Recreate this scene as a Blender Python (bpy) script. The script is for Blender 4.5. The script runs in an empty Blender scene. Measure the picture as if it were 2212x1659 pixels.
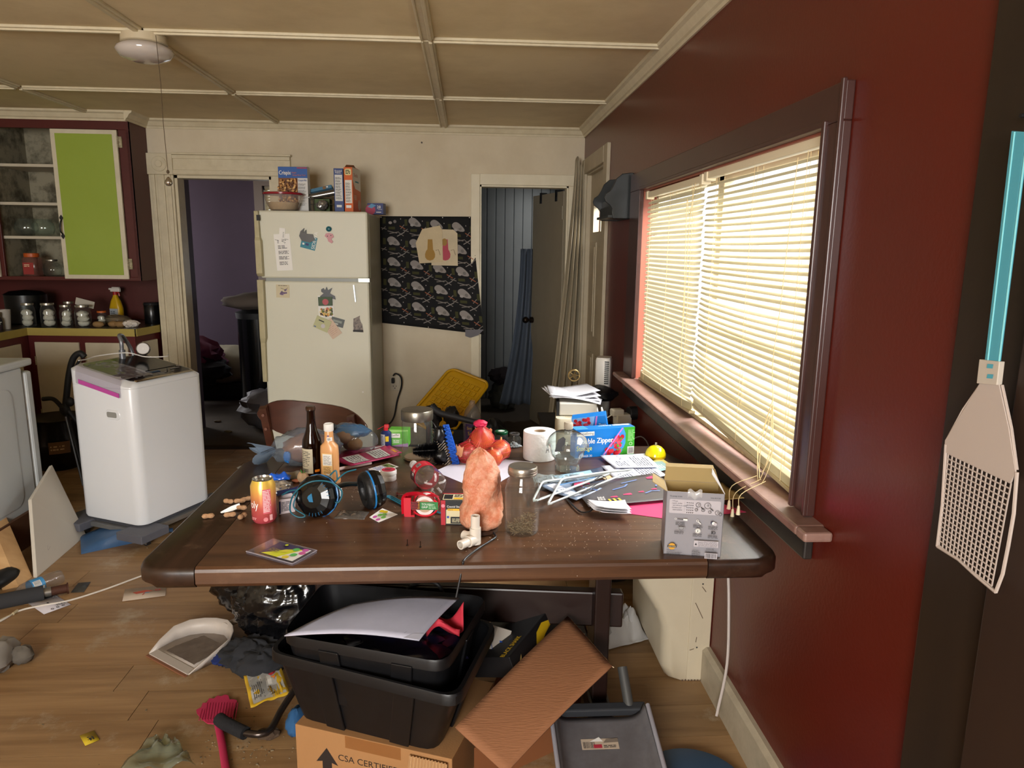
import bpy, math, random
from math import sin, cos, pi, radians as rad, sqrt, atan2
from mathutils import Vector as V, Matrix, noise, Euler
rnd = random.Random(7)
C = bpy.context.scene.collection
sc = bpy.context.scene
# ---------------- camera, world, lights, exposure ----------------
YAW, PIT, ROL, FPX, CAMZ = rad(3.65), rad(10.79), rad(.69), 1534.0, 1.5
fw = V((sin(YAW)*cos(PIT), cos(YAW)*cos(PIT), -sin(PIT)))
rt = V((cos(YAW), -sin(YAW), 0)); up = rt.cross(fw)
r2 = rt*cos(ROL)+up*sin(ROL); u2 = -rt*sin(ROL)+up*cos(ROL)
cam = bpy.data.objects.new('camera', bpy.data.cameras.new('camera')); C.objects.link(cam)
cam.data.sensor_width = 36; cam.data.lens = FPX/2212*36; cam.data.clip_start = .02
m = Matrix((r2, u2, -fw)).transposed().to_4x4(); m.translation = V((0, 0, CAMZ)); cam.matrix_world = m
sc.camera = cam
def at(px, py, z=None, Y=None, X=None):
    """world point seen at a photograph point, on a known real plane"""
    d = fw*FPX+r2*(px-1106)-u2*(py-829.5)
    t = (z-CAMZ)/d.z if z is not None else (Y/d.y if Y is not None else X/d.x)
    return V((0, 0, CAMZ))+d*t
w = bpy.data.worlds.new('world'); sc.world = w; w.use_nodes = True
bg = w.node_tree.nodes['Background']; bg.inputs[0].default_value = (.86, .93, 1, 1); bg.inputs[1].default_value = 1.5
sc.view_settings.view_transform = 'Standard'; sc.view_settings.look = 'None'
sc.view_settings.exposure = .6; sc.view_settings.gamma = 1; sc.view_settings.use_curve_mapping = False
sc.cycles.use_denoising = True
sc.cycles.max_bounces = 10; sc.cycles.diffuse_bounces = 5; sc.cycles.transparent_max_bounces = 24
sc.cycles.caustics_reflective = False; sc.cycles.caustics_refractive = False; sc.cycles.sample_clamp_indirect = 6
def area(name, loc, aim, sx, sy, power, col=(1, 1, 1)):
    l = bpy.data.lights.new(name, 'AREA'); l.shape = 'RECTANGLE'; l.size = sx; l.size_y = sy; l.energy = power; l.color = col
    o = bpy.data.objects.new(name, l); C.objects.link(o); o.location = loc
    o.rotation_euler = (V(aim)-V(loc)).to_track_quat('-Z', 'Y').to_euler(); return o
# daylight for the window beside the table, then three added fill lamps
area('daylight_side_window', (2.2, 2.6, 2.95), (.55, 2.5, 1.0), 2.4, 1.5, 500, (1, .985, .97))
area('fill_front', (-1.1, -2.42, 1.55), (-1.3, 2.6, .9), 1.7, 1.3, 150, (1, .975, .94))  # added fill lamp, set at an unseen window behind the camera
area('fill_purple_room', (-4.6, 7.6, 1.5), (-2.2, 7.2, .4), 1.0, 1.0, 30, (1, .97, .97))  # added lamp inside the room, away from its window
area('fill_closet', (.95, 6.6, 2.0), (.3, 6.6, .8), .4, .4, 2.2, (1, .97, .92))  # added lamp to brighten the closet, which has no window
# ---------------- materials ----------------
def lin(h):
    if isinstance(h, (tuple, list)): return (*h[:3], 1)
    c = [int(h[i:i+2], 16)/255 for i in (0, 2, 4)]
    return (*[x/12.92 if x <= .04045 else ((x+.055)/1.055)**2.4 for x in c], 1)
_mc = {}
def M(col, rough=.55, metal=0, var=0, vs=6, bump=0, bs=60, trans=0, ior=1.45, emit=0, coat=0, sss=0, alpha=1, col2=None, stretch=None, coord='Object', spec=.5, thr=None, tl=0):
    """principled material; var mixes in a second colour by noise, bump adds fine relief"""
    k = (str(col), rough, metal, var, vs, bump, bs, trans, ior, emit, coat, sss, alpha, str(col2), str(stretch), coord, spec, str(thr), tl)
    if k in _mc: return _mc[k]
    m = bpy.data.materials.new('surface_%d' % len(_mc)); _mc[k] = m; m.use_nodes = True
    N = m.node_tree.nodes; L = m.node_tree.links; b = N['Principled BSDF']
    I = b.inputs
    I['Base Color'].default_value = lin(col); I['Roughness'].default_value = rough; I['Metallic'].default_value = metal
    I['Transmission Weight'].default_value = trans; I['IOR'].default_value = ior; I['Coat Weight'].default_value = coat
    I['Alpha'].default_value = alpha; I['Specular IOR Level'].default_value = spec
    if sss: I['Subsurface Weight'].default_value = sss; I['Subsurface Radius'].default_value = (.02, .01, .006)
    if emit: I['Emission Color'].default_value = lin(col); I['Emission Strength'].default_value = emit
    m.diffuse_color = lin(col)
    if var or bump:
        tc = N.new('ShaderNodeTexCoord'); mp = N.new('ShaderNodeMapping'); L.new(tc.outputs[coord], mp.inputs[0])
        if stretch: mp.inputs['Scale'].default_value = stretch
    if var:
        n = N.new('ShaderNodeTexNoise'); n.inputs['Scale'].default_value = vs; n.inputs['Detail'].default_value = 6; n.inputs['Roughness'].default_value = .65
        L.new(mp.outputs[0], n.inputs[0]); r = N.new('ShaderNodeValToRGB'); L.new(n.outputs[0], r.inputs[0])
        lo, hi = thr or (.35, .68)
        r.color_ramp.elements[0].position = lo; r.color_ramp.elements[1].position = hi
        c2 = lin(col2) if col2 else tuple(x*.55 for x in lin(col)[:3])+(1,)
        c1 = lin(col)
        r.color_ramp.elements[0].color = c1; r.color_ramp.elements[1].color = tuple(c1[i]*(1-var)+c2[i]*var for i in range(3))+(1,)
        L.new(r.outputs[0], I['Base Color'])
    if bump:
        n2 = N.new('ShaderNodeTexNoise'); n2.inputs['Scale'].default_value = bs; n2.inputs['Detail'].default_value = 3; L.new(mp.outputs[0], n2.inputs[0])
        bp = N.new('ShaderNodeBump'); bp.inputs['Strength'].default_value = bump; bp.inputs['Distance'].default_value = .004
        L.new(n2.outputs[0], bp.inputs['Height']); L.new(bp.outputs[0], I['Normal'])
    if tl:
        t = N.new('ShaderNodeBsdfTranslucent'); t.inputs[0].default_value = lin(col); mx = N.new('ShaderNodeMixShader'); mx.inputs[0].default_value = tl
        L.new(b.outputs[0], mx.inputs[1]); L.new(t.outputs[0], mx.inputs[2]); L.new(mx.outputs[0], N['Material Output'].inputs[0])
    return m
def thin(tint='ffffff', rough=.03, k=1.5, haze=.04, hcol='ffffff'):
    """thin clear wall (jar, bottle, film, pane): fresnel reflection over a tinted see-through layer"""
    key = ('thin', str(tint), rough, k, haze, hcol)
    if key in _mc: return _mc[key]
    m = bpy.data.materials.new('clear_%d' % len(_mc)); _mc[key] = m; m.use_nodes = True; N = m.node_tree.nodes; L = m.node_tree.links
    N.remove(N['Principled BSDF']); o = N['Material Output']
    t = N.new('ShaderNodeBsdfTransparent'); t.inputs[0].default_value = lin(tint)
    g = N.new('ShaderNodeBsdfGlossy'); g.inputs['Roughness'].default_value = rough
    d = N.new('ShaderNodeBsdfDiffuse'); d.inputs[0].default_value = lin(hcol)
    lw = N.new('ShaderNodeLayerWeight'); lw.inputs[0].default_value = .5; pw = N.new('ShaderNodeMath'); pw.operation = 'POWER'; pw.inputs[1].default_value = 3.2; L.new(lw.outputs['Facing'], pw.inputs[0])
    fr = N.new('ShaderNodeMath'); fr.operation = 'MULTIPLY_ADD'; fr.inputs[1].default_value = .55*(k-1)*2; fr.inputs[2].default_value = .035; L.new(pw.outputs[0], fr.inputs[0])
    a = N.new('ShaderNodeMixShader'); a.inputs[0].default_value = haze; L.new(t.outputs[0], a.inputs[1]); L.new(d.outputs[0], a.inputs[2])
    c = N.new('ShaderNodeMixShader'); L.new(fr.outputs[0], c.inputs[0]); L.new(a.outputs[0], c.inputs[1]); L.new(g.outputs[0], c.inputs[2])
    L.new(c.outputs[0], o.inputs[0]); m.diffuse_color = (.8, .9, .9, .3); return m
def wood(c1, c2, rough=.4, grain=(1.2, 26, 26), scale=1.0, bump=.15, c3=None, coat=0, c3s=3.1, c3f=.55):
    """plank wood, grain runs along local x"""
    key = ('wood', c1, c2, rough, grain, scale, bump, c3, coat, c3s, c3f)
    if key in _mc: return _mc[key]
    m = bpy.data.materials.new('wood_%d' % len(_mc)); _mc[key] = m; m.use_nodes = True; N = m.node_tree.nodes; L = m.node_tree.links; b = N['Principled BSDF']
    tc = N.new('ShaderNodeTexCoord'); oi = N.new('ShaderNodeObjectInfo'); ad = N.new('ShaderNodeVectorMath'); ad.operation = 'ADD'
    ml = N.new('ShaderNodeMath'); ml.operation = 'MULTIPLY'; ml.inputs[1].default_value = 31.; L.new(oi.outputs['Random'], ml.inputs[0])
    L.new(tc.outputs['Object'], ad.inputs[0]); L.new(ml.outputs[0], ad.inputs[1])
    mp = N.new('ShaderNodeMapping'); mp.inputs['Scale'].default_value = grain; L.new(ad.outputs[0], mp.inputs[0])
    n = N.new('ShaderNodeTexNoise'); n.inputs['Scale'].default_value = scale; n.inputs['Detail'].default_value = 9; n.inputs['Roughness'].default_value = .62; n.inputs['Distortion'].default_value = .5
    L.new(mp.outputs[0], n.inputs[0])
    r = N.new('ShaderNodeValToRGB'); r.color_ramp.elements[0].position = .3; r.color_ramp.elements[1].position = .72
    r.color_ramp.elements[0].color = lin(c1); r.color_ramp.elements[1].color = lin(c2); L.new(n.outputs[0], r.inputs[0]); out = r.outputs[0]
    hs = N.new('ShaderNodeHueSaturation'); mr = N.new('ShaderNodeMapRange'); mr.inputs[3].default_value = .82; mr.inputs[4].default_value = 1.15
    L.new(oi.outputs['Random'], mr.inputs[0]); L.new(mr.outputs[0], hs.inputs['Value']); L.new(out, hs.inputs['Color']); out = hs.outputs[0]
    if c3:  # pale scuffs and dust in patches
        n3 = N.new('ShaderNodeTexNoise'); n3.inputs['Scale'].default_value = c3s; n3.inputs['Detail'].default_value = 12; n3.inputs['Roughness'].default_value = .75
        g = N.new('ShaderNodeNewGeometry'); L.new(g.outputs['Position'], n3.inputs[0])
        r3 = N.new('ShaderNodeValToRGB'); r3.color_ramp.elements[0].position = .56; r3.color_ramp.elements[1].position = .72; L.new(n3.outputs[0], r3.inputs[0])
        mm = N.new('ShaderNodeMath'); mm.operation = 'MULTIPLY'; mm.inputs[1].default_value = c3f; L.new(r3.outputs[0], mm.inputs[0])
        mx = N.new('ShaderNodeMixRGB'); L.new(mm.outputs[0], mx.inputs[0]); L.new(out, mx.inputs[1]); mx.inputs[2].default_value = lin(c3); out = mx.outputs[0]
    L.new(out, b.inputs['Base Color']); b.inputs['Roughness'].default_value = rough; b.inputs['Coat Weight'].default_value = coat
    bp = N.new('ShaderNodeBump'); bp.inputs['Strength'].default_value = bump; bp.inputs['Distance'].default_value = .002; L.new(n.outputs[0], bp.inputs['Height']); L.new(bp.outputs[0], b.inputs['Normal'])
    m.diffuse_color = lin(c1); return m
# ---------------- geometry helpers ----------------
def sm(pts, k=6, closed=False):
    """Catmull-Rom through the points"""
    p = [V(a) for a in pts]; n = len(p); out = []
    for i in range(n if closed else n-1):
        a, b, c, d = (p[(i-1) % n] if (closed or i) else p[0]*2-p[1], p[i], p[(i+1) % n], p[(i+2) % n] if (closed or i+2 < n) else p[-1]*2-p[-2])
        for j in range(k):
            t = j/k; out.append(.5*((2*b)+(c-a)*t+(2*a-5*b+4*c-d)*t*t+(3*b-a-3*c+d)*t**3))
    if not closed: out.append(p[-1])
    return out
def rrect(w, d, r, n=4, cx=0, cy=0):
    o = []
    for (sx, sy, a0) in ((1, 1, 0), (-1, 1, pi/2), (-1, -1, pi), (1, -1, 1.5*pi)):
        for i in range(n+1):
            a = a0+i*pi/2/n; o.append((cx+sx*(w/2-r)+r*cos(a), cy+sy*(d/2-r)+r*sin(a)))
    return o
class B:
    """collects solid shapes into one mesh"""
    def __init__(s): s.v = []; s.f = []; s.mi = []; s.mats = []; s.X = Matrix()
    def add(s, vs, fs, mat=None, X=None):
        if mat not in s.mats: s.mats.append(mat)
        k = s.mats.index(mat); o = len(s.v); T = s.X @ X if X is not None else s.X
        s.v += [T @ V(p) for p in vs]; s.f += [[o+i for i in f] for f in fs]; s.mi += [k]*len(fs); return s
    def box(s, c, d, mat=None, rz=0, X=None, tap=1):
        x, y, z = (a/2 for a in d); R = Matrix.Translation(c) @ Matrix.Rotation(rz, 4, 'Z')
        if X is not None: R = R @ X
        vs = [(i*x*(tap if k > 0 else 1), j*y*(tap if k > 0 else 1), k*z) for k in (-1, 1) for i, j in ((-1, -1), (1, -1), (1, 1), (-1, 1))]
        return s.add(vs, [(3, 2, 1, 0), (4, 5, 6, 7), (0, 1, 5, 4), (1, 2, 6, 5), (2, 3, 7, 6), (3, 0, 4, 7)], mat, R)
    def bb(s, a, b, mat=None):
        a = V(a); b = V(b); return s.box((a+b)/2, [abs(x) for x in (b-a)], mat)
    def loft(s, rings, mat=None, cap=(1, 1), closed=True, X=None):
        n = len(rings[0]); vs = [p for r in rings for p in r]; fs = []
        for i in range(len(rings)-1):
            for j in range(n if closed else n-1):
                a, b = i*n+j, i*n+(j+1) % n; fs.append((a, b, b+n, a+n))
        if cap[0]: fs.append(tuple(reversed(range(n))))
        if cap[1]: fs.append(tuple(range((len(rings)-1)*n, len(rings)*n)))
        return s.add(vs, fs, mat, X)
    def prism(s, poly, h, mat=None, X=None, z=0):
        """extrude a 2-D outline (xy) from z to z+h"""
        return s.loft([[(x, y, z) for x, y in poly], [(x, y, z+h) for x, y in poly]], mat, X=X)
    def lathe(s, prof, n=24, mat=None, X=None, cap=(1, 1), wob=None):
        rs = [[(r*cos(2*pi*j/n), r*sin(2*pi*j/n), z) for j in range(n)] for r, z in prof]
        return s.loft(rs, mat, cap, X=X)
    def cyl(s, c, r, h, mat=None, n=20, ax='z', r2=None):
        X = Matrix.Translation(c) @ {'z': Matrix(), 'x': Matrix.Rotation(pi/2, 4, 'Y'), 'y': Matrix.Rotation(-pi/2, 4, 'X')}[ax]
        return s.lathe([(r, -h/2), (r2 if r2 is not None else r, h/2)], n, mat, X)
    def tube(s, pts, r, n=8, mat=None, cap=True, closed=False, flat=None):
        p = [V(a) for a in pts]; m = len(p); rr = r if isinstance(r, (list, tuple)) else [r]*m
        T = [((p[(i+1) % m]-p[i-1]) if closed else (p[min(i+1, m-1)]-p[max(i-1, 0)])).normalized() for i in range(m)]
        nn = T[0].orthogonal().normalized() if abs(T[0].z) > .95 else V((0, 0, 1)).cross(T[0]).normalized(); rings = []
        for i in range(m):
            nn = (nn-T[i]*nn.dot(T[i])).normalized(); bn = T[i].cross(nn); fx, fy = flat or (1, 1)
            rings.append([p[i]+(nn*cos(2*pi*j/n)*fx+bn*sin(2*pi*j/n)*fy)*rr[i] for j in range(n)])
        if closed: rings.append(rings[0])
        return s.loft(rings, mat, (cap and not closed,)*2)
    def seg(s, a, b, r, mat=None, n=8): return s.tube([a, b], r, n, mat)
    def sheet(s, f, nu, nv, mat=None):
        vs = [f(i/nu, j/nv) for j in range(nv+1) for i in range(nu+1)]
        fs = [(j*(nu+1)+i, j*(nu+1)+i+1, (j+1)*(nu+1)+i+1, (j+1)*(nu+1)+i) for j in range(nv) for i in range(nu)]
        return s.add(vs, fs, mat)
    def ball(s, c, r, mat=None, n=16, amp=0, fs=2., seed=0, ridged=False, flatz=None, X=None):
        """sphere/ellipsoid, optionally crumpled by noise"""
        r = (r, r, r) if not isinstance(r, (tuple, list)) else r; vs = [(0, 0, -1)]; F = []
        h = n//2
        for i in range(1, h):
            for j in range(n): a = pi*i/h; vs.append((sin(a)*cos(2*pi*j/n), sin(a)*sin(2*pi*j/n), -cos(a)))
        vs.append((0, 0, 1)); L = len(vs)-1
        for j in range(n):
            F.append((0, 1+(j+1) % n, 1+j)); F.append((L, L-n+j, L-n+(j+1) % n))
            for i in range(h-2): a = 1+i*n+j; b = 1+i*n+(j+1) % n; F.append((a, b, b+n, a+n))
        out = []
        for p in vs:
            q = V(p); k = 1
            if amp:
                e = noise.noise(q*fs+V((seed*7.3, seed, 1))) ; e2 = noise.noise(q*fs*2.7+V((seed, 3, seed)))
                k = 1+amp*((1-2*abs(e))*.7+(1-2*abs(e2))*.4-.4 if ridged else e+.4*e2)
            q = V((q.x*r[0]*k, q.y*r[1]*k, q.z*r[2]*k))
            if X is not None: q = X @ q
            q = q+V(c)
            if flatz is not None and q.z < flatz: q.z = flatz
            out.append(q)
        return s.add(out, F, mat)
    def build(s, name, mat=None, parent=None, loc=None, rot=None, smooth=None, bevel=0, sub=0, sol=0, seg=2):
        me = bpy.data.meshes.new(name); me.from_pydata([tuple(v) for v in s.v], [], s.f)
        for x in s.mats:
            mm = x or mat; me.materials.append(mm)
        me.polygons.foreach_set('material_index', s.mi); me.update()
        if smooth is not None: me.shade_smooth(); me.set_sharp_from_angle(angle=rad(smooth))
        o = bpy.data.objects.new(name, me); C.objects.link(o)
        if parent is not None: o.parent = parent
        if loc is not None: o.location = loc
        if rot is not None: o.rotation_euler = rot
        if sol: md = o.modifiers.new('sol', 'SOLIDIFY'); md.thickness = sol; md.offset = 0
        if bevel: md = o.modifiers.new('bev', 'BEVEL'); md.width = bevel; md.segments = seg; md.limit_method = 'ANGLE'; md.angle_limit = rad(40)
        if sub: md = o.modifiers.new('sub', 'SUBSURF'); md.levels = sub; md.render_levels = sub
        return o
def tag(o, label, cat, group=None, kind=None):
    o['label'] = label; o['category'] = cat
    if group: o['group'] = group
    if kind: o['kind'] = kind
    return o
def thing(name, label, cat, loc=(0, 0, 0), rz=0, group=None, rot=None):
    o = bpy.data.objects.new(name, None); C.objects.link(o); o.empty_display_size = .05
    o.location = loc; o.rotation_euler = rot or (0, 0, rz); return tag(o, label, cat, group)
def struct(o): o['kind'] = 'structure'; return o
def dup(root, loc=None, rz=None, label=None, scale=None):
    r = root.copy(); C.objects.link(r)
    if loc is not None: r.location = loc
    if rz is not None: r.rotation_euler = (0, 0, rz)
    if label: r['label'] = label
    if scale: r.scale = scale
    for ch in list(root.children):
        c = ch.copy(); C.objects.link(c); c.parent = r
        for g in list(ch.children): d = g.copy(); C.objects.link(d); d.parent = c
    return r
# printing: flat ink on a surface. mapping (u, v, lift) -> point
_txt = {}
def glyphs(s):
    if s not in _txt:
        cu = bpy.data.curves.new('t', 'FONT'); cu.body = s; cu.resolution_u = 3; o = bpy.data.objects.new('t', cu)
        me = bpy.data.meshes.new_from_object(o); vs = [tuple(v.co) for v in me.vertices]; fs = [tuple(p.vertices) for p in me.polygons]
        wd = max([v[0] for v in vs] or [1]); _txt[s] = (vs, fs, wd); bpy.data.objects.remove(o); bpy.data.meshes.remove(me)
    return _txt[s]
def flat(o, u, v):
    o, u, v = V(o), V(u).normalized(), V(v).normalized(); n = u.cross(v)
    return lambda a, b, l: o+u*a+v*b+n*l
def round_(r, a0=0, cx=0, cy=0, taper=None):
    """cylinder side: u is arc length from angle a0 (right-handed), v is height"""
    def f(a, b, l):
        R = (taper(b) if taper else r)+l; t = a0+a/r; return V((cx+R*cos(t), cy+R*sin(t), b))
    return f
class P:
    def __init__(s, mp, step=None): s.m = mp; s.b = B(); s.l = .0004; s.step = step
    def up(s): s.l += .0002
    def poly(s, pts, mat): s.b.add([s.m(x, y, s.l) for x, y in pts], [tuple(range(len(pts)))], mat); s.up(); return s
    def rect(s, u0, v0, u1, v1, mat, same=False):
        n = max(1, int(abs(u1-u0)/s.step)) if s.step else 1; q = max(1, int(abs(v1-v0)/s.step)) if s.step else 1
        s.b.add([s.m(u0+(u1-u0)*i/n, v0+(v1-v0)*j/q, s.l) for j in range(q+1) for i in range(n+1)], [(j*(n+1)+i, j*(n+1)+i+1, (j+1)*(n+1)+i+1, (j+1)*(n+1)+i) for i in range(n) for j in range(q)], mat)
        if not same: s.up()
        return s
    def disc(s, u, v, r, mat, ry=None, n=16): return s.poly([(u+r*cos(2*pi*i/n), v+(ry or r)*sin(2*pi*i/n)) for i in range(n)], mat)
    def ring(s, u, v, r, t, mat, n=18):
        o = [s.m(u+(r+d)*cos(2*pi*i/n), v+(r+d)*sin(2*pi*i/n), s.l) for i in range(n) for d in (0, -t)]
        s.b.add(o, [(2*i, (2*i+2) % (2*n), (2*i+3) % (2*n), 2*i+1) for i in range(n)], mat); s.up(); return s
    def text(s, t, u, v, h, mat, w=None, rot=0, al='l', bold=0):
        vs, fs, wd = glyphs(t); k = h/.72; kx = (w/wd) if w else k; x0 = {'l': 0, 'c': -wd*kx/2, 'r': -wd*kx}[al]
        for dx in ((0, bold) if bold else (0,)):
            s.b.add([s.m(u+(x0+dx+a*kx)*cos(rot)-b*k*sin(rot), v+(x0+dx+a*kx)*sin(rot)+b*k*cos(rot), s.l) for a, b, c in vs], fs, mat)
            s.l += .00005
        s.up(); return s
    def lines(s, u0, v0, u1, v1, n, mat, fill=.45, rag=.35, words=True):
        """rows of small print"""
        st = (v1-v0)/n
        for i in range(n):
            y = v0+st*(i+.25); e = u1-(u1-u0)*rag*rnd.random(); x = u0
            while x < e:
                wd = min(abs(st)*rnd.uniform(1., 4.5), e-x) if words else e-x
                if wd > abs(st)*.3: s.rect(x, y, x+wd, y+st*fill, mat, True)
                x += wd+abs(st)*.45
        s.up(); return s
    def bars(s, u0, v0, u1, v1, mat, n=22):
        x = u0; st = (u1-u0)/n
        for i in range(n):
            wd = st*rnd.choice((.3, .45, .7)); s.rect(x, v0, x+wd, v1, mat, True); x += st
        s.up(); return s
    def stroke(s, pts, wd, mat):
        p = [V((a, b, 0)) for a, b in pts]; q = []
        for i in range(len(p)):
            d = (p[min(i+1, len(p)-1)]-p[max(i-1, 0)]).normalized(); q += [p[i]+V((-d.y, d.x, 0))*wd/2, p[i]-V((-d.y, d.x, 0))*wd/2]
        s.b.add([s.m(a.x, a.y, s.l) for a in q], [(2*i, 2*i+1, 2*i+3, 2*i+2) for i in range(len(p)-1)], mat); s.up(); return s
    def done(s, parent, name='printing', **k): return s.b.build(name, None, parent, **k)
K = M('141416', .6); WH = M('e9e7e2', .6); INK = M('2c2c30', .7); GREY = M('8b8b8e', .6)
# ================= THE SETTING =================
R, D, H, KD, KX = .854, 5.37, 2.36, 5.75, -2.25     # right wall, back wall, ceiling, kitchen wall, kitchen corner
LX, FY = -3.75, -2.45
red = M('5a1c12', .3, var=.35, vs=2.2, col2='4c1b12', bump=.12, bs=90)
redk = M('4e1812', .45, var=.3, vs=4)
plaster = M('cfc3ab', .75, var=.45, vs=2.5, col2='b3a387', bump=.15, bs=40)
ceilm = M('d8c8a4', .8, var=.55, vs=1.6, col2='a8946c', bump=.1, bs=30, thr=(.42, .75))
trimw = M('cdc2a6', .45, var=.35, vs=14, col2='a8997a')
casing = M('452a26', .3, var=.4, vs=9, col2='33211e')
cream = M('d8cfb6', .5, var=.3, vs=6, col2='b8ab8c')
fl = struct(B().bb((LX-.1, FY-.1, -.08), (R+.12, KD+.1, -.012), M('241a12', .9)).build('floor'))
plk = wood('7c5d3b', 'a3825a', .5, (1.1, 17, 17), 1.1, .12, c3='b4a892', c3f=.75)
pk = {}
row = 0; y = FY
joints = {1.948: -.99, 2.105: -1.087, 2.262: -1.207}
y0 = 1.948-28*.157
for i in range(49):
    ya = y0+i*.157
    if ya > KD: break
    hit = [jx for jy, jx in joints.items() if abs(jy-ya) < .03]
    x = (hit[0] if hit else rnd.uniform(0, 1.21))-1.21*5
    while x < R:
        a, b = max(x, LX), min(x+1.21, R-.001)
        if b-a > .05 and (ya > 1.2 or i % 1 == 0):
            L_ = round(b-a, 3)
            if L_ not in pk: pk[L_] = B().box((0, 0, 0), (L_-.0022, .1548, .012)).build('plank', plk, fl).data; o = fl.children[-1] if False else bpy.data.objects[-1] if False else None
            o = bpy.data.objects.new('plank', pk[L_]); C.objects.link(o); o.parent = fl; o.location = ((a+b)/2, ya+.0785, -.006)
        x += 1.21
for o in list(fl.children):
    if o.location.length < 1e-6: bpy.data.objects.remove(o)
# walls
wt = .12
def wall(name, boxes, mat):
    b = B()
    for p, q in boxes: b.bb(p, q)
    return struct(b.build(name, mat))
WY0, WY1, WZ0, WZ1 = 1.69, 3.54, .855, 1.79       # window opening
DY0, DY1, DZ = 4.50, 5.22, 2.03                   # side door
wall('wall_right', [((R, FY, 0), (R+wt, WY0, H)), ((R, WY0, 0), (R+wt, WY1, WZ0)), ((R, WY0, WZ1), (R+wt, WY1, H)), ((R, WY1, 0), (R+wt, DY0, H)), ((R, DY0, DZ), (R+wt, DY1, H)), ((R, DY1, 0), (R+wt, D, H))], red)
OX0, OX1, OZ = -2.08, -1.40, 1.985                # doorway to the purple room
CX0, CX1, CZ = .09, .742, 1.955                   # closet doorway
wall('wall_back', [((KX, D, 0), (OX0, D+wt, H)), ((OX0, D, OZ), (OX1, D+wt, H)), ((OX1, D, 0), (CX0, D+wt, H)), ((CX0, D, CZ), (CX1, D+wt, H)), ((CX1, D, 0), (1.12, D+wt, H))], plaster)
wall('wall_kitchen', [((LX-wt, KD, 0), (KX+.04, KD+wt, H))], redk)
wall('wall_left', [((LX-wt, FY, 0), (LX, KD, H))], plaster)
wall('wall_front', [((LX-wt, FY-wt, 0), (-2.1, FY, H)), ((-2.1, FY-wt, 0), (-.1, FY, .8)), ((-2.1, FY-wt, 2.1), (-.1, FY, H)), ((-.1, FY-wt, 0), (R+wt, FY, H))], plaster)
cl = struct(B().bb((LX-wt, FY-wt, H+.012), (R+wt, KD+wt, H+.1)).build('ceiling', M('6b5c42', .9)))
bx = [LX, -2.5, -1.335, -.167, R]; by = [FY, -.31, .86, 2.03, 3.2, 4.37, KD]
for i in range(4):
    for j in range(6):
        B().bb((bx[i]+.004, by[j]+.004, H), (bx[i+1]-.004, by[j+1]-.004, H+.012)).build('panel', ceilm, cl)
for i in (1, 2, 3):
    for j in range(6):
        b = B(); x0 = bx[i]
        if i == 3:
            b.bb((x0-.03, by[j], H-.014), (x0+.028, by[j+1]-.028, H)); b.bb((x0+.004, by[j], H-.022), (x0+.02, by[j+1]-.03, H-.01)); b.bb((x0-.028, by[j], H-.02), (x0-.018, by[j+1]-.03, H-.01))
        else:
            b.bb((x0-.022, by[j]+.01, H-.012), (x0+.022, by[j+1]-.028, H)); b.bb((x0-.01, by[j]+.01, H-.02), (x0+.01, by[j+1]-.03, H-.01))
        b.build('batten', trimw, cl, bevel=.003)
for j in range(1, 6):
    for i in range(4):
        b = B(); b.bb((bx[i]+.024, by[j]-.022, H-.012), (bx[i+1]-.024, by[j]+.022, H)); b.bb((bx[i]+.024, by[j]-.009, H-.02), (bx[i+1]-.024, by[j]+.009, H-.01))
        b.build('batten', trimw, cl, bevel=.003)
def crown(name, a, b_, inward):
    """stepped cornice from a to b along the wall foot of the ceiling"""
    a, b_, n = V(a), V(b_), V(inward); prof = [(0, -.062), (.008, -.062), (.012, -.05), (.02, -.045), (.036, -.02), (.05, -.012), (.054, 0), (0, 0)]
    r = [[p+n*u+V((0, 0, z)) for u, z in prof] for p in (a, b_)]
    return struct(B().loft(r).build(name, trimw))
crown('trim_1', (R, FY, H), (R, D, H), (-1, 0, 0)); crown('trim_2', (KX, D, H), (R, D, H), (0, -1, 0))
crown('trim_3', (LX, 5.1, H), (-2.245, 5.1, H), (0, -1, 0)); crown('trim_4', (-2.25, 5.05, H), (-2.25, D, H), (1, 0, 0))
def base(name, a, b_, n, h=.13, t=.02, mat=None):
    a, b_, n = V(a), V(b_), V(n)
    return struct(B().loft([[p, p+n*t, p+n*t+V((0, 0, h-.012)), p+n*(t*.5)+V((0, 0, h)), p+V((0, 0, h))] for p in (a, b_)]).build(name, mat or M('b9ae98', .5, var=.5, vs=10, col2='8a7d68')))
base('baseboard_right', (R, 1.17, 0), (R, 2.27, 0), (-1, 0, 0), t=.028); base('baseboard_right', (R, 2.27, 0), (R, 4.38, 0), (-1, 0, 0))
base('baseboard_back', (-1.24, D, 0), (.02, D, 0), (0, -1, 0))
def board(b, a, c, mat=None): b.bb(a, c, mat)
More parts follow.
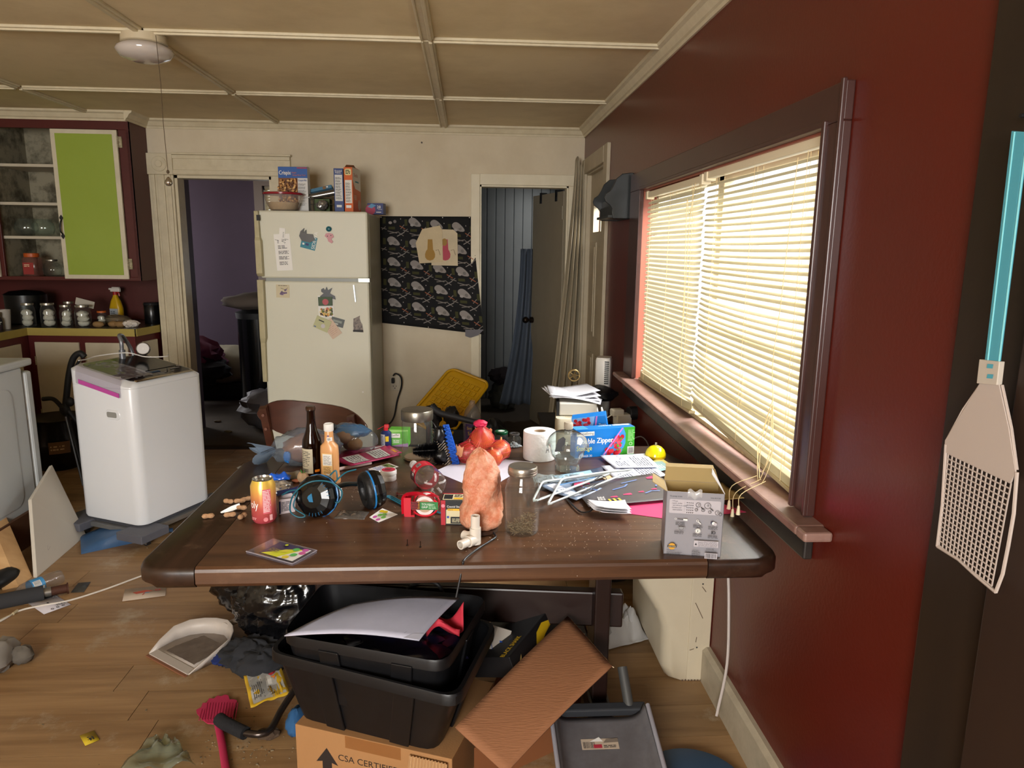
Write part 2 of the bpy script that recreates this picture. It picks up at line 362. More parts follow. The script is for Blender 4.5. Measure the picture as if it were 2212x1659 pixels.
# doorway casing with rosette block, left of the fridge
t = struct(B().bb((KX, D-.02, 0), (OX0, D, OZ)).bb((KX+.02, D-.03, .2), (KX+.045, D-.02, OZ)).bb((KX+.06, D-.03, .2), (OX0-.06, D-.02, OZ)).bb((OX0-.045, D-.03, .2), (OX0-.015, D-.02, OZ)).build('trim_5', trimw, bevel=.004))
B().bb((KX-.005, D-.034, OZ), (OX0+.005, D, OZ+.145)).cyl((-2.165, D-.036, OZ+.072), .052, .01, ax='y').cyl((-2.165, D-.042, OZ+.072), .024, .014, ax='y').build('corner_block', trimw, t, bevel=.003)
B().bb((OX0+.005, D-.026, OZ), (-1.26, D, OZ+.14)).bb((OX0+.005, D-.034, OZ+.004), (-1.26, D-.02, OZ+.035)).bb((OX0+.005, D-.034, OZ+.11), (-1.26, D-.02, OZ+.135)).bb((OX0+.005, D-.05, OZ+.137), (-1.25, D, OZ+.15)).build('head_casing', trimw, t, bevel=.003)
B().bb((OX0-.001, D, 0), (OX0+.02, D+wt, OZ)).bb((OX0, D, OZ-.02), (OX1, D+wt, OZ+.001)).bb((OX1-.02, D, 0), (OX1, D+wt, OZ)).bb((OX1, D-.02, 0), (-1.27, D, OZ)).build('jamb', trimw, t)
# closet door casing
t = struct(B().bb((CX0-.065, D-.02, 0), (CX0, D, CZ+.075)).bb((CX0, D-.021, CZ), (CX1+.07, D, CZ+.078)).bb((CX1, D-.02, 0), (CX1+.07, D, CZ)).build('trim_6', cream, bevel=.003))
B().bb((CX0-.001, D, 0), (CX0+.012, D+wt, CZ)).bb((CX0, D, CZ-.012), (CX1, D+wt, CZ+.001)).bb((CX1-.012, D, 0), (CX1+.001, D+wt, CZ)).build('jamb', cream, t)
# ---- room beyond the doorway (purple) ----
pur = M('57495a', .75, var=.2, vs=3)
RX0, RX1, RY1 = -5.2, -.9, 8.3
wall('wall_purple_room', [((RX0, RY1, 0), (-2.27, RY1+wt, H)), ((-2.27, RY1, 2.15), (-1.3, RY1+wt, H)), ((-2.27, RY1, 0), (-1.3, RY1+wt, .9)), ((-1.3, RY1, 0), (RX1, RY1+wt, H)),
     ((RX0-wt, D+wt, 0), (RX0, RY1, H)), ((RX1, D+wt, 0), (RX1+wt, RY1, H)), ((RX0, D+wt+.3, 0), (LX-wt, D+wt+.4, H)), ((LX-wt-.01, KD+wt, 0), (-2.2, KD+wt+.06, H)), ((-2.25, D+wt, 0), (-2.19, KD+wt+.06, H))], pur)
fl2 = struct(B().bb((RX0, D, -.08), (RX1, RY1, 0), M('4b4034', .85, var=.5, vs=5, col2='33291f')).build('floor_purple_room'))
struct(B().bb((RX0, D+wt, H), (RX1, RY1, H+.05)).build('ceiling_purple_room', ceilm))
t = struct(B().bb((-2.36, RY1-.03, .8), (-2.27, RY1, 2.24)).bb((-2.27, RY1-.03, 2.15), (-1.2, RY1, 2.24)).bb((-2.36, RY1-.05, .8), (-1.2, RY1, .85)).build('window_2', M('9a8d84', .5)))
B().bb((-2.27, RY1+.04, .9), (-2.23, RY1+.08, 2.15)).bb((-2.27, RY1+.04, 1.5), (-1.3, RY1+.08, 1.54)).bb((-2.27, RY1+.04, 2.11), (-1.3, RY1+.08, 2.15)).build('sash', M('ded8c8', .5), t)
bl = thing('window_blind', 'small cream slatted blind in the window beyond the doorway', 'blind')
for k in range(20): B().box((-1.78, RY1+.02, 2.12-.03*k), (.94, .032, .002), X=Matrix.Rotation(rad(55), 4, 'X')).build('slat', M('e6dcc0', .6, tl=.4), bl)
B().bb((-2.25, RY1, 2.12), (-1.31, RY1+.04, 2.15)).build('headrail', M('e6dcc0', .6), bl)
# ---- closet beyond the right-hand doorway ----
bead = M('85898a', .6, var=.2, vs=5)
wl = wall('wall_closet', [((0, D+wt, 0), (CX0+.008, 7.1, H)), ((1.05, D+wt, 0), (1.11, 7.1, H)), ((0, 7.1, 0), (1.11, 7.16, H))], M('5f6872', .6, var=.2))
for k in range(11): B().bb((.1+.088*k, 7.075, 0), (.184+.088*k, 7.1, H)).build('beadboard_panel', bead, wl, bevel=.006)
struct(B().bb((0, D, -.08), (1.11, 7.16, 0)).build('floor_closet', M('5c5248', .85, var=.4)))
struct(B().bb((0, D+wt, H), (1.11, 7.16, H+.05)).build('ceiling_closet', ceilm))
dr = thing('door', 'plain off-white flush door swung open into the closet', 'door', (CX1-.014, D+wt+.04, 0), rad(106))
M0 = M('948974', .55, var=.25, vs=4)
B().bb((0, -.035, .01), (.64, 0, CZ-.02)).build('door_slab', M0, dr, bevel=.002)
B().cyl((.58, .02, .9), .026, .02, ax='y').cyl((.58, .045, .9), .01, .05, ax='y').ball((.58, .075, .9), .028).build('knob', M('2b2118', .35, .8), dr, smooth=40)
for z in (.25, 1.73): B().bb((-.012, -.004, z), (.02, .004, z+.09)).cyl((0, .006, z+.045), .006, .1).build('hinge', M('8c8470', .5), dr)
for x in (.12, .44): B().bb((x, -.045, CZ-.06), (x+.03, .008, CZ-.005)).bb((x, .0, CZ-.09), (x+.03, .008, CZ-.03)).build('hook', K, dr)
# ---- door in the right wall ----
dm = M('b3a78f', .5, var=.35, vs=7, col2='93866c')
t = struct(B().bb((R-.022, DY0-.12, 0), (R, DY0, 2.13)).bb((R-.024, DY0, 2.03), (R, DY1+.1, 2.13)).bb((R-.022, DY1, 0), (R, DY1+.1, 2.03)).bb((R-.001, DY0-.001, 0), (R+.08, DY0+.012, DZ)).bb((R-.001, DY1-.012, 0), (R+.08, DY1+.001, DZ)).bb((R-.001, DY0, DZ-.012), (R+.08, DY1, DZ+.001)).build('door_2', dm, bevel=.003))
B().bb((R+.03, DY0+.012, .01), (R+.07, DY1, 1.62)).bb((R+.03, DY0+.012, 1.8), (R+.07, DY1, DZ-.01)).bb((R+.03, DY0+.012, 1.62), (R+.07, DY0+.12, 1.8)).bb((R+.03, DY1-.14, 1.62), (R+.07, DY1, 1.8)).bb((R+.03, DY0+.3, 1.62), (R+.07, DY0+.34, 1.8)).build('door_slab', dm, t)
for z0, z1 in ((.16, .78), (.9, 1.55)):
    for y0_, y1_ in ((DY0+.1, DY0+.33), (DY0+.41, DY0+.63)): B().bb((R+.022, y0_, z0), (R+.031, y1_, z1)).bb((R+.016, y0_+.03, z0+.03), (R+.024, y1_-.03, z1-.03)).build('panel', dm, t, bevel=.004)
B().bb((R+.048, DY0+.1, 1.6), (R+.052, DY1-.1, 1.82)).build('pane', thin(), t)
# ---- window beside the table ----
wn = struct(B().bb((R+.07, WY0, WZ0), (R+.11, WY0+.04, WZ1)).bb((R+.07, WY1-.04, WZ0), (R+.11, WY1, WZ1)).bb((R+.07, WY0, WZ1-.04), (R+.11, WY1, WZ1)).bb((R+.07, WY0, WZ0), (R+.11, WY1, WZ0+.04)).bb((R+.07, 2.6, WZ0), (R+.11, 2.66, WZ1)).build('window_1', M('d6cdb8', .5), bevel=.003))
for y0_, y1_ in ((WY0+.04, 2.6), (2.66, WY1-.04)): B().bb((R+.088, y0_, WZ0+.04), (R+.091, y1_, WZ1-.04)).build('pane', thin(), wn)
B().bb((R-.022, 1.61, .86), (R, 1.69, 1.79)).bb((R-.03, 1.61, .86), (R-.018, 1.622, 1.88)).bb((R-.022, WY1-.03, .86), (R, 3.71, 1.79)).bb((R-.022, 1.61, 1.79), (R, 3.71, 1.875)).bb((R-.03, 1.68, .86), (R, 1.695, 1.8)).bb((R-.03, 1.69, 1.785), (R, 3.5, 1.8)).build('casing', casing, wn, bevel=.003)
B().bb((R-.001, 1.69, .855), (R+.07, 1.7, 1.79)).bb((R-.001, WY1-.01, .855), (R+.07, WY1, 1.79)).bb((R-.001, 1.69, 1.78), (R+.07, WY1, 1.79)).build('jamb', M('9c5a48', .4), wn)
sillm = M('8a6c62', .45, var=.6, vs=18, col2='6c4c42', thr=(.4, .7))
B().bb((R-.07, 1.56, .832), (R+.1, 3.6, .856)).bb((R-.07, 1.515, .832), (R, 1.56, .856)).bb((R-.07, 3.6, .832), (R, 3.74, .856)).build('sill', sillm, wn, bevel=.006)
B().bb((R-.024, 1.6, .75), (R, 3.7, .832)).build('apron', M('1f1c1b', .35, var=.4, vs=12, col2='4a423c'), wn, bevel=.005)
B().bb((R+.035, WY0, .856), (R+.06, WY1, .872)).build('stop', M('c9bb95', .6, var=.6, vs=40, col2='8a7a55'), wn)
# dark door casing and door edge nearest the camera
dk = M('221a14', .38, var=.5, vs=8, col2='33271c', stretch=(1, 1, .12))
t = struct(B().bb((R-.018, .99, 0), (R, 1.165, H-.06)).build('trim_7', dk, bevel=.003))
B().bb((R-.042, .84, 0), (R-.001, .988, H-.06)).build('edge_board', M('2e211a', .4, var=.4, vs=8, stretch=(1, 1, .1)), t, bevel=.004)
B().bb((R-.03, .2, 0), (R-.001, .838, H-.06)).build('panel', dk, t)
# unseen window added behind the camera to go with the fill lamp
t = struct(B().bb((-2.1, FY-.08, .8), (-2.04, FY-.04, 2.1)).bb((-.16, FY-.08, .8), (-.1, FY-.04, 2.1)).bb((-2.1, FY-.08, .8), (-.1, FY-.04, .86)).bb((-2.1, FY-.08, 2.04), (-.1, FY-.04, 2.1)).bb((-1.13, FY-.08, .8), (-1.07, FY-.04, 2.1)).build('fill_window', cream))
B().bb((-2.04, FY-.062, .86), (-.16, FY-.058, 2.04)).build('pane', thin(), t)
# outdoors: ground and a pale neighbouring house seen between the slats
struct(B().bb((1.1, -3, -.5), (14, 14, -.4)).build('ground', M('b4b4ac', .9)))
nb = thing('house', 'pale neighbouring house just visible between the slats of the window blind', 'building', (26, 8, -.4))
B().bb((0, -7, 0), (5, 5, 4.5)).build('wall', M('dfe3e6', .8), nb)
B().loft([[(-.4, y, 4.4), (5.4, y, 4.4), (2.5, y, 6.2)] for y in (-7.4, 5.4)]).build('roof', M('a8a6a2', .8), nb)
for k in range(26): B().bb((-.02, -7, .1+.17*k), (0, 5, .25+.17*k)).build('clapboard', M('e6eaec', .8), nb)
# ---- blinds ----
slm = M('ddd5b6', .5, tl=.1); cordm = M('e2cf9e', .7)
_sl = {}
def slat(L_, bow):
    if (L_, bow) not in _sl:
        def f(u, v):
            y = (u-.5)*L_; a = (v-.5); x = a*.0245; z = .004*(1-4*a*a); e = .5-abs(u-.5)
            if e < .012: x *= .55
            return V((x, y, z-bow*sin(pi*u)))
        b = B().sheet(f, 12, 3)
        o = b.build('slat', slm, smooth=60); _sl[(L_, bow)] = o.data; bpy.data.objects.remove(o)
    return _sl[(L_, bow)]
def blind(label, x, ya, yb, zt, zb0, zb1, tilt, n, bows, bunch, ladders, cords, cl_):
    """zb0/zb1: height of the bottom rail at its near/far end"""
    t = thing('venetian_blind', label, 'blind'); L_ = yb-ya; yc = (ya+yb)/2
    B().bb((x-.014, ya, zt-.026), (x+.014, yb, zt)).bb((x-.018, ya-.002, zt-.034), (x+.018, ya+.03, zt+.004)).bb((x-.018, yb-.03, zt-.034), (x+.018, yb+.002, zt+.004)).build('headrail', M('e8dcbc', .45), t, bevel=.002)
    zm = (zb0+zb1)/2; slope = (zb1-zb0)/L_
    for i in range(n):
        k = (i+1)/(n+1); z = zt-.03-(zt-.03-zm-.02)*k; s_ = slope*k**3
        bw = bows[min(int(k*len(bows)), len(bows)-1)]
        o = bpy.data.objects.new('slat', slat(L_-.006, bw)); C.objects.link(o); o.parent = t
        o.location = (x, yc, z); o.rotation_euler = (math.atan(s_)+rad(rnd.uniform(-.25, .25)), rad(tilt+rnd.uniform(-5, 5)), rad(rnd.uniform(-.3, .3)))
    for i in range(bunch):
        o = bpy.data.objects.new('slat', slat(L_-.006, .004)); C.objects.link(o); o.parent = t
        o.location = (x, yc, zm+.004+.0042*i); o.rotation_euler = (math.atan(slope), rad(-8), 0)
    B().box((0, 0, 0), (.026, L_-.006, .012)).build('bottom_rail', M('b9ab86', .5), t, loc=(x, yc, zm-.006), rot=(math.atan(slope), 0, 0), bevel=.002)
    b = B()
    for yl in ladders:
        zz = zm+slope*(yl-yc)
        for dx in (-.0135, .0135): b.seg((x+dx, yl, zt-.03), (x+dx, yl, zz), .0008, n=5)
        b.seg((x, yl+.012, zt-.03), (x, yl+.012, zz), .0007, n=5)
    b.build('ladder_cords', cordm, t)
    for pts in cords: B().tube(sm(pts, 5), .0011, 5).build('pull_cord', cordm, t)
    for p in cl_: B().lathe([(.002, .012), (.0035, .01), (.006, -.012), (.0065, -.014)], 10).build('tassel', M('e8dcb8', .4), t, loc=p, smooth=40)
    return t
xb = R+.022
hang = [V((xb-.025, 1.86, 1.74)), V((xb-.03, 1.87, 1.5)), V((xb-.03, 1.88, 1.36)), V((xb-.03, 1.9, 1.2)), V((xb-.03, 1.88, 1.1))]
loop = lambda w, z0, z1, s_=1: [V((xb-.03, 1.88, z0)), V((xb-.035, 1.88+w*.7, z0-.1)), V((xb-.04, 1.88+w, z1+.06)), V((xb-.045, 1.88+w*.5, z1)), V((xb-.05, 1.88-w*.3, z1-.005)), V((xb-.04, 1.88-w*.9, z1+.07)), V((xb-.035, 1.88-w*.5, z0-.08)), V((xb-.03, 1.88, z0))]
blind('wide cream slatted blind half open in the window half nearest the grey carton', xb, 1.705, 2.63, 1.783, .87, .925, -36, 40, (.0, .002, .004, .002, .012, .006, .018, .009), 7, (1.83, 2.17, 2.5),
      [hang, loop(.045, 1.1, .86), loop(.03, 1.08, .88), loop(.055, 1.1, .9), [V((xb-.05, 1.9, .87)), V((xb-.12, 1.9, .84)), V((xb-.125, 1.9, .79))], [V((xb-.05, 1.87, .87)), V((xb-.12, 1.87, .83)), V((xb-.125, 1.87, .775))], [V((xb-.045, 1.85, .87)), V((xb-.12, 1.83, .84)), V((xb-.125, 1.83, .8))]],
      [(xb-.125, 1.9, .785), (xb-.125, 1.87, .77), (xb-.125, 1.83, .795)])
blind('narrower cream slatted blind hanging closed in the window half nearest the black wall rack', xb+.002, 2.66, 3.5, 1.775, .885, .868, -60, 40, (.0, .002, .001, .003), 8, (2.76, 3.08, 3.4),
      [[V((xb-.02, 2.72, 1.75)), V((xb-.028, 2.74, 1.6)), V((xb-.028, 2.75, 1.2)), V((xb-.03, 2.77, 1.02))], [V((xb-.022, 2.75, 1.75)), V((xb-.03, 2.71, 1.66)), V((xb-.03, 2.75, 1.64)), V((xb-.03, 2.78, 1.68)), V((xb-.03, 2.75, 1.3)), V((xb-.03, 2.75, .99))]],
      [(xb-.03, 2.77, 1.01), (xb-.03, 2.75, .98)])
# ================= KITCHEN END =================
wmel = M('bdb5a2', .45, var=.25, vs=5, col2='a39a84')
mold = M('8f8872', .8, var=.85, vs=7, col2='3d3624', thr=(.45, .62))
cb = thing('wall_cabinet', 'dark red wall cabinet with open shelves and one lime green door', 'cabinet', (0, 0, 0))
Xr, Yf, Zb, Zt = -2.25, 5.1, 1.25, 2.33
B().bb((LX+.01, Yf, 2.245), (Xr, Yf+.02, Zt)).bb((LX+.01, Yf, Zb), (Xr, Yf+.02, 1.275)).bb((-2.32, Yf, 1.275), (Xr, Yf+.02, 2.245)).bb((-3.19, Yf, 1.275), (-3.14, Yf+.02, 2.245)).bb((Xr-.02, Yf, Zb), (Xr, D-.001, Zt)).bb((LX+.01, Yf+.02, Zb), (Xr-.02, KD-.01, Zb+.02)).build('carcass', redk, cb, bevel=.002)
B().bb((LX+.01, 5.5, Zb+.02), (Xr-.02, 5.52, Zt)).bb((-3.17, Yf+.02, Zb+.02), (-3.15, 5.5, Zt)).build('interior_back', mold, cb)
for z in (2.02, 1.77, 1.546): B().bb((-3.15, Yf+.03, z-.02), (-2.3, 5.49, z)).build('shelf', wmel, cb, bevel=.003)
d = B().bb((-2.745, Yf-.022, 1.262), (-2.32, Yf-.003, 2.24)).build('door', M('cfc6ae', .5, var=.3, vs=9), cb, rot=(0, 0, 0), bevel=.003)
B().bb((-2.715, Yf-.024, 1.29), (-2.35, Yf-.018, 2.212)).build('green_panel', M('8b9f34', .5, var=.25, vs=3, col2='97aa4a'), d)['label'] = 'lime green painted panel'
b = B().tube(sm([(-2.725, Yf-.026, 1.56), (-2.725, Yf-.05, 1.58), (-2.722, Yf-.05, 1.63), (-2.725, Yf-.026, 1.655)], 5), .005)
for z, s_ in ((1.55, -1), (1.665, 1)): b.loft([[(-2.725+x, Yf-.03, z+s_*q) for x, q in ((-.008, -.008), (.008, -.008), (.012, .004), (0, .022), (-.012, .004))], [(-2.725+x, Yf-.025, z+s_*q) for x, q in ((-.008, -.008), (.008, -.008), (.012, .004), (0, .022), (-.012, .004))]])
b.build('handle', K, d, smooth=40)
for z in (2.13, 1.33): B().bb((-2.325, Yf-.012, z), (-2.295, Yf-.001, z+.07)).cyl((-2.318, Yf-.02, z+.035), .005, .075).build('hinge', M('b8ad8c', .7, var=.7, vs=60, col2='3a3020'), cb)
d = B().bb((-3.72, Yf-.022, 1.27), (-3.165, Yf-.003, 2.24)).build('door', M('cfc6ae', .5), cb, bevel=.003)
B().bb((-3.69, Yf-.024, 1.3), (-3.2, Yf-.018, 2.212)).build('green_panel', M('8b9f34', .5, var=.25, vs=3, col2='97aa4a'), d)
glass = thin('f8fcfa', haze=.012)
def bowl(x, y, z, s_=1, lab='', grp=None):
    t = B().lathe([(.035*s_, 0), (.062*s_, .015*s_), (.075*s_, .05*s_), (.068*s_, .085*s_), (.05*s_, .11*s_), (.055*s_, .118*s_), (.048*s_, .11*s_), (.066*s_, .085*s_), (.072*s_, .05*s_), (.06*s_, .02*s_), (.0, .008)], 24, cap=(1, 0)).build('fish_bowl', glass, loc=(x, y, z), smooth=60)
    return tag(t, lab, 'bowl', grp)
bowl(-3.06, 5.25, 1.547, 1, 'round clear glass bowl nearer the closed end of the cabinet shelf', 'glass bowls on the cabinet shelf')
bowl(-2.93, 5.22, 1.547, .98, 'round clear glass bowl nearer the lime green door', 'glass bowls on the cabinet shelf')
t = thing('snack_jar', 'clear plastic jar with orange screw lid on lowest cabinet shelf', 'jar', (-3.03, 5.22, 1.271))
B().loft([[(x, y, z) for x, y in rrect(.1*k, .1*k, .02)] for z, k in ((0, .95), (.005, 1), (.11, 1), (.13, .85))]).build('body', thin('e8d8d4', haze=.25, hcol='a06a60'), t, smooth=40)
B().cyl((0, 0, .145), .047, .028).build('lid', M('b0501c', .45), t, bevel=.003)
pp = P(flat((-.035, -.0515, .015), (1, 0, 0), (0, 0, 1))); pp.rect(0, 0, .07, .08, M('8c2a26')).lines(.008, .05, .06, .07, 2, M('d8c8a0')); pp.done(t, 'paper_label')
t = thing('round_jar', 'squat round clear glass jar with thin metal lid in the cabinet', 'jar', (-2.9, 5.22, 1.271))
B().lathe([(.03, 0), (.055, .015), (.062, .045), (.055, .075), (.034, .098), (.034, .108)], 24).build('body', glass, t, smooth=60)
B().cyl((0, 0, .111), .037, .012).build('lid', M('a09c90', .35, .9), t, bevel=.002)
# counter with its cabinets
Xc = -3.06
ct = thing('kitchen_counter', 'L-shaped dark counter top with mustard yellow front edge', 'counter')
poly = [(LX+.005, KD-.005), (LX+.005, 3.9), (Xc+.0, 3.9), (Xc, 5.12), (-2.305, 5.07), (-2.262, 5.36), (-2.262, KD-.005)]
B().prism(poly, .036, M('3a3524', .3, var=.4, vs=20), z=.884).build('worktop', None, ct)
for a, b_ in (((Xc, 3.9), (Xc, 5.115)), ((Xc+.004, 5.12), (-2.31, 5.072)), ((-2.303, 5.074), (-2.262, 5.355))):
    a, b_ = V((*a, 0)), V((*b_, 0)); n = (b_-a).normalized(); q = V((n.y, -n.x, 0))*.006
    B().loft([[p+V((0, 0, .868)), p+q+V((0, 0, .868)), p+q+V((0, 0, .92)), p+V((0, 0, .92))] for p in (a, b_)]).build('edge_strip', M('ab9950', .5, var=.2, vs=12, col2='8f7d3c'), ct)
lc = thing('base_cabinet', 'red-framed lower cabinet with dirty cream doors under the jars', 'cabinet')
B().prism([(Xc-.02, KD-.02), (Xc-.02, 5.14), (-2.32, 5.09), (-2.275, 5.38), (-2.275, KD-.02)], .78, None, z=.1).build('carcass', M('5a1d1e', .45, var=.2), lc)
def cdoor(a, b_, z0=.2, z1=.82, par=None, hinge=0):
    a, b_ = V((*a, 0)), V((*b_, 0)); n = (b_-a).normalized(); q = V((n.y, -n.x, 0))
    o = B().loft([[p+q*.0, p+q*.016, p+q*.016+V((0, 0, z1-z0)), p+V((0, 0, z1-z0))] for p in (a, b_)]).build('door', M('cfc6b0', .55, var=.3, vs=6, col2='b3a88e'), par, loc=(0, 0, z0), bevel=.003)
    for z in (.08, z1-z0-.16):
        if hinge is not None: p = b_ if hinge else a; B().cyl((p+q*.018+V((0, 0, z+.03)))-n*.0, .005, .06).build('hinge', M('b8ad8c', .6, var=.6, vs=80, col2='4a3a20'), o)
    return o
cdoor((-3.02, 5.138), (-2.71, 5.115), par=lc, hinge=0); cdoor((-2.665, 5.112), (-2.37, 5.092), par=lc, hinge=0); cdoor((-2.308, 5.16), (-2.284, 5.33), par=lc, hinge=None)
B().loft([[V((-3.05, 5.14, 0)), V((-3.05, 5.12, 0)), V((-3.05, 5.12, .19)), V((-3.05, 5.14, .19))], [V((-2.32, 5.09, 0)), V((-2.32, 5.07, 0)), V((-2.32, 5.07, .19)), V((-2.32, 5.09, .19))]]).build('kickboard', M('a39a88', .6, var=.7, vs=8, col2='6b604c'), lc)
lc2 = thing('base_cabinet', 'red-framed lower cabinet with cream door behind the stove', 'cabinet')
B().bb((LX+.01, 3.92, .1), (Xc-.005, 5.13, .88)).build('carcass', M('5a1d1e', .45, var=.2), lc2)
cdoor((Xc-.004, 4.5), (Xc-.004, 5.02), par=lc2, hinge=1)
cdoor((Xc-.004, 3.95), (Xc-.004, 4.46), par=lc2, hinge=None)
# jars on the counter
def jarprof(r, h, neck, wall=.003):
    return [(r*.9, 0), (r, .008), (r, h*.68), (r*.9, h*.8), (neck, h*.88), (neck, h)]
def mason(x, y, z, r, h, neck, label, fillm, kind='rag', lid=True, grp='jars of rags along the counter', rz=0):
    if kind == 'rag' and lid: r *= 1.14; h *= 1.08; neck *= 1.14
    t = thing('glass_jar', label, 'jar', (x, y, z), rz, grp)
    B().lathe(jarprof(r, h, neck), 26, cap=(1, 0)).build('jar_body', glass, t, smooth=50)
    if lid: B().lathe([(neck+.002, h-.012), (neck+.004, h-.01), (neck+.004, h+.003), (neck*.8, h+.004)], 24).build('lid', M('b3aea0', .3, .9), t, smooth=40)
    if kind == 'rag':
        for q in range(3): B().ball((rnd.uniform(-.2, .2)*r, rnd.uniform(-.2, .2)*r, h*(.18+.21*q)), (r*.68, r*.68, h*.15), None, 20, .28, 2.4, q+x*9, True).build('rag', fillm, t, smooth=50)
    return t
ragm = M('c8c2b6', .85, var=.3, vs=30)
jx = [(-3.085, 5.2, .04, .15, 'first lidded jar of pale rags from the inner corner of the counter'), (-2.945, 5.19, .043, .152, 'wide jar stuffed with pleated white rags, second along the counter'),
      (-2.83, 5.2, .036, .14, 'slim jar holding a folded white label or rag, third along the counter'), (-2.71, 5.19, .046, .14, 'broad jar of loosely crumpled white rags beside the small orange-lidded jar')]
for i, (x, y, r, h, lb) in enumerate(jx): mason(x, y, .92, r, h, r*.78, lb, ragm)
mason(-2.875, 5.33, .92, .038, .165, .03, 'empty lidded glass jar standing behind the second jar of rags', ragm, 'none')
t = mason(-2.625, 5.28, .92, .032, .095, .026, 'small clear jar with orange lid at the end of the jar row', ragm, 'rag', False)
B().cyl((0, 0, .1), .03, .012).build('lid', M('b85a1c', .5), t)
t = thing('spray_bottle', 'yellow spray cleaner bottle with white trigger and red collar', 'bottle', (-2.68, 5.72-.1, .92), rad(-15))
B().loft([[(x, y, z) for x, y in rrect(.1*k, .06*k2, .025*k2)] for z, k, k2 in ((0, .95, .95), (.006, 1, 1), (.1, 1, 1), (.15, .72, .85), (.185, .36, .55), (.2, .3, .5))]).build('bottle', M('c9a016', .35), t, smooth=50)
B().cyl((0, 0, .21), .016, .025).build('collar', M('a01818', .4), t); B().bb((-.035, -.01, .222), (.045, .01, .25)).bb((-.05, -.008, .235), (-.03, .008, .25)).bb((-.02, -.012, .25), (.04, .012, .258)).build('spray_head', M('ddd6cc', .4), t, bevel=.004)
B().tube([(.018, 0, .225), (.034, 0, .21), (.036, 0, .19)], .006, 6).build('trigger', M('a01818', .4), t)
pp = P(flat((-.035, -.0305, .02), (1, 0, 0), (0, 0, 1))); pp.rect(0, 0, .07, .075, M('b9bec4')).lines(.006, .01, .064, .06, 4, M('48505c')); pp.done(t, 'paper_label')
t = thing('canister', 'black canister with clamp ring at the end of the counter', 'canister', (-2.345, 5.45, .92))
B().lathe([(.052, 0), (.054, .004), (.054, .145), (.05, .15)], 26).build('body', M('0e0e10', .25), t, smooth=40)
B().lathe([(.056, .138), (.057, .15), (.05, .158), (.0, .16)], 26).tube([(.056*cos(a), .056*sin(a), .142) for a in [2*pi*i/20 for i in range(20)]], .0025, 6, closed=True).tube([(.056, 0, .142), (.07, 0, .14), (.07, 0, .12)], .002, 6).build('clamp_lid', M('3a3a3c', .2, .6), t, smooth=40)
for i, (x, y, rx) in enumerate(((-2.6, 5.17, .035), (-2.51, 5.2, .032), (-2.46, 5.19, .034))):
    tag(B().ball((0, 0, .02), (rx*1.15, .024, .022), None, 14, .12, 2, i).build('potato', M('8f6f45', .75, var=.4, vs=30), loc=(x, y, .921), smooth=60), ('brown potato lying beside the small orange-lidded jar', 'brown potato lying in front of the spray bottle, further from the jars', 'brown potato beside the crumpled white paper')[i], 'potato', 'potatoes on the counter')
tag(B().ball((0, 0, .02), (.05, .035, .022), None, 22, .5, 2.6, 5, True).build('crumpled_paper', M('cfc6bc', .8), loc=(-2.385, 5.19, .925), smooth=40), 'crumpled white paper towel near the black canister', 'paper')
tag(B().ball((0, 0, .03), (.1, .05, .035), None, 24, .3, 2.2, 8, True).build('bread_bag', thin('b8a890', .2, haze=.3, hcol='a89678'), loc=(-2.56, 5.34, .925), smooth=40), 'clear bread bag with blue print behind the potatoes', 'bag')
tag(B().bb((-.055, -.02, 0), (.055, .02, .0)).box((0, 0, .045), (.13, .002, .05), X=Matrix.Rotation(rad(20), 4, 'Y')).build('price_card', M('b5aea0', .7), loc=(-2.74, 5.3, 1.035), rot=(0, rad(-5), 0)), 'white printed card poking up behind the row of jars', 'card')
t = thing('black_pot', 'large black pot standing in the dark corner behind the jars', 'pot', (-3.22, 5.42, .92))
B().lathe([(.12, 0), (.13, .01), (.135, .21), (.14, .215), (.128, .21), (.12, .02), (0, .012)], 28).build('body', M('0b0b0c', .3), t, smooth=40); B().ball((0, 0, .225), (.03, .03, .02)).lathe([(.137, .214), (.1, .235), (0, .245)], 28).build('lid', M('101012', .25), t, smooth=50)
t = thing('white_mug', 'tall plain white cup behind the dark bottles on the counter', 'cup', (-3.16, 5.05, .92)); B().lathe([(.035, 0), (.045, .13), (.042, .13), (.033, .008), (0, .006)], 24, cap=(1, 0)).build('body', M('a8a298', .4), t, smooth=40)
for i, (x, y, c_, lb, hh) in enumerate(((-3.2, 4.93, 'b89c10', 'yellow bottle with green and white label at the picture edge', .15), (-3.14, 4.96, '2a1c20', 'small dark purple spice bottle with black cap on the counter', .1))):
    t = thing('bottle', lb, 'bottle', (x, y, .92)); r_ = .028 if i == 0 else .022
    B().lathe([(r_*.95, 0), (r_, .006), (r_, hh*.75), (r_*.6, hh*.9), (r_*.6, hh)], 20).build('body', M(c_, .35), t, smooth=50); B().cyl((0, 0, hh+.01), r_*.65, .022).build('cap', (K if i else M('c9c5bd')), t)
    pp = P(round_(r_, -pi*.75), .01); pp.step = .006; pp.rect(0, hh*.35, r_*pi, hh*.7, M('3c6b3c' if i == 0 else '17171a')).lines(.01, hh*.4, r_*2.4, hh*.6, 2, M('d0d0c8')); pp.done(t, 'paper_label')
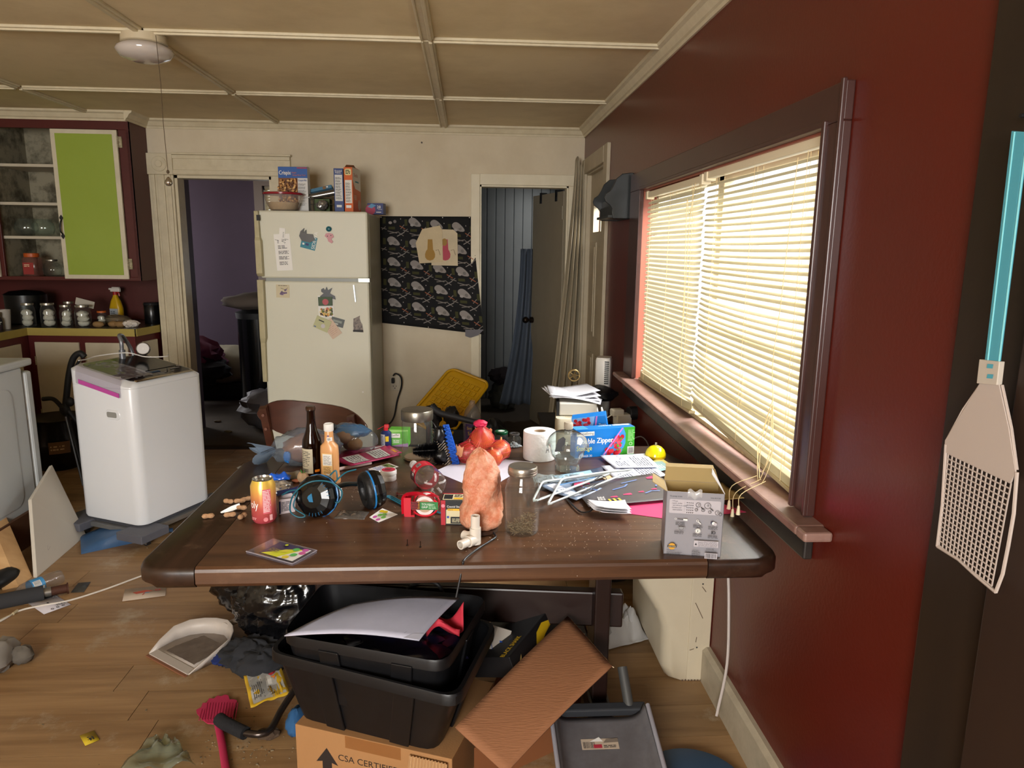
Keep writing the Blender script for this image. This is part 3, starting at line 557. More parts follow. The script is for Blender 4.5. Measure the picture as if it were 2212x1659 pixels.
# ---- stove ----
t = thing('stove', 'white enamel kitchen stove turned side-on at the left', 'stove', (-2.235, 3.0, 0))
wen = M('ccd2d4', .3, var=.12, vs=5, col2='aab0b0')
B().bb((-.7, 0, .06), (0, .66, .885)).build('side_body', wen, t, bevel=.008)
B().bb((-.72, -.02, .888), (.015, .73, .925)).build('cooktop', wen, t, bevel=.01)
B().bb((-.7, .675, .12), (.004, .735, .86)).build('oven_door', wen, t, bevel=.014)
B().loft([[(.003, y, z) for y, z in rrect(.46, .6, .06, 4, .33, .5)], [(.0045, y, z) for y, z in rrect(.44, .58, .06, 4, .33, .5)]]).build('pressed_panel', wen, t, smooth=30)
for x, y in ((-.66, .04), (-.04, .04), (-.66, .6), (-.04, .6)): B().cyl((x, y, .03), .018, .06).build('foot', K, t)
t = thing('frying_pan', 'teal non-stick frying pan resting on the white stove', 'pan', (-2.50, 3.45, .926))
B().lathe([(.1, 0), (.112, .004), (.14, .04), (.143, .043), (.137, .041), (.108, .007), (0, .005)], 36, cap=(1, 0)).build('pan', M('3f6d74', .3), t, smooth=50)
B().tube(sm([(-.13, -.04, .035), (-.22, -.1, .06), (-.3, -.14, .06)], 5), .011, 8, flat=(1, .6)).build('handle', K, t, smooth=50)
# ---- washing machine on its dolly ----
A0 = rad(24.5)
t = thing('washing_machine', 'white portable top-loading washing machine with glossy black lid', 'washing machine', (-1.64, 3.50, .095), pi/2-A0+rad(0), None)
# local x: along the front face away from its near corner, local y: to the left along the side
ww, wd = .47, .425
wsh = M('dfe2e6', .28)
def ring_(z, k, r=.05, cx=ww/2, cy=wd/2): return [(x, y, z) for x, y in rrect(ww*k, wd*k, r, 5, cx, cy)]
B().loft([ring_(.0, .985), ring_(.01, 1), ring_(.7, 1), ring_(.705, .995)]).build('body', wsh, t, smooth=35)
B().loft([ring_(-.028, .96), ring_(-.002, .99)]).build('base_plinth', M('45464c', .5), t, smooth=35)
def topz(x, y): return .73+.075*max(0, min(1, (y)/wd))
# the top slopes up from the front edge (local y = 0) to the rear
top = [[(x, y, .706) for x, y in rrect(ww, wd, .05, 5, ww/2, wd/2)], [(x, y, topz(x, y)-.02) for x, y in rrect(ww, wd, .05, 5, ww/2, wd/2)], [(x, y, topz(x, y)) for x, y in rrect(ww-.05, wd-.04, .05, 5, ww/2, wd/2)]]
B().loft(top).build('top_housing', wsh, t, smooth=50)
def quad_on(x0, y0, x1, y1, dz0, dz1, r=.02):
    o = rrect(x1-x0, y1-y0, r, 4, (x0+x1)/2, (y0+y1)/2); return [[(x, y, topz(x, y)+dz0) for x, y in o], [(x, y, topz(x, y)+dz1) for x, y in o]]
B().loft(quad_on(.045, .13, ww-.045, wd-.05, -.002, .006)).build('lid', M('0c0c10', .14), t, smooth=30)
B().loft(quad_on(.045, .035, ww-.045, .122, -.002, .005)).build('control_panel', M('15151a', .08), t, smooth=30)
pp = P(lambda a, b, l: V((a, b, topz(a, b)+.0052+l)))
for k in range(6): pp.disc(.1+.045*k, .065, .006, M('8b8b90'))
pp.rect(.2, .085, .27, .105, M('2a4a6a')); pp.rect(.34, .09, .4, .1, M('8b8b90')); pp.done(t, 'control_buttons')
B().loft([[(x, y-.004, topz(x, y)+.002) for x, y in ((.05, .03), (ww-.05, .03), (ww-.05, .016), (.05, .016))], [(x, y-.004, topz(x, y)+.008) for x, y in ((.05, .03), (ww-.05, .03), (ww-.055, .018), (.055, .018))]]).build('chrome_strip', M('b9a98c', .12, .95), t)
# handle recess in the left side face (local x = 0)
B().loft([[(-.001, y, z) for y, z in rrect(.1, .05, .024, 4, .13, .57)], [(-.004, y, z) for y, z in rrect(.094, .045, .022, 4, .13, .57)]]).build('grip_rim', wsh, t, smooth=30)
B().loft([[(-.0045, y, z) for y, z in rrect(.066, .028, .008, 3, .135, .57)], [(-.005, y, z) for y, z in rrect(.064, .026, .008, 3, .135, .57)]]).build('grip_recess', M('8c8c88', .5), t)
B().cyl((ww*.6, wd-.06, .82), .016, .05).tube(sm([(ww*.6, wd-.06, .84), (ww*.6, wd-.06, .89), (ww*.62, wd-.04, .92), (ww*.7, wd-.02, .91), (ww*.78, wd-.02, .85), (ww*.8, wd-.03, .8)], 6), .0105, 10).build('inlet_hose', M('7c7f85', .3, .5), t, smooth=50)
dy = thing('appliance_dolly', 'grey telescopic appliance dolly on casters under the washer', 'dolly', (-1.64, 3.50, 0), pi/2-A0)
dg = M('55565e', .55)
for cx_, cy_ in ((.0, .0), (ww, .0), (ww, wd), (.0, wd)):
    B().box((cx_, cy_, .066), (.17, .17, .042)).build('corner_bracket', dg, dy, bevel=.004)
    c_ = B().cyl((cx_, cy_-.02, .018), .018, .018, ax='x').build('caster', K, dy, smooth=40); B().bb((cx_-.016, cy_-.032, .012), (cx_-.012, cy_-.0, .044)).bb((cx_+.012, cy_-.032, .012), (cx_+.016, cy_-.0, .044)).cyl((cx_, cy_, .043), .02, .005).build('fork', M('b8b8b8', .25, .9), c_)
for a, b_ in (((.0, 0), (ww, 0)), ((0, wd), (ww, wd)), ((0, 0), (0, wd)), ((ww, 0), (ww, wd))):
    B().bb((min(a[0], b_[0])-.02, min(a[1], b_[1])-.02, .056), (max(a[0], b_[0])+.02, max(a[1], b_[1])+.02, .078)).build('rail', M('8d8d8c', .35, .7), dy)
# ================= BACK OF THE ROOM =================
fm = M('cfcdbb', .45, var=.15, vs=2, col2='c0bda6'); fs_ = M('a7a695', .35, var=.2, vs=3)
t = thing('refrigerator', 'cream top-freezer refrigerator covered with magnets and notes', 'refrigerator', (-1.325, 4.70, 0))
FW = .69
B().bb((.01, .065, .03), (FW, .64, 1.715)).build('cabinet_body', fs_, t, bevel=.01)
dz = 1.287
B().bb((0, 0, dz+.008), (FW-.004, .06, 1.72)).build('freezer_door', fm, t, bevel=.012)
B().bb((0, 0, .06), (FW-.004, .06, dz-.008)).build('fridge_door', fm, t, bevel=.012)
B().bb((.03, .006, dz-.01), (FW-.02, .05, dz+.01)).build('gasket_gap', M('8b8f8a', .4), t)
hm = M('b7ae8c', .4, var=.3, vs=20, col2='92855f')
def fh(z0, z1, nm):
    b = B(); b.loft([[(x, y, z) for x, y in ((-.018, .01), (-.018, o), (.012+e, o-.004), (.016+e, .0))] for z, o, e in ((z0, -.012, .01), (z0+.02, -.034, .01), (z0+(z1-z0)*.55, -.036, .008), (z0+(z1-z0)*.6, -.026, .0), (z1, -.02, -.004))]); b.build(nm, hm, t, bevel=.004)
fh(dz+.02, 1.715, 'freezer_handle'); fh(dz-.02, .62, 'fridge_handle')
B().bb((.0, -.028, 1.655), (.02, -.02, 1.69)).build('badge', K, t)
B().bb((FW-.07, -.01, dz-.012), (FW+.002, .05, dz+.012)).build('hinge', M('8c8c80', .3, .7), t); B().cyl((FW-.06, -.01, .55), .006, .006, ax='y').build('screw_cap', WH, t)
B().bb((.01, .04, .0), (FW, .6, .03)).build('toe_base', K, t)
Yd = 4.70
def fat(x, y, l=.001): p = at(x, y, Y=Yd-l); return p
def tile(name, label, cat, px, py, w_, h_, ang, m_, l=.0015, th=.001, outline=None):
    """small flat piece stuck on the fridge front; local x right, z up"""
    p = fat(px, py, l); o = thing(name, label, cat, p, 0, None, (0, rad(-ang), 0))
    out = outline or [(-w_/2, -h_/2), (w_/2, -h_/2), (w_/2, h_/2), (-w_/2, h_/2)]
    B().loft([[(x, -th/2, z) for x, z in out], [(x, th/2, z) for x, z in out]]).build('sheet' if th < .002 else 'body', m_, o)
    return o, P(flat((-w_/2, -th/2, -h_/2), (1, 0, 0), (0, 0, 1)))
def pr_(o, p, nm='printing'): return p.done(o, nm)
o, p = tile('shopping_list', 'tall white printed note held on the freezer door', 'paper', 612, 545, .1, .23, 3, WH)
for k in range(5): p.lines(.02, .035+.034*k, .085, .058+.034*k, 3, INK)
p.stroke([(.005, .196), (.03, .19), (.06, .2), (.09, .193)], .002, INK); pr_(o, p)
o, p = tile('bookmark', 'narrow white tag lettered AJ above the printed note', 'magnet', 609, 510, .036, .1, -6, WH, .004, .003); p.text('AJ', .032, .012, .016, INK, rot=pi/2); p.text('MINUTE', .03, .042, .007, INK, rot=pi/2); pr_(o, p)
o, p = tile('flyer', 'turquoise flyer with sideways white word under the dark figurine magnet', 'paper', 667, 524, .095, .082, -14, M('12798c', .5)); p.text('SIDEWAYS'[:6], .09, .006, .022, WH, rot=pi/2); p.rect(.01, .02, .022, .032, WH).rect(.03, .02, .05, .034, M('2b2d68')); pr_(o, p)
dkm = M('2e2a26', .35, .3)
o, p = tile('figurine_magnet', 'dark metal winged figurine magnet on the turquoise flyer', 'magnet', 662, 510, .08, .08, 0, dkm, .008, .012, [(-.035, .03), (-.02, .042), (-.012, .05), (-.02, .02), (0, .04), (.0, .015), (.04, .012), (.05, -.025), (.02, -.04), (-.03, -.03), (-.045, 0)])
o, p = tile('pink_magnet', 'pink pig-faced charm magnet hanging from a teal ball', 'magnet', 711, 512, .06, .06, 0, M('c98f94', .5), .005, .006, [(-.028, .005), (-.02, .022), (.0, .026), (.022, .02), (.03, 0), (.012, -.012), (.024, -.03), (.014, -.04), (-.006, -.028), (-.012, -.008)])
B().ball((0, -.004, .05), (.018, .01, .017)).build('teal_ball', M('1c5f6a', .3), o, smooth=60); p.disc(.02, .035, .003, K).disc(.042, .04, .003, K); p.l += .002; pr_(o, p)
o, p = tile('photo_card', 'small square cream card printed with purple grapes', 'card', 611, 629, .085, .083, -1, M('cbbfa0', .6))
for k in range(16): p.disc(.02+.045*rnd.random(), .022+.03*rnd.random(), .006, M(('6d5577', '8b7692', '5a4a66')[k % 3]))
p.stroke([(.03, .062), (.06, .05), (.075, .065)], .002, INK); p.lines(.015, .074, .07, .08, 1, INK); pr_(o, p)
o, p = tile('postcard', 'colourful postcard of market vegetables below the black cut-out magnet', 'card', 704, 662, .098, .14, 1, WH)
for k in range(60): p.disc(.012+.075*rnd.random(), .01+.05*rnd.random(), rnd.uniform(.004, .009), M(('c8873f', '3a1f18', 'd8b45f', '5d6b2a', 'c5674a', '2a2016', 'e0cfa0')[k % 7]))
p.rect(.004, .075, .094, .133, M('3d5236')).disc(.05, .1, .02, M('b0525a')); pr_(o, p)
o, p = tile('cutout_magnet', 'black spiky-haired cut-out magnet on the lower door', 'magnet', 706, 637, .1, .1, 0, M('17171b', .35), .006, .004, [(-.035, .035), (-.02, .044), (-.01, .03), (0, .052), (.008, .03), (.036, .046), (.02, .01), (.05, -.008), (.055, -.03), (.02, -.02), (.008, -.058), (-.008, -.05), (-.03, -.02), (-.045, -.01), (-.02, .01), (-.035, .02)])
o, p = tile('greeting_card', 'pale green folded card pinned at a tilt on the lower door', 'card', 696, 700, .1, .08, -24, M('b9b98e', .6), .006, .003); p.lines(.02, .05, .08, .065, 1, INK).disc(.06, .03, .014, M('c4bfc0')).rect(.006, .004, .02, .012, M('5b6a94')); pr_(o, p)
o, p = tile('pink_note', 'pinkish handwritten sheet overlapping the pale green card', 'paper', 717, 710, .075, .12, 35, M('cfb8a4', .7), .004); p.lines(.012, .02, .065, .1, 7, M('a0625a'), fill=.12); pr_(o, p)
o, p = tile('photo', 'small dark landscape photograph peeking out behind the pink note', 'photo', 729, 696, .085, .055, -16, M('3a413e', .4), .0022); p.rect(.012, .025, .07, .04, M('8a938c')).rect(.02, .01, .05, .02, M('aeb3ac')); pr_(o, p)
o, p = tile('creature_magnet', 'grey rock-like creature cut-out magnet at the door edge', 'magnet', 773, 700, .07, .11, 0, M('3c3634', .5, var=.9, vs=60, col2='a39488'), .004, .004, [(-.03, -.05), (.035, -.055), (.03, -.02), (.028, .0), (.02, .01), (.012, .035), (.014, .055), (-.004, .045), (-.028, .035)]); p.l += .001; p.rect(.003, .004, .068, .016, K); pr_(o, p)
o, p = tile('hex_key', 'thin metal stick hanging from the freezer hinge', 'tool', 766, 634, .008, .11, 5, M('8f9396', .3, .8), .008, .006)
# ---- on top of the fridge ----
def cereal(name, label, x, y, z, rz, w_, d_, h_, col, lean=0, side=None):
    o = thing(name, label, 'box', (x, y, z), rz); o.rotation_euler = (rad(lean), 0, rz)
    B().loft([[(a, b_, 0) for a, b_ in ((0, 0), (w_, 0), (w_, d_), (0, d_))], [(a, b_, h_) for a, b_ in ((0, 0), (w_, 0), (w_, d_), (0, d_))], [(a, b_, h_+.004) for a, b_ in ((0, d_*.4), (w_, d_*.4), (w_, d_*.6), (0, d_*.6))]]).build('carton', M(col, .5), o, bevel=.0015)
    return o, P(flat((0, 0, 0), (1, 0, 0), (0, 0, 1))), P(flat((w_, 0, 0), (0, 1, 0), (0, 0, 1)))
tp = at(590, 452, Y=4.95); FT = 1.722
blue = M('1f55a0', .45)
o, p, q = cereal('cereal_box', 'blue and white corn cereal box behind the red-lidded bowl', -1.235, 4.9, FT, rad(-3), .19, .06, .285, 'd5d3cf')
p.rect(0, .215, .19, .285, blue).rect(.0, .02, .125, .215, M('7b4a22'))
for k in range(230): p.poly([(u+rnd.uniform(-.004, .004)+.0075*cos(a), v+.0065*sin(a)) for u, v in [(.006+.113*rnd.random(), .028+.178*rnd.random())] for a in (0, 1.1, 2.1, 3.2, 4.2, 5.3)], M(('b07a38', 'c99450', '8f5a26', 'd9ab68', '5e3516')[k % 5]))
p.l = .006; p.text('Crispix', .006, .236, .026, WH, bold=.0012, w=.078).text('Krispies', .09, .244, .01, M('d97a4a'), w=.03).text('Recipe Party Time!', .095, .229, .009, M('d97a4a'), w=.085)
p.text('Crispix Mix', .13, .195, .012, blue, w=.055); p.rect(.125, .275, .19, .281, M('b0303a'))
for k in range(7): p.lines(.13, .04+.021*k, .185, .056+.021*k, 3, INK, fill=.3)
p.disc(.03, .02, .02, M('26407c')); p.done(o)
o, p, q = cereal('cereal_box', 'dark blue cereal box standing edge-on with its nutrition panel forward', -.865, 4.83, FT, rad(2), .06, .19, .275, '14306f')
p.rect(.006, .07, .054, .235, M('d0cfca'))
for k in range(8): p.lines(.01, .08+.018*k, .05, .094+.018*k, 3, INK)
p.text('Frosted', .008, .254, .011, WH, w=.044).text('Flakes', .01, .243, .011, WH, w=.036).rect(.014, .03, .046, .045, M('d0cfca')); p.done(o)
o, p, q = cereal('cereal_box', 'orange cereal box with torn open top beside the dark blue one', -.795, 4.8, FT, rad(-6), .056, .2, .28, 'c85a14')
p.rect(.006, .055, .05, .2, M('d8d4cc'))
for k in range(7): p.lines(.01, .062+.018*k, .046, .076+.018*k, 3, INK)
p.poly(rrect(.042, .04, .01, 3, .028, .25), M('d9c98c')).lines(.012, .236, .044, .264, 3, M('2b3a2c'), fill=.6).rect(.01, .025, .044, .042, WH); p.done(o)
q.poly([(0, .28), (.2, .28), (.2, .14), (.06, .15), (0, .2)], M('d8d2c8')).text('Shells', .03, .225, .024, M('a02818'), w=.1).rect(.06, .19, .15, .2, M('2c7c8c')); q.text('FIBER', .02, .08, .03, M('e2c4b0'), w=.07).disc(.15, .05, .035, M('b59b84')); q.done(o, 'side_print')
B().loft([[(0, .02, .28), (.056, .02, .28), (.056, .1, .28), (0, .1, .28)], [(.004, .05, .3), (.052, .055, .298), (.05, .08, .294), (.004, .08, .296)]], cap=(0, 0)).build('open_flaps', M('7b4a2a', .7), o)
t = thing('mixing_bowl', 'clear plastic bowl of oats with a red lid on the fridge', 'bowl', (-1.19, 4.82, FT))
B().lathe([(.075, 0), (.09, .01), (.115, .075), (.12, .105)], 32, cap=(1, 0)).build('bowl', thin('f6efe4', .1, haze=.12), t, smooth=50)
B().lathe([(.072, .004), (.086, .012), (.1, .052), (.0, .056)], 32).build('oats', M('b39c74', .9, bump=.6, bs=160), t, smooth=50)['kind'] = 'stuff'
B().lathe([(.121, .1), (.126, .102), (.126, .112), (.115, .116), (.1, .112), (0, .112)], 32).build('lid', thin('e04a58', .2, haze=.65, hcol='a52634'), t, smooth=40)
t = thing('wire_basket', 'chrome wire basket holding packets between the cereal boxes', 'basket', (-.94, 4.95, FT))
b = B()
for z, k in ((.004, .92), (.05, .97), (.095, 1)): b.tube([(x, y, z) for x, y in rrect(.2*k, .16*k, .03)], .0022 if z < .09 else .003, 6, closed=True)
for x, y in rrect(.2, .16, .03, 6): b.seg((x*.92, y*.92, .004), (x, y, .095), .0015, n=5)
b.build('wire_frame', M('77736a', .3, .8), t); B().box((-.02, 0, .045), (.1, .1, .08)).build('liner', M('4a5a34', .7), t)
tag(B().cyl((0, 0, 0), .021, .3, n=24, ax='x').build('foil_roll', M('8d8984', .25, .85), loc=(-.93, 4.93, 1.842), rot=(0, rad(-12), rad(4)), smooth=40), 'silver foil roll lying across the wire basket', 'roll')
o = thing('tissue_box', 'flat pale blue box with a bear picture on the foil roll', 'box', (-.99, 4.96, 1.865), 0, None, (rad(-20), rad(-13), 0)); B().bb((-.08, 0, 0), (.09, .12, .022)).build('carton', M('54809c', .5), o); p = P(flat((-.08, 0, 0), (1, 0, 0), (0, 0, 1))); p.disc(.12, .011, .012, M('8a6a4a')).disc(.14, .013, .006, WH); p.done(o)
tag(B().ball((0, 0, 0), (.035, .03, .03), None, 22, .35, 2.4, 3, True).build('foil_wad', M('a9a9a8', .22, .8), loc=(-.95, 4.845, 1.765), smooth=30), 'crumpled kitchen foil ball in front of the wire basket', 'foil')
o = thing('pack_box', 'small navy box numbered 28 at the rear corner of the fridge', 'box', (-.69, 5.1, FT), rad(-6)); B().bb((0, 0, 0), (.11, .08, .075)).build('carton', M('23306a', .45), o, bevel=.001)
p = P(flat((0, 0, 0), (1, 0, 0), (0, 0, 1))); p.disc(.02, .03, .035, M('a83a55')).poly([(.0, .05), (.03, .072), (.06, .06), (.03, .04)], M('5a93b8')).text('28', .065, .04, .02, WH).text('COUNT', .072, .03, .006, WH).rect(.06, .012, .095, .017, WH); p.done(o)
# ---- cloth and drawings on the back wall ----
ca, cb_, cc, cd = at(821, 467, Y=D-.006), at(1018, 468, Y=D-.006), at(1045, 722, Y=D-.02), at(823, 697, Y=D-.006)
def fcl(u, v):
    a = ca.lerp(cb_, u); b_ = cd.lerp(cc, u); q = a.lerp(b_, v); q.y -= .003+.006*abs(noise.noise(V((u*3, v*4, 2))))+.012*u**6*v; return q
cl = thing('wall_cloth', 'black patterned fabric pinned to the wall beside the fridge', 'fabric')
B().sheet(fcl, 26, 26).build('cloth', M('0e0e10', .9), cl, smooth=60, sol=.002)
W_, H_ = (cb_-ca).length, (cd-ca).length
p = P(lambda a, b, l: (lambda q: V((q.x, q.y-.0014-min(l, .0012), q.z)))(fcl(min(1, max(0, a)), min(1, max(0, b)))))
gm = [M('8a8480', .9), M('6f6a67', .9), M('9c9692', .9)]; olv = M('3a3a1e', .9); st_ = M('77706a', .9); org = M('94553a', .9)
for r_ in range(6):
    for c_ in range(5):
        u0 = .06+.235*c_+.0*(r_ % 2); v0 = .0+.19*r_+.03*c_*.6
        if u0 > 1 or v0 > 1: continue
        p.l = .0004; g = lambda pts, s_=1: [(u0+a*s_, v0+b_*s_*.95) for a, b_ in pts]
        ok = lambda pts: all(0 <= a <= 1 and 0 <= b_ <= 1 for a, b_ in pts)
        for pts, mt in ((g([(.08+.065*cos(a)+.01*sin(2*a), .035+.038*sin(a)+.02*cos(a)) for a in [2*pi*i/14 for i in range(14)]]), gm[0]), (g([(.05+.02*cos(a), .062+.014*sin(a)) for a in [2*pi*i/8 for i in range(8)]]), gm[2]), (g([(.1+.018*cos(a), .05+.016*sin(a)) for a in [2*pi*i/8 for i in range(8)]]), gm[1]),
                        (g([(-.03, .01), (.0, .01), (.0, .07), (-.03, .07)]), olv), (g([(.03, .1), (.1, .1), (.1, .125), (.03, .125)]), olv), (g([(.16, .02), (.168, .02), (.168, .03), (.16, .03)]), gm[2])):
            if ok(pts): p.poly(pts, mt)
        for a_, b_, cc_ in (((.02, .14), (.12, .16), st_), ((.04, .165), (.14, .148), st_), ((.12, .19), (.2, .15), gm[0]), ((.14, .155), (.19, .185), st_), ((.15, .09), (.21, .12), org), ((.16, .12), (.2, .08), st_), ((.0, .1), (-.04, .13), st_), ((.01, .125), (-.05, .11), st_)):
            pts = g([a_, b_])
            if ok(pts): p.stroke(pts, .007, cc_)
pc = p.done(cl, 'printed_pattern')['kind'] = 'stuff'
for px, py in ((823, 469), (889, 469), (956, 470), (1014, 470)): B().ball(at(px, py, Y=D-.014), .004).build('push_pin', WH, cl)
B().sheet(lambda u, v: at(1005+40*u-12*v*u, 712+10*v*(1-abs(u-.4))+v*8, Y=D-.03-.01*u), 6, 3).build('folded_corner', M('6d6b70', .9), cl, smooth=60)
for nm, lb, pts, col, blob in (('drawing', 'upper cut-out paper with an ochre footprint painting, on the black cloth', [(898, 525), (912, 495), (950, 487), (955, 497), (957, 566), (906, 569)], 'cdbb98', 'a07c3c'),
                         ('drawing', 'right-hand cut-out paper with a pink footprint painting, tucked behind the ochre one', [(945, 495), (979, 496), (988, 504), (989, 574), (932, 573), (932, 560)], 'cfc0a2', 'b04a5a')):
    yy = D-(.03 if blob[0] == 'a' else .024); q = [at(*a, Y=yy) for a in pts]; o = B().loft([[tuple(a) for a in q], [(a.x, a.y+.0015, a.z) for a in q]]).build(nm, M(col, .8, var=.3, vs=8)); tag(o, lb, 'drawing', None)
    cx_, cy_ = (929, 545) if blob[0] == 'a' else (962, 545)
    pr2 = P(lambda a, b, l: at(a, b, Y=yy-l)); pr2.poly([(cx_+11*cos(a)*(1+.2*sin(a)), cy_-(-8 if 0 else 0)+14*sin(a)+4) for a in [2*pi*i/12 for i in range(12)]], M(blob, .8)).poly([(cx_-5, cy_-28), (cx_+5, cy_-28), (cx_+7, cy_), (cx_-6, cy_)], M(blob, .8))
    if blob[0] != 'a': pr2.disc(cx_-2, cy_-22, 6, M('9c7a40', .8), 8)
    pr2.stroke([(cx_+12, cy_-4), (cx_+18, cy_-6), (cx_+22, cy_+6)], 1, M('6b5a3a')); pr2.done(o, 'painted_print')
# outlet + cord
t = thing('outlet', 'cream wall outlet between the fridge and the yellow tray', 'outlet', at(853, 827, Y=D-.004))
B().bb((-.038, -.004, -.06), (.038, .004, .06)).build('plate', M('c6bca6', .4), t, bevel=.003); p = P(flat((-.038, -.0045, -.06), (1, 0, 0), (0, 0, 1)))
p.rect(.024, .03, .028, .04, INK).rect(.046, .03, .05, .04, INK).disc(.038, .02, .004, INK); p.done(t, 'slots')
t = thing('power_cord', 'black power cord plugged into the outlet by the fridge', 'cord'); a0 = at(849, 822, Y=D-.032)
B().box(a0, (.022, .04, .04)).build('plug', K, t, bevel=.005)
B().tube(sm([at(849, 812, Y=D-.05), at(855, 807, Y=D-.05), at(866, 815, Y=D-.05), at(867, 835, Y=D-.04), at(858, 865, Y=D-.03), at(851, 900, Y=D-.03), at(838, 917, Y=D-.04), at(818, 912, Y=D-.06)], 6), .006, 8).build('cable', K, t, smooth=60)
# ---- white curtain by the back corner ----
def fcur(u, v):
    x0, x1 = .765, .835; b0, b1 = .60, .86; z = 2.12-v*2.0
    x = (x0+(b0-x0)*v**1.3)*(1-u)+(x1+(b1-x1)*v**1.1)*u; return V((x, 5.22+.035*sin(u*26+v*2)*min(1, v*3+.2)+.03*v*sin(u*9), z+.03*sin(u*7)*(v < .02)))
tag(B().sheet(fcur, 44, 30).build('curtain', M('b5aa92', .85, tl=.15), smooth=60, sol=.002), 'long off-white curtain hanging in the back corner beside the closet door', 'curtain')
def fb(u, v): z = 1.5-v*1.35; return V((.50+.03*u-.1*v**2+(.1+.14*v**2)*(u-.5), 6.12+.03*sin(u*16+v), z))
tag(B().sheet(fb, 24, 24).build('curtain', M('565f6c', .85), smooth=60, sol=.002), 'crumpled blue curtain hanging behind the closet door', 'curtain')
# ---- black scalloped wall rack ----
t = thing('wall_rack', 'black scalloped wooden letter rack mounted on the red wall', 'rack', (R, 0, 0)); kb = M('1b1e1e', .35, var=.3, vs=10, col2='2b2f2f')
def sc_(y, th):
    o = [(0, 1.66), (-.1, 1.66), (-.108, 1.69), (-.106, 1.71), (-.12, 1.728), (-.142, 1.745), (-.15, 1.765), (-.142, 1.785), (-.12, 1.8), (-.105, 1.825), (-.09, 1.86), (-.06, 1.885), (-.02, 1.89), (0, 1.89)]
    return B().loft([[(x, y, z) for x, z in o], [(x, y+th, z) for x, z in o]]).build('side_panel', kb, t, bevel=.003)
sc_(3.74, .014); sc_(4.08, .014)
B().loft([[(x, y, z) for y, z in [(3.74, 1.66), (4.09, 1.66), (4.09, 1.84), (4.05, 1.86), (4.0, 1.865), (3.97, 1.885), (3.91, 1.9), (3.86, 1.885), (3.82, 1.865), (3.78, 1.86), (3.74, 1.84)]] for x in (-.001, -.012)]).build('back_panel', kb, t)
B().bb((-.125, 3.754, 1.665), (-.013, 4.08, 1.677)).build('bottom_shelf', kb, t)
B().loft([[(x, 3.754, z), (x+.01, 3.754, z+.0)]+[(x+.01+q, 4.08, z) for q in (0, -.01)] for x, z in ((-.104, 1.678), (-.108, 1.725))]).bb((-.1, 3.754, 1.72), (-.09, 4.08, 1.76)).build('front_rail', kb, t)
# ---- printer pile in the corner ----
t = thing('side_table', 'black side table in the corner under the window end', 'table', (.62, 3.75, 0)); 
B().bb((-.2, -.35, .5), (.2, .4, .535)).build('top', K, t, bevel=.004)
for x in (-.17, .17):
    for y in (-.3, .35): B().bb((x-.02, y-.02, 0), (x+.02, y+.02, .5)).build('leg', K, t)
beige = M('c6bda6', .45)
t = thing('printer', 'cream paper printer at the bottom of the pile in the corner', 'printer', (.555, 3.56, .537), rad(-8))
B().loft([[(x, y, z) for x, y in rrect(.2*k, .34*k, .03)] for z, k in ((0, .96), (.006, 1), (.12, 1), (.135, .96))]).build('body', beige, t, smooth=40)
p = P(flat((-.05, -.13, .1355), (1, 0, 0), (0, 1, 0))); p.rect(0, 0, .09, .12, M('b5ab92')).lines(.01, .01, .08, .06, 3, M('8a8270')).rect(.03, .08, .045, .095, M('4a4a70')); p.done(t, 'control_label')
t = thing('router_box', 'white box with dark side standing on the cream printer', 'box', (.565, 3.6, .675), rad(-6)); B().bb((-.09, -.14, 0), (.1, .14, .065)).build('body', M('bdbab2', .4), t, bevel=.006); B().bb((-.103, -.141, 0), (-.09, .141, .066)).build('dark_side', K, t)
for k in range(5):
    tag(B().sheet(lambda u, v: V(((u-.5)*.26, (v-.5)*.18, .012*sin(u*3+k)+.018*(1-u)*v+.004*k)), 8, 6).build('letter', M('c9c9ce', .7), loc=(.56-.006*k, 3.56+.012*k, .745+.004*k), rot=(rad(-3+k), rad(6-2*k), rad(-14+7*k)), smooth=60, sol=.001), ('lowest', 'second lowest', 'middle', 'second highest', 'topmost')[k]+' white letter in the loose pile on the corner printer stack', 'paper', 'letters on the printer pile')
tag(B().bb((-.06, -.08, 0), (.06, .08, .008)).build('magazine', M('7c3a32', .5, var=.7, vs=60, col2='c0a890'), loc=(.49, 3.66, .742), rot=(0, rad(12), rad(20))), 'small red magazine sticking out under the letters', 'magazine')
t = thing('brass_disc', 'round brass cog-like ornament standing on the pile of letters', 'ornament', at(1240, 811, Y=3.72)); b = B(); b.tube([(.03*cos(a), 0, .03*sin(a)) for a in [2*pi*i/24 for i in range(24)]], .005, 8, closed=True, flat=(1, 1)); b.build('rim', M('9c8458', .3, .85), t, smooth=40)
b = B().cyl((0, 0, 0), .012, .012, ax='y')
for k in range(5): b.seg((0, 0, 0), (.028*cos(k*1.257), 0, .028*sin(k*1.257)), .004)
b.build('hub', M('6b5838', .3, .85), t)
tag(B().ball((0, 0, 0), (.1, .1, .04), None, 24, .25, 2, 4).build('black_bag', M('101014', .5), loc=(.72, 3.8, .72), smooth=60), 'small black bag behind the letters in the corner', 'bag')
t = thing('dehumidifier', 'slim white appliance with vent slots standing in the corner', 'appliance', (.765, 3.9, .605), rad(-20))
B().box((0, 0, -.035), (.075, .06, .07)).build('stand', WH, t); B().loft([[(x, y, z) for x, y in rrect(.085*k, .1*k, .02)] for z, k in ((0, .93), (.01, 1), (.29, 1), (.305, .9))]).build('body', M('d9d6cf', .35), t, smooth=40)
for k in range(12): B().bb((.012, -.053, .16+.011*k), (.036, -.049, .166+.011*k)).build('vent_slot', K, t)
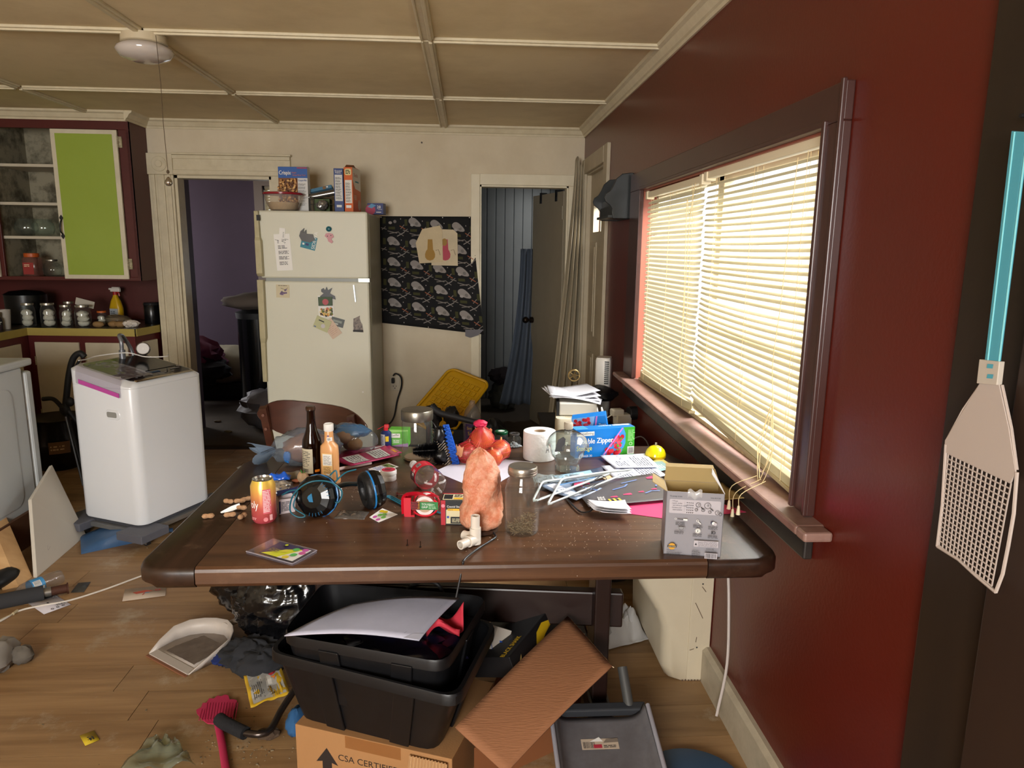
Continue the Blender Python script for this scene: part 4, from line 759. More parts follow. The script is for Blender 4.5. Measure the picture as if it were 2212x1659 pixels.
t = thing('adapter', 'white square plug adapter below the window sill corner', 'adapter', (.79, 3.45, .66), rad(10)); B().bb((-.05, -.03, -.03), (.03, .03, .03)).bb((-.07, -.025, .02), (-.01, .025, .055)).build('body', M('d2cfc5', .4), t, bevel=.006); B().cyl((.045, 0, .03), .035, .05, ax='x').build('round_plug', K, t, bevel=.006)
tag(B().tube(sm([(.72, 3.42, .69), (.68, 3.45, .66), (.64, 3.5, .69), (.655, 3.5, .72), (.66, 3.45, .68), (.67, 3.42, .69), (.675, 3.46, .72), (.69, 3.4, .66)], 5), .003, 6).build('charger_cable', WH, smooth=50), 'white charger cable coiled beside the printer', 'cable')
tag(B().box((0, 0, 0), (.15, .16, .09)).build('white_box', M('c9c2bb', .45), loc=(.72, 3.25, .585), rot=(0, 0, rad(-12)), bevel=.02), 'rounded off-white plastic box behind the zipper bag cartons', 'box')
B().bb((0, 0, 0), (.001, .001, .001))
tag(B().bb((-.11, -.12, 0), (.11, .12, .537)).build('storage_cube', M('1b1b22', .6), loc=(.72, 3.25, 0), bevel=.004), 'dark storage cube under the rounded off-white box', 'box')
tag(B().tube(sm([(.765, 3.2, .62), (.80, 3.1, .66), (.815, 3.0, .6), (.81, 2.95, .4), (.8, 2.92, .1), (.79, 2.9, .02)], 6), .003, 6).build('lamp_cord', M('77747a', .5), smooth=50), 'thin grey cord arching down the red wall behind the carton', 'cord')
# ---- things in the far rooms ----
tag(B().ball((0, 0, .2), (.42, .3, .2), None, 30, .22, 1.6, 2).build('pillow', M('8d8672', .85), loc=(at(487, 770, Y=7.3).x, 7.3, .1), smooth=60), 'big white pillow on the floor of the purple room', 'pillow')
tag(B().ball((0, 0, .2), (.32, .26, .2), M('6a2f4a', .9), 30, .4, 2.2, 6, True).ball((.1, -.1, .12), (.3, .22, .14), M('17141a', .9), 30, .35, 2.2, 9, True).build('blanket', None, loc=(at(402, 770, Y=6.9).x, 6.9, .22), smooth=60), 'pink and black blanket heaped beside the white pillow', 'blanket')
tag(B().box((0, 0, .08), (1.5, 1., .16)).build('mattress', M('191617', .9), loc=(-2.6, 7.5, 0), bevel=.04), 'dark mattress on the floor under the pillow and blanket', 'mattress')
t = thing('trash_bin', 'tall glossy black bin in the purple room doorway', 'bin', (-1.83, 6.35, 0)); B().lathe([(.15, 0), (.17, .01), (.18, .9), (.17, .9), (.15, .03), (0, .02)], 28).build('body', M('0b0d0e', .18), t, smooth=40); B().lathe([(.185, .88), (.19, .93), (.1, .96), (0, .96)], 28).build('lid', K, t, smooth=40)
tag(B().ball((0, 0, .07), (.25, .2, .075), None, 26, .2, 2, 3).build('cushion', M('5a5048', .9), loc=(-1.86, 6.3, .955), smooth=60), 'brown grey cushion lying on top of the tall black bin', 'cushion')
tag(B().ball((0, 0, .15), (.26, .22, .16), None, 28, .35, 2.4, 7, True).build('plastic_bag', M('5f5c62', .5), loc=(-1.62, 5.95, .01), smooth=45), 'grey white plastic bag on the floor beside the fridge back', 'bag')
for i, (x, y) in enumerate(((-2.15, 6.1), (-1.95, 5.75), (-1.78, 6.0))): tag(B().ball((0, 0, .008), (.03, .018, .01), None, 12, .4, 3, i).build('scrap', M('7d7361', .9), loc=(x, y, 0)), ('pale scrap furthest left on the dark doorway floor', 'pale scrap nearest the kitchen on the dark doorway floor', 'pale scrap beside the black bin')[i], 'litter', 'scraps on the purple room floor')
tag(B().ball((0, 0, .12), (.13, .15, .13), None, 28, .35, 2.2, 2, True).build('plastic_bag', M('43423a', .45), loc=(.34, 6.6, .01), smooth=45), 'translucent grey bag on the closet floor', 'bag')
tag(B().ball((0, 0, .07), (.13, .12, .07), None, 28, .4, 2.2, 5, True).build('dark_clothes', M('1c1216', .9), loc=(.34, 6.6, .25), smooth=50), 'dark maroon clothes heaped on the closet bag', 'clothes')
# ceiling lamp with pull chain
t = thing('ceiling_lamp', 'round frosted glass ceiling lamp at the batten crossing', 'lamp', (-1.34, 3.25, H-.012))
B().lathe([(.088, .0), (.09, -.03), (.084, -.034), (0, -.034)], 32).build('lamp_base', M('bcae92', .5), t, smooth=40)
B().lathe([(.082, -.034), (.108, -.05), (.112, -.062), (.095, -.085), (.05, -.1), (0, -.103)], 36).build('glass_shade', M('b5aca4', .15, trans=.0, coat=.4), t, smooth=60)
b = B(); q0 = V((.085, -.09, -.02)); b.tube([q0, V((.09, -.09, -.2)), V((.088, -.09, -.35)), V((.092, -.09, -.55))], .0013, 5)
b.ball((.092, -.09, -.55), (.006, .006, .008)); b.build('pull_string', M('4a3a26', .7), t)
B().lathe([(.003, .02), (.006, .016), (.014, .004), (.016, -.006), (.01, -.016), (0, -.018)], 14).build('chrome_knob', M('b8b4ac', .15, .95), t, loc=(.092, -.09, -.59), smooth=60)
# ================= THE TABLE =================
TZ = .76
def T(px, py, dz=0): return at(px, py, z=TZ+dz)
tw = wood('321d12', '573a25', .33, (1.3, 22, 22), 1.2, .2, c3='94765a', c3s=11, c3f=.15)
twe = wood('20130c', '38241a', .33, (22, 1.3, 22), 1.2, .2, c3='94765a', c3s=11, c3f=.2)
tdark = M('20100c', .35, var=.3, vs=6)
t = thing('dining_table', 'dark brown plank-top trestle table heaped with clutter', 'table', (0, 0, 0))
ys = [1.585, 1.78, 1.95, 2.13, 2.3, 2.46, 2.61]
for i in range(6):
    b = B(); y0_, y1_ = ys[i]+.0006, ys[i+1]-.0006
    if i == 0: b.loft([[(x, y0_+.012, TZ-.052), (x, y0_, TZ-.04), (x, y0_, TZ-.012), (x, y0_+.003, TZ-.005), (x, y0_+.01, TZ), (x, y1_, TZ), (x, y1_, TZ-.052)] for x in (-.635, .585)])
    else: b.bb((-.635, y0_, TZ-.045), (.585, y1_, TZ))
    b.build('plank', tw, t)
def endboard(x0, x1, sgn):
    r = .085; out = []
    xi, xo = (x1, x0) if sgn < 0 else (x0, x1); y0_, y1_ = 1.583, 2.612
    pts = [(xi, y0_)]+[(xo-sgn*r+sgn*r*sin(a), y0_+r*.75-r*.75*cos(a)) for a in [i*pi/12 for i in range(7)]]
    pts += [(xo, 2.42), (xo-sgn*.02, 2.48), (xo-sgn*.07, 2.58), (xo-sgn*.09, y1_), (xi, y1_)]
    if sgn < 0: pts = pts[::-1]
    cxm, cym = sum(p[0] for p in pts)/len(pts), sum(p[1] for p in pts)/len(pts)
    def rg(z, ins): return [(x+(ins if x < cxm else -ins)*(abs(x-xi) > .01), y+(ins if y < cym else -ins), z) for x, y in pts]
    B().loft([rg(TZ-.052, .012), rg(TZ-.04, 0), rg(TZ-.014, 0), rg(TZ-.004, .004), rg(TZ, .011)]).build('breadboard_end', twe, t, smooth=50)
endboard(-.78, -.6365, -1); endboard(.5865, .778, 1)
for x in (-.42, .425):
    yo = .12 if x < 0 else 0; B().bb((x-.025, 2.04+yo, .07), (x+.025, 2.16+yo, .67)).build('trestle_post', tdark, t, bevel=.005)
    B().bb((x-.035, 1.75, .67), (x+.035, 2.45, .708)).build('top_cleat', tdark, t, bevel=.004)
    B().bb((x-.035, 2.19 if x < 0 else 1.95, .0), (x+.035, 2.52, .07)).build('trestle_foot', tdark, t, bevel=.01)
B().loft([[(-.5, 2.2, .3), (-.5, 2.24, .3), (-.5, 2.24, .42), (-.5, 2.2, .42)], [(.5, 2.08, .3), (.5, 2.12, .3), (.5, 2.12, .42), (.5, 2.08, .42)]]).build('stretcher', tdark, t, bevel=.006)
# ---- glass, bottles, can ----
amber = thin('6b2a08', .04, 1.5, .12, '3a1606')
t = thing('beer_bottle', 'brown glass bottle with crown cap beside the sauce bottle', 'bottle', T(673, 1042)+V((0, .028, 0)), rad(-25))
prof = [(.026, 0), (.03, .004), (.0305, .12), (.029, .135), (.018, .165), (.0138, .19), (.0125, .228), (.0145, .229), (.0145, .236), (.0125, .238)]
B().lathe(prof, 28).build('glass_body', amber, t, smooth=50); B().lathe([(.0255, .004), (.027, .01), (.027, .13), (0, .131)], 24).build('contents', M('1c0c06', .2), t, smooth=40)
B().lathe([(.0155, .232), (.0158, .238), (.0125, .243), (0, .2435)], 21).build('crown_cap', M('4a3426', .3, .6), t)
pp = P(round_(.0308, -pi*.75), .005); pp.rect(0, .03, .045, .11, M('b8ad94')).lines(.004, .05, .04, .104, 9, INK, fill=.35).bars(.004, .033, .03, .045, INK).rect(.05, .034, .066, .042, M('d87a12')); pp.done(t, 'paper_label')
t = thing('sauce_bottle', 'orange squeeze sauce bottle with white cap and label', 'bottle', T(711, 1046)+V((0, .025, 0)), rad(-12))
sb = [(0, .032, .022), (.008, .033, .023), (.03, .0295, .0205), (.1, .0295, .0205), (.12, .028, .02), (.132, .016, .016), (.138, .0145, .0145), (.168, .0135, .0135), (.172, .0125, .0125)]
B().loft([[(x, y, z) for x, y in rrect(2*a, 2*b_, min(a, b_)*.98, 5)] for z, a, b_ in sb]).build('body', M('cb9460', .3, sss=.05), t, smooth=50); B().lathe([(.014, .168), (.0155, .17), (.0155, .19), (.013, .192), (.012, .189), (0, .188)], 26).build('cap', M('dedbd6', .4), t, smooth=40)
pp = P(flat((-.016, -.0205, .015), (1, -.0, 0), (0, 0, 1))); pp.l = .0014; pp.rect(0, .0, .034, .085, M('d9b070')).rect(.002, .045, .032, .082, M('ddd8d0')).lines(.004, .048, .031, .078, 8, INK, fill=.3).lines(.003, .018, .031, .042, 7, M('6b4a20')).rect(.013, .002, .031, .018, WH).bars(.014, .003, .03, .016, INK); pp.done(t, 'paper_label')
pp = P(round_(.0147, -pi*.62), .004); pp.rect(.004, .138, .022, .15, M('d8d4ce')).lines(.006, .14, .02, .148, 2, INK).rect(.006, .152, .011, .157, M('6a5a80')); pp.done(t, 'neck_seal')
t = thing('drink_can', 'yellow to pink soda can lettered in white near the left edge', 'can', T(565, 1133)+V((0, .031, 0)), 0)
canm = bpy.data.materials.new('can_paint'); canm.use_nodes = True; N = canm.node_tree.nodes; L = canm.node_tree.links; bs = N['Principled BSDF']; bs.inputs['Roughness'].default_value = .28; bs.inputs['Metallic'].default_value = .35
tc = N.new('ShaderNodeTexCoord'); sp = N.new('ShaderNodeSeparateXYZ'); L.new(tc.outputs['Object'], sp.inputs[0]); mr = N.new('ShaderNodeMapRange'); mr.inputs[2].default_value = .12; L.new(sp.outputs[2], mr.inputs[0]); rr = N.new('ShaderNodeValToRGB'); L.new(mr.outputs[0], rr.inputs[0])
rr.color_ramp.elements[0].color = lin('c04a55'); rr.color_ramp.elements[1].color = lin('d8b84a'); e = rr.color_ramp.elements.new(.35); e.color = lin('cf6058'); e = rr.color_ramp.elements.new(.7); e.color = lin('d99a52'); L.new(rr.outputs[0], bs.inputs['Base Color'])
B().lathe([(.024, .003), (.027, .0), (.033, .009), (.033, .102), (.0275, .115), (.0265, .12)], 36, cap=(1, 0)).build('can_body', canm, t, smooth=40)
B().lathe([(.027, .119), (.0275, .121), (.0262, .121), (.025, .116), (0, .116)], 32, cap=(0, 1)).build('can_lid', M('c0bfba', .2, .95), t, smooth=30); B().loft([[(x, y, z) for x, y in rrect(.012, .022, .006, 4, 0, -.002)] for z in (.117, .1182)]).cyl((0, .0, .119), .003, .002).build('ring_pull', M('d0cfca', .2, .95), t); B().cyl((.002, -.013, .1166), .007, .0006).build('mouth_hole', K, t)
pp = P(round_(.0331, -pi*.86), .004); pp.text('oly'[0:1]+'ly', .006, .045, .022, WH, w=.026); pp.rect(.044, .03, .066, .098, M('c8606a'))
pp.lines(.045, .034, .065, .096, 15, M('ead9d6'), fill=.4, rag=.2).disc(.05, .014, .006, M('d07a7e')).rect(.06, .01, .068, .026, M('d8a0a0')).lines(.01, .012, .03, .02, 2, M('e0a0a0')); pp.done(t, 'printed_text')
# garlic, wrappers, card box
t = thing('garlic_bulb', 'sprouting garlic bulb with green tips beside the brown bottle', 'garlic', T(655, 1043)+V((0, .01, .016)))
for k in range(5): B().ball((.01*cos(k*1.3), .01*sin(k*1.3), .0), (.012, .01, .017), None, 12).build('clove', M('cdb08c', .6, var=.3, vs=60, col2='a06a50'), t, smooth=60)
B().tube([(-.004, 0, .012), (-.008, -.002, .026)], [.004, .001]).tube([(.004, 0, .012), (.006, 0, .03)], [.003, .001]).build('sprout', M('4a8c3a', .5), t); B().ball((-.022, -.005, -.01), (.014, .01, .006), None, 12, .3, 3).build('skin_flake', M('a8664a', .6), t)
def crump(name, label, cat, px, py, dz, w_, d_, h_, mt, rz=0, seed=0, n=(14, 10), amp=1, grp=None, sol=.0006):
    def f(u, v):
        e = min(u, 1-u, v, 1-v)*4; e = min(1, e)
        nn = noise.noise(V((u*3.1+seed, v*3.3, seed*2.1))); n2 = 1-2*abs(noise.noise(V((u*7+seed, v*6.5, seed))))
        return V(((u-.5)*w_*(1+.08*noise.noise(V((v*5, seed, 0)))), (v-.5)*d_*(1+.08*noise.noise(V((u*5, 3, seed)))), h_*max(.02, (.45+nn*amp*.9+n2*.25)*e+.04)))
    return tag(B().sheet(f, *n).build(name, mt, loc=T(px, py, dz), rot=(0, 0, rz), smooth=40, sol=sol), label, cat, grp)
crump('wrapper', 'shiny blue snack wrapper behind the soda can', 'wrapper', 601, 1033, .018, .075, .045, .022, M('1357c4', .12, coat=.6), rad(8), 2)
for k, (py, dz) in enumerate(((1046, .009), (1054, .002), (1062, .001))): crump('foil_wrapper', ('upper', 'middle', 'lowest')[k]+' silver foil wrapper in the stack behind the soda can', 'wrapper', 602-2*k, py, dz, .075, .032, .012, M('c0bfbe', .15, .85), rad(6-3*k), 5+k, grp='foil wrappers behind the can')
t = thing('candy_packet', 'small open navy and white packet between can and headphones', 'packet', T(615, 1112)+V((.0, .02, 0)), rad(30))
B().loft([[(-.022, -.008, 0), (.022, -.008, 0), (.02, .01, 0), (-.02, .01, 0)], [(-.024, -.012, .045), (.024, -.012, .042), (.02, .012, .05), (-.02, .012, .05)]], cap=(1, 0)).build('packet_body', M('c3b6b8', .5), t); pp = P(flat((-.02, -.0095, .004), (1, 0, 0), (0, -.1, 1))); pp.l = .0012; pp.lines(.003, .004, .03, .034, 7, INK, fill=.4).rect(-.003, -.001, .001, .036, M('1c2550')); pp.done(t)
B().loft([[(-.024, .01, .05), (.03, .012, .052)], [(.0, .03, .035), (.05, .035, .06)]], closed=False, cap=(0, 0)).loft([[(-.024, .0, .052), (.03, -.002, .056)], [(-.02, .014, .062), (.036, .012, .064)]], closed=False, cap=(0, 0)).build('flap', M('1c2550', .4), t, sol=.0008)
crump('brochure', 'thin curled leaflet lying by the foot of the bread bag', 'paper', 645, 1029, .0, .11, .05, .02, M('8c8478', .6), rad(14), 9)
# ---- headphones ----
hp = thing('headphones', 'black gaming headphones with blue accents and teal cable', 'headphones', T(700, 1120))
O = hp.location
def cup(c, face, r, nm):
    q = V(face).to_track_quat('Z', 'Y').to_matrix().to_4x4(); X = Matrix.Translation(c) @ q
    s = B(); s.lathe([(r*.98, -.004), (r, .004), (r*.98, .014), (r*.86, .028), (r*.5, .034), (0, .035)], 12, X=X)
    o_ = s.build('ear_shell', M('060607', .22), hp, bevel=.002)
    B().lathe([(r*.97, -.008), (r*1.0, -.006), (r*1.0, -.004), (r*.95, -.003)], 32, X=X).build('blue_rim', M('1d6fae', .3), hp, smooth=50)
    B().tube([X @ V((r*.74*cos(a), r*.74*sin(a), -.014)) for a in [2*pi*i/28 for i in range(28)]], .0145, 10, closed=True).build('ear_pad', M('0e0e0f', .5, bump=.5, bs=60), hp, smooth=60)
    B().lathe([(r*.6, -.01), (0, -.01)], 24, X=X).build('speaker_mesh', M('18181a', .8), hp)
    p = P(lambda a, b, l: X @ V((a, b, .033+l+(.006 if a*a+b*b < (r*.42)**2 else 0)-.0)))
    for k in range(5):
        a = .35+.17*k; p.l = .0002
        s2 = B()
    b = B()
    for s_ in (1, -1):
        for k in range(5):
            a = s_*(.55+.2*k)-.35; rr_ = r*.8; b.box((0, 0, 0), (.0022, .009, .002), X=Matrix())
            b.v = b.v[:-8]; b.f = b.f[:-6]; b.mi = b.mi[:-6]; b.box((rr_*cos(a), rr_*sin(a), .0305), (.009, .0013, .0012), rz=a, X=None)
    for i in range(len(b.v)): b.v[i] = X @ b.v[i]
    b.build('light_slits', M('1d5a80', .3), hp)
    return X
c1 = T(692, 1112)-O+V((-.005, 0, .056)); c2 = T(801, 1103)-O+V((.0, .03, .054))
X1 = cup(c1, (-.28, -.93, .18), .06, 0); X2 = cup(c2, (.86, .42, .1), .056, 1)
B().loft([[X1 @ V((x, y, z)) for x, y in ((-.006, -.012), (.006, -.012), (.0, .012), (-.01, .004), (-.012, -.002))] for z in (.0355, .0362)]).build('logo', M('1f6a94', .4), hp)
mid = [c1+V((-.052, .03, -.006)), c1+V((-.055, .035, -.018)), c1+V((-.02, .06, -.02)), c1+V((.05, .09, .0)), c2+V((-.05, .06, -.005)), c2+V((-.008, .045, .0)), c2+V((.006, .02, .0))]
B().tube(sm(mid, 6), .019, 10, flat=(.35, 1)).build('headband', M('0d1a20', .3), hp, smooth=60)
B().tube(sm([c1+V((-.06, .012, .0)), c1+V((-.05, -.02, -.002)), c1+V((-.035, -.012, .0))], 5), .014, 8, flat=(.4, 1)).build('yoke', M('0b0b0c', .3), hp, smooth=60)
B().box(c1+V((.046, -.008, .012)), (.012, .006, .035), X=Matrix.Rotation(rad(-14), 4, 'Y')).build('blue_accent', M('62a8c4', .2), hp, bevel=.002)
teal = M('1c5a6a', .4)
B().tube(sm([c1+V((.045, -.02, -.012)), c1+V((.062, -.022, -.01)), c1+V((.07, -.02, .02)), c1+V((.04, -.03, .05)), c1+V((-.01, -.045, .055)), c1+V((-.055, -.04, .02)), c1+V((-.07, -.03, -.03)), c1+V((-.05, -.03, -.05)), c1+V((-.03, -.03, -.046)), c1+V((-.06, -.03, -.02)), c1+V((-.05, -.02, .02)), c1+V((-.075, 0, .015)), c1+V((-.1, .01, .0))], 7), .0022, 7).build('cable', teal, hp, smooth=60)
B().tube(sm([c1+V((.03, .03, .05)), c1+V((.045, .04, .06)), c1+V((.05, .03, .035))], 5), .0022, 7).tube(sm([c1+V((.04, .0, .03)), c1+V((.07, .03, .055)), c1+V((.1, .05, .06))], 5), .0022, 7).build('cable_loop', teal, hp, smooth=60)
for k in range(3): B().tube(sm([c2+V((.035, .02, -.03)), T(845, 1076+3*k)-O+V((0, 0, .006)), T(880, 1092+3*k)-O+V((0, 0, .004)), T(915, 1098+2*k)-O+V((0, 0, .004)), T(955, 1112)-O+V((0, 0, .004))], 6), .0022, 7).build('trailing_cable', teal, hp, smooth=60)
# ---- flat things left side ----
def leaf(name, label, cat, pts, mt, dz=.0015, th=.0006, grp=None, curl=0):
    """thin sheet lying on the table with the given corner points"""
    q = [T(*p, dz) for p in pts]; c = sum(q, V())/len(q)
    o = thing(name, label, cat, c, 0, grp)
    if len(q) == 4 and curl:
        def f(u, v): p = (q[0].lerp(q[1], u)).lerp(q[3].lerp(q[2], u), v)-c; p.z += curl*((2*u-1)**2*.5+(v-.5)**2*1.2+.15*sin(u*9+v*4)); return p
        B().sheet(f, 10, 10).build('sheet', mt, o, smooth=60, sol=th)
    else: B().loft([[tuple(p-c-V((0, 0, th))) for p in q], [tuple(p-c) for p in q]]).build('sheet', mt, o)
    if len(q) == 4:
        w_, h_ = (q[1]-q[0]).length, (q[3]-q[0]).length
        def mp(a, b, l):
            u, v = a, b; p = (q[0].lerp(q[1], u)).lerp(q[3].lerp(q[2], u), v)-c; p.z += l+(curl*((2*u-1)**2*.5+(v-.5)**2*1.2+.15*sin(u*9+v*4))+th/2+.0004 if curl else 0)+.0001; return p
        return o, P(mp, .12 if curl else None)
    return o, None
o, p = leaf('blister_pack', 'clear blister card of coloured discs at the front table edge', 'packet', [(583, 1211), (532, 1190), (583, 1164), (637, 1183)][0:0] or [(632, 1218), (532, 1191), (590, 1163), (684, 1189)], thin('ece8ee', .05, haze=.12, hcol='b0a8b4'), .006, .006)
# u runs right corner->left, v front->back
p.l = .0006; p.rect(.06, .1, .78, .92, M('3a3350', .3)).poly([(.08, .12), (.5, .12), (.72, .9), (.1, .9)][0:0] or [(.1, .1), (.75, .12), (.45, .62), (.12, .9)], M('c2c832', .3)).poly([(.06, .1), (.4, .1), (.16, .9), (.06, .9)], M('d6d2cc', .3))
for u, v, c_ in ((.15, .82, 'b85a9c'), (.12, .62, 'c05a90'), (.3, .72, '58a858'), (.2, .42, '5aa85a'), (.42, .5, 'c8c040'), (.26, .2, 'c8b838')): p.disc(u, v, .06, M(c_, .3), .1)
p.lines(.5, .3, .75, .5, 3, M('8a8040')).disc(.56, .8, .05, INK, .08).disc(.56, .8, .03, M('c2c832'), .05); p.done(o)
B().tube([T(*q, .001)-o.location for q in ((532, 1191), (632, 1218), (684, 1189), (640, 1178))], .0016, 6).build('clear_edge', thin('eeeaf0', haze=.3), o)
o, p = leaf('sticker_sheet', 'white card of green, pink and yellow dots by the headphones', 'card', [(818, 1128), (798, 1117), (826, 1098), (859, 1111)], WH)
for u, v, c_ in ((.3, .12, 'c45aa8'), (.7, .18, 'c45aa8'), (.25, .4, '7cc05a'), (.6, .45, '7cc05a'), (.45, .6, '86c868'), (.8, .75, 'd8b820'), (.6, .8, 'dcc030')): p.disc(u, v, .13, M(c_, .5), .12)
p.done(o)
crump('napkin', 'crumpled white plastic bag lying behind the headphones', 'bag', 690, 1066, .0, .13, .08, .022, M('c9c8c6', .5), rad(6), 11)
crump('clear_sleeve', 'clear plastic sleeve lying between the two ear cups', 'sleeve', 760, 1113, .0, .085, .06, .01, thin('cfc8c0', .12, haze=.25, hcol='8c847c'), rad(-8), 12)
crump('white_scrap', 'white crumpled tissue behind the right ear cup', 'tissue', 805, 1040, .0, .08, .035, .026, M('cfcdc8', .7), rad(-8), 14)
# peanuts
pn = thing('peanut', 'peanut nearest the left table corner, alone', 'peanut', T(450, 1120)+V((0, 0, .0075)), rad(12), 'peanuts by the can')
rings = []
for i in range(11):
    u = i/10; x = (u-.5)*.034; rr_ = .0072*sqrt(max(0, 1-(2*abs(u-.5))**4))*(1-.22*math.exp(-((u-.5)/.12)**2))+.0002; rings.append([(x, rr_*cos(2*pi*j/12)*(1+.04*sin(5*j+i)), rr_*sin(2*pi*j/12)*(1+.04*sin(3*j+i))) for j in range(12)])
B().loft(rings).build('shell', M('b48c68', .85, var=.5, vs=120, bump=.8, bs=300, col2='8c6848'), pn, smooth=70)
for px, py, rz, lb in ((494, 1088, -20, 'peanut highest up the table left of the can, by itself'), (497, 1117, 15, 'peanut just in front of the white twist of plastic'), (524, 1120, 70, 'upright-looking peanut touching the can on its left'), (521, 1102, -5, 'dark peanut between the white plastic and the can'), (518, 1087, 10, 'peanut half behind the can at its left shoulder'), (532, 1083, 40, 'peanut tucked behind the soda can'), (618, 1074, 30, 'peanut beside the navy packet right of the can')):
    o = dup(pn, T(px, py)+V((0, 0, .0075)), rad(rz), lb)
t = thing('plastic_clip', 'white folded plastic sliver among the peanuts', 'plastic', T(500, 1105)+V((0, 0, .004)), rad(40)); B().loft([[(-.03, -.004, 0), (-.03, .004, 0), (-.03, 0, .003)], [(.0, -.008, .0), (.0, .006, .0), (0, .0, .012)], [(.024, -.006, .004), (.024, .006, .004), (.024, .0, .015)]]).build('sliver', WH, t)
# ---- bread bags, mailers ----
film = thin('a9bdd0', .12, 1.45, .18, '7f90a2')
t = thing('bread_bag', 'blue-grey clear bag with a brown loaf behind the brown bottle', 'bag', T(655, 1012)+V((0, .06, 0)), rad(8))
B().ball((0, 0, .058), (.115, .07, .062), None, 34, .22, 1.8, 3, True, flatz=.002).build('bag_film', thin('e4eaf0', .14, 1.45, .2, '98a4b2'), t, smooth=50)
B().ball((.01, .0, .055), (.085, .05, .048), None, 26, .25, 2, 5, True, flatz=.004).build('loaf', M('9a5a26', .4, var=.5, vs=30, coat=.5), t, smooth=50)
def fbt(u, v):
    a = u*2.6-.9; r_ = .02+.055*v*(1+.3*sin(u*13+1)); return V((-.1-.06*v+.02*sin(u*17)*v, -.03+r_*cos(a+1.2)*.8, .06+r_*sin(a)*.75+.012*sin(u*21)*v-.03*v))
B().sheet(fbt, 26, 8).build('twisted_end', thin('b8c8d6', .15, 1.45, .5, '78889a'), t, smooth=30); B().ball((-.06, -.05, .04), (.012, .008, .02), M('1d6ab0', .4), 12, .3, 2).build('blue_print', None, t)
t = thing('potato_bag', 'clear blue printed bag of potatoes beneath the chair back', 'bag', T(752, 985)+V((0, .04, 0)), rad(-14))
B().ball((0, 0, .052), (.1, .06, .055), None, 32, .2, 1.8, 8, True, flatz=.002).build('bag_film', thin('eef2f6', .1, 1.4, .1, 'b8c4d0'), t, smooth=50)
for k, (x, y, z, r_) in enumerate(((-.045, -.02, .045, .026), (-.01, -.012, .062, .03), (.03, -.02, .04, .024), (-.05, -.03, .02, .02), (0, .02, .03, .03))): B().ball((x, y, z), (r_*1.2, r_, r_*.9), None, 16, .1, 2, k).build('potato', M('a5793f' if k != 1 else '9c6d42', .7, var=.4, vs=40, col2='7c5228'), t, smooth=60)
B().ball((.0, .01, .082), (.075, .035, .022), None, 20, .3, 2, 3, True).build('blue_print', thin('9ccaec', .2, 1.4, .4, '3f9ad8'), t, smooth=40); B().ball((-.05, -.03, .1), (.014, .01, .014), K, 12, .4, 3).build('knot', None, t)
mag = M('9c2450', .35)
for nm, lb, pts, dz, k in (('mailer', 'lower magenta plastic packet with white label strips', [(722, 1004), (728, 978), (838, 962), (868, 980)], .004, 0), ('mailer', 'upper magenta plastic packet with ingredient text, near the glass jar', [(758, 1009), (724, 994), (832, 966), (862, 985)], .014, 1)):
    o, p = leaf(nm, lb, 'packet', pts, mag, dz, .004, None, .006)
    if k: p.rect(.1, .1, .9, .42, M('c9c7c4')).lines(.14, .14, .86, .38, 5, INK, fill=.35, rag=.1).rect(.12, .56, .9, .86, M('c9c7c4')).lines(.14, .6, .88, .84, 5, INK, fill=.35, rag=.1)
    else: p.rect(.1, .62, .9, .9, M('c9c7c4')).lines(.14, .65, .88, .88, 4, INK, fill=.35).rect(.1, .8, .4, .95, M('d89a28'))
    p.done(o)
tag(B().tube([T(728, 1018)+V((0, 0, .006)), T(802, 1004)+V((0, 0, .007))], [.0065, .0055], 10).build('paper_roll', M('d0b8b4', .6), smooth=40), 'thin rolled white and pink paper in front of the magenta packets', 'paper')
o, p = leaf('photo_card', 'white card with a small green plant photo', 'card', [(815, 1021), (795, 1013), (840, 1000), (861, 1008)], WH); p.rect(.1, .62, .95, .92, M('7c8a5a'))
for k in range(14): p.disc(.2+.6*rnd.random(), .66+.2*rnd.random(), .05, M(('4a6a2c', '8fa860', '33502a')[k % 3]), .04)
p.lines(.15, .1, .9, .55, 5, M('6a7ab0')); p.done(o)
t = thing('lip_balm_tub', 'small round white tub with a red top label', 'tub', T(838, 1041)+V((0, .022, 0))); B().lathe([(.0235, 0), (.025, .002), (.025, .018), (.0245, .0185)], 28).build('tub', M('d6d4d0', .35), t, smooth=40); B().lathe([(.0255, .019), (.0262, .02), (.0262, .032), (.025, .034), (0, .034)], 30).build('lid', M('dad8d4', .3), t, smooth=40); p = P(flat((0, 0, .0342), (1, 0, 0), (0, 1, 0))); p.disc(0, 0, .022, M('b52a42'), n=24).lines(-.012, -.008, .012, .01, 3, INK, fill=.6); p.done(t)
t = thing('glass_canister', 'tall clear glass canister with dull metal screw lid', 'jar', T(900, 1001)+V((0, .05, 0)))
B().lathe([(.05, 0), (.054, .006), (.054, .138), (.05, .146), (.05, .15)], 34, cap=(1, 0)).build('jar_body', glass, t, smooth=50); B().lathe([(.045, .004), (.047, .012), (0, .008)], 30).build('crumbs', thin('c8a888', .6, 1.3, .35, 'a8835c'), t, smooth=40)
B().lathe([(.0555, .146), (.0565, .149), (.0565, .178), (.0545, .182), (.03, .181), (0, .181)], 36).build('lid', M('8c877c', .32, .9, var=.5, vs=20), t, smooth=40)
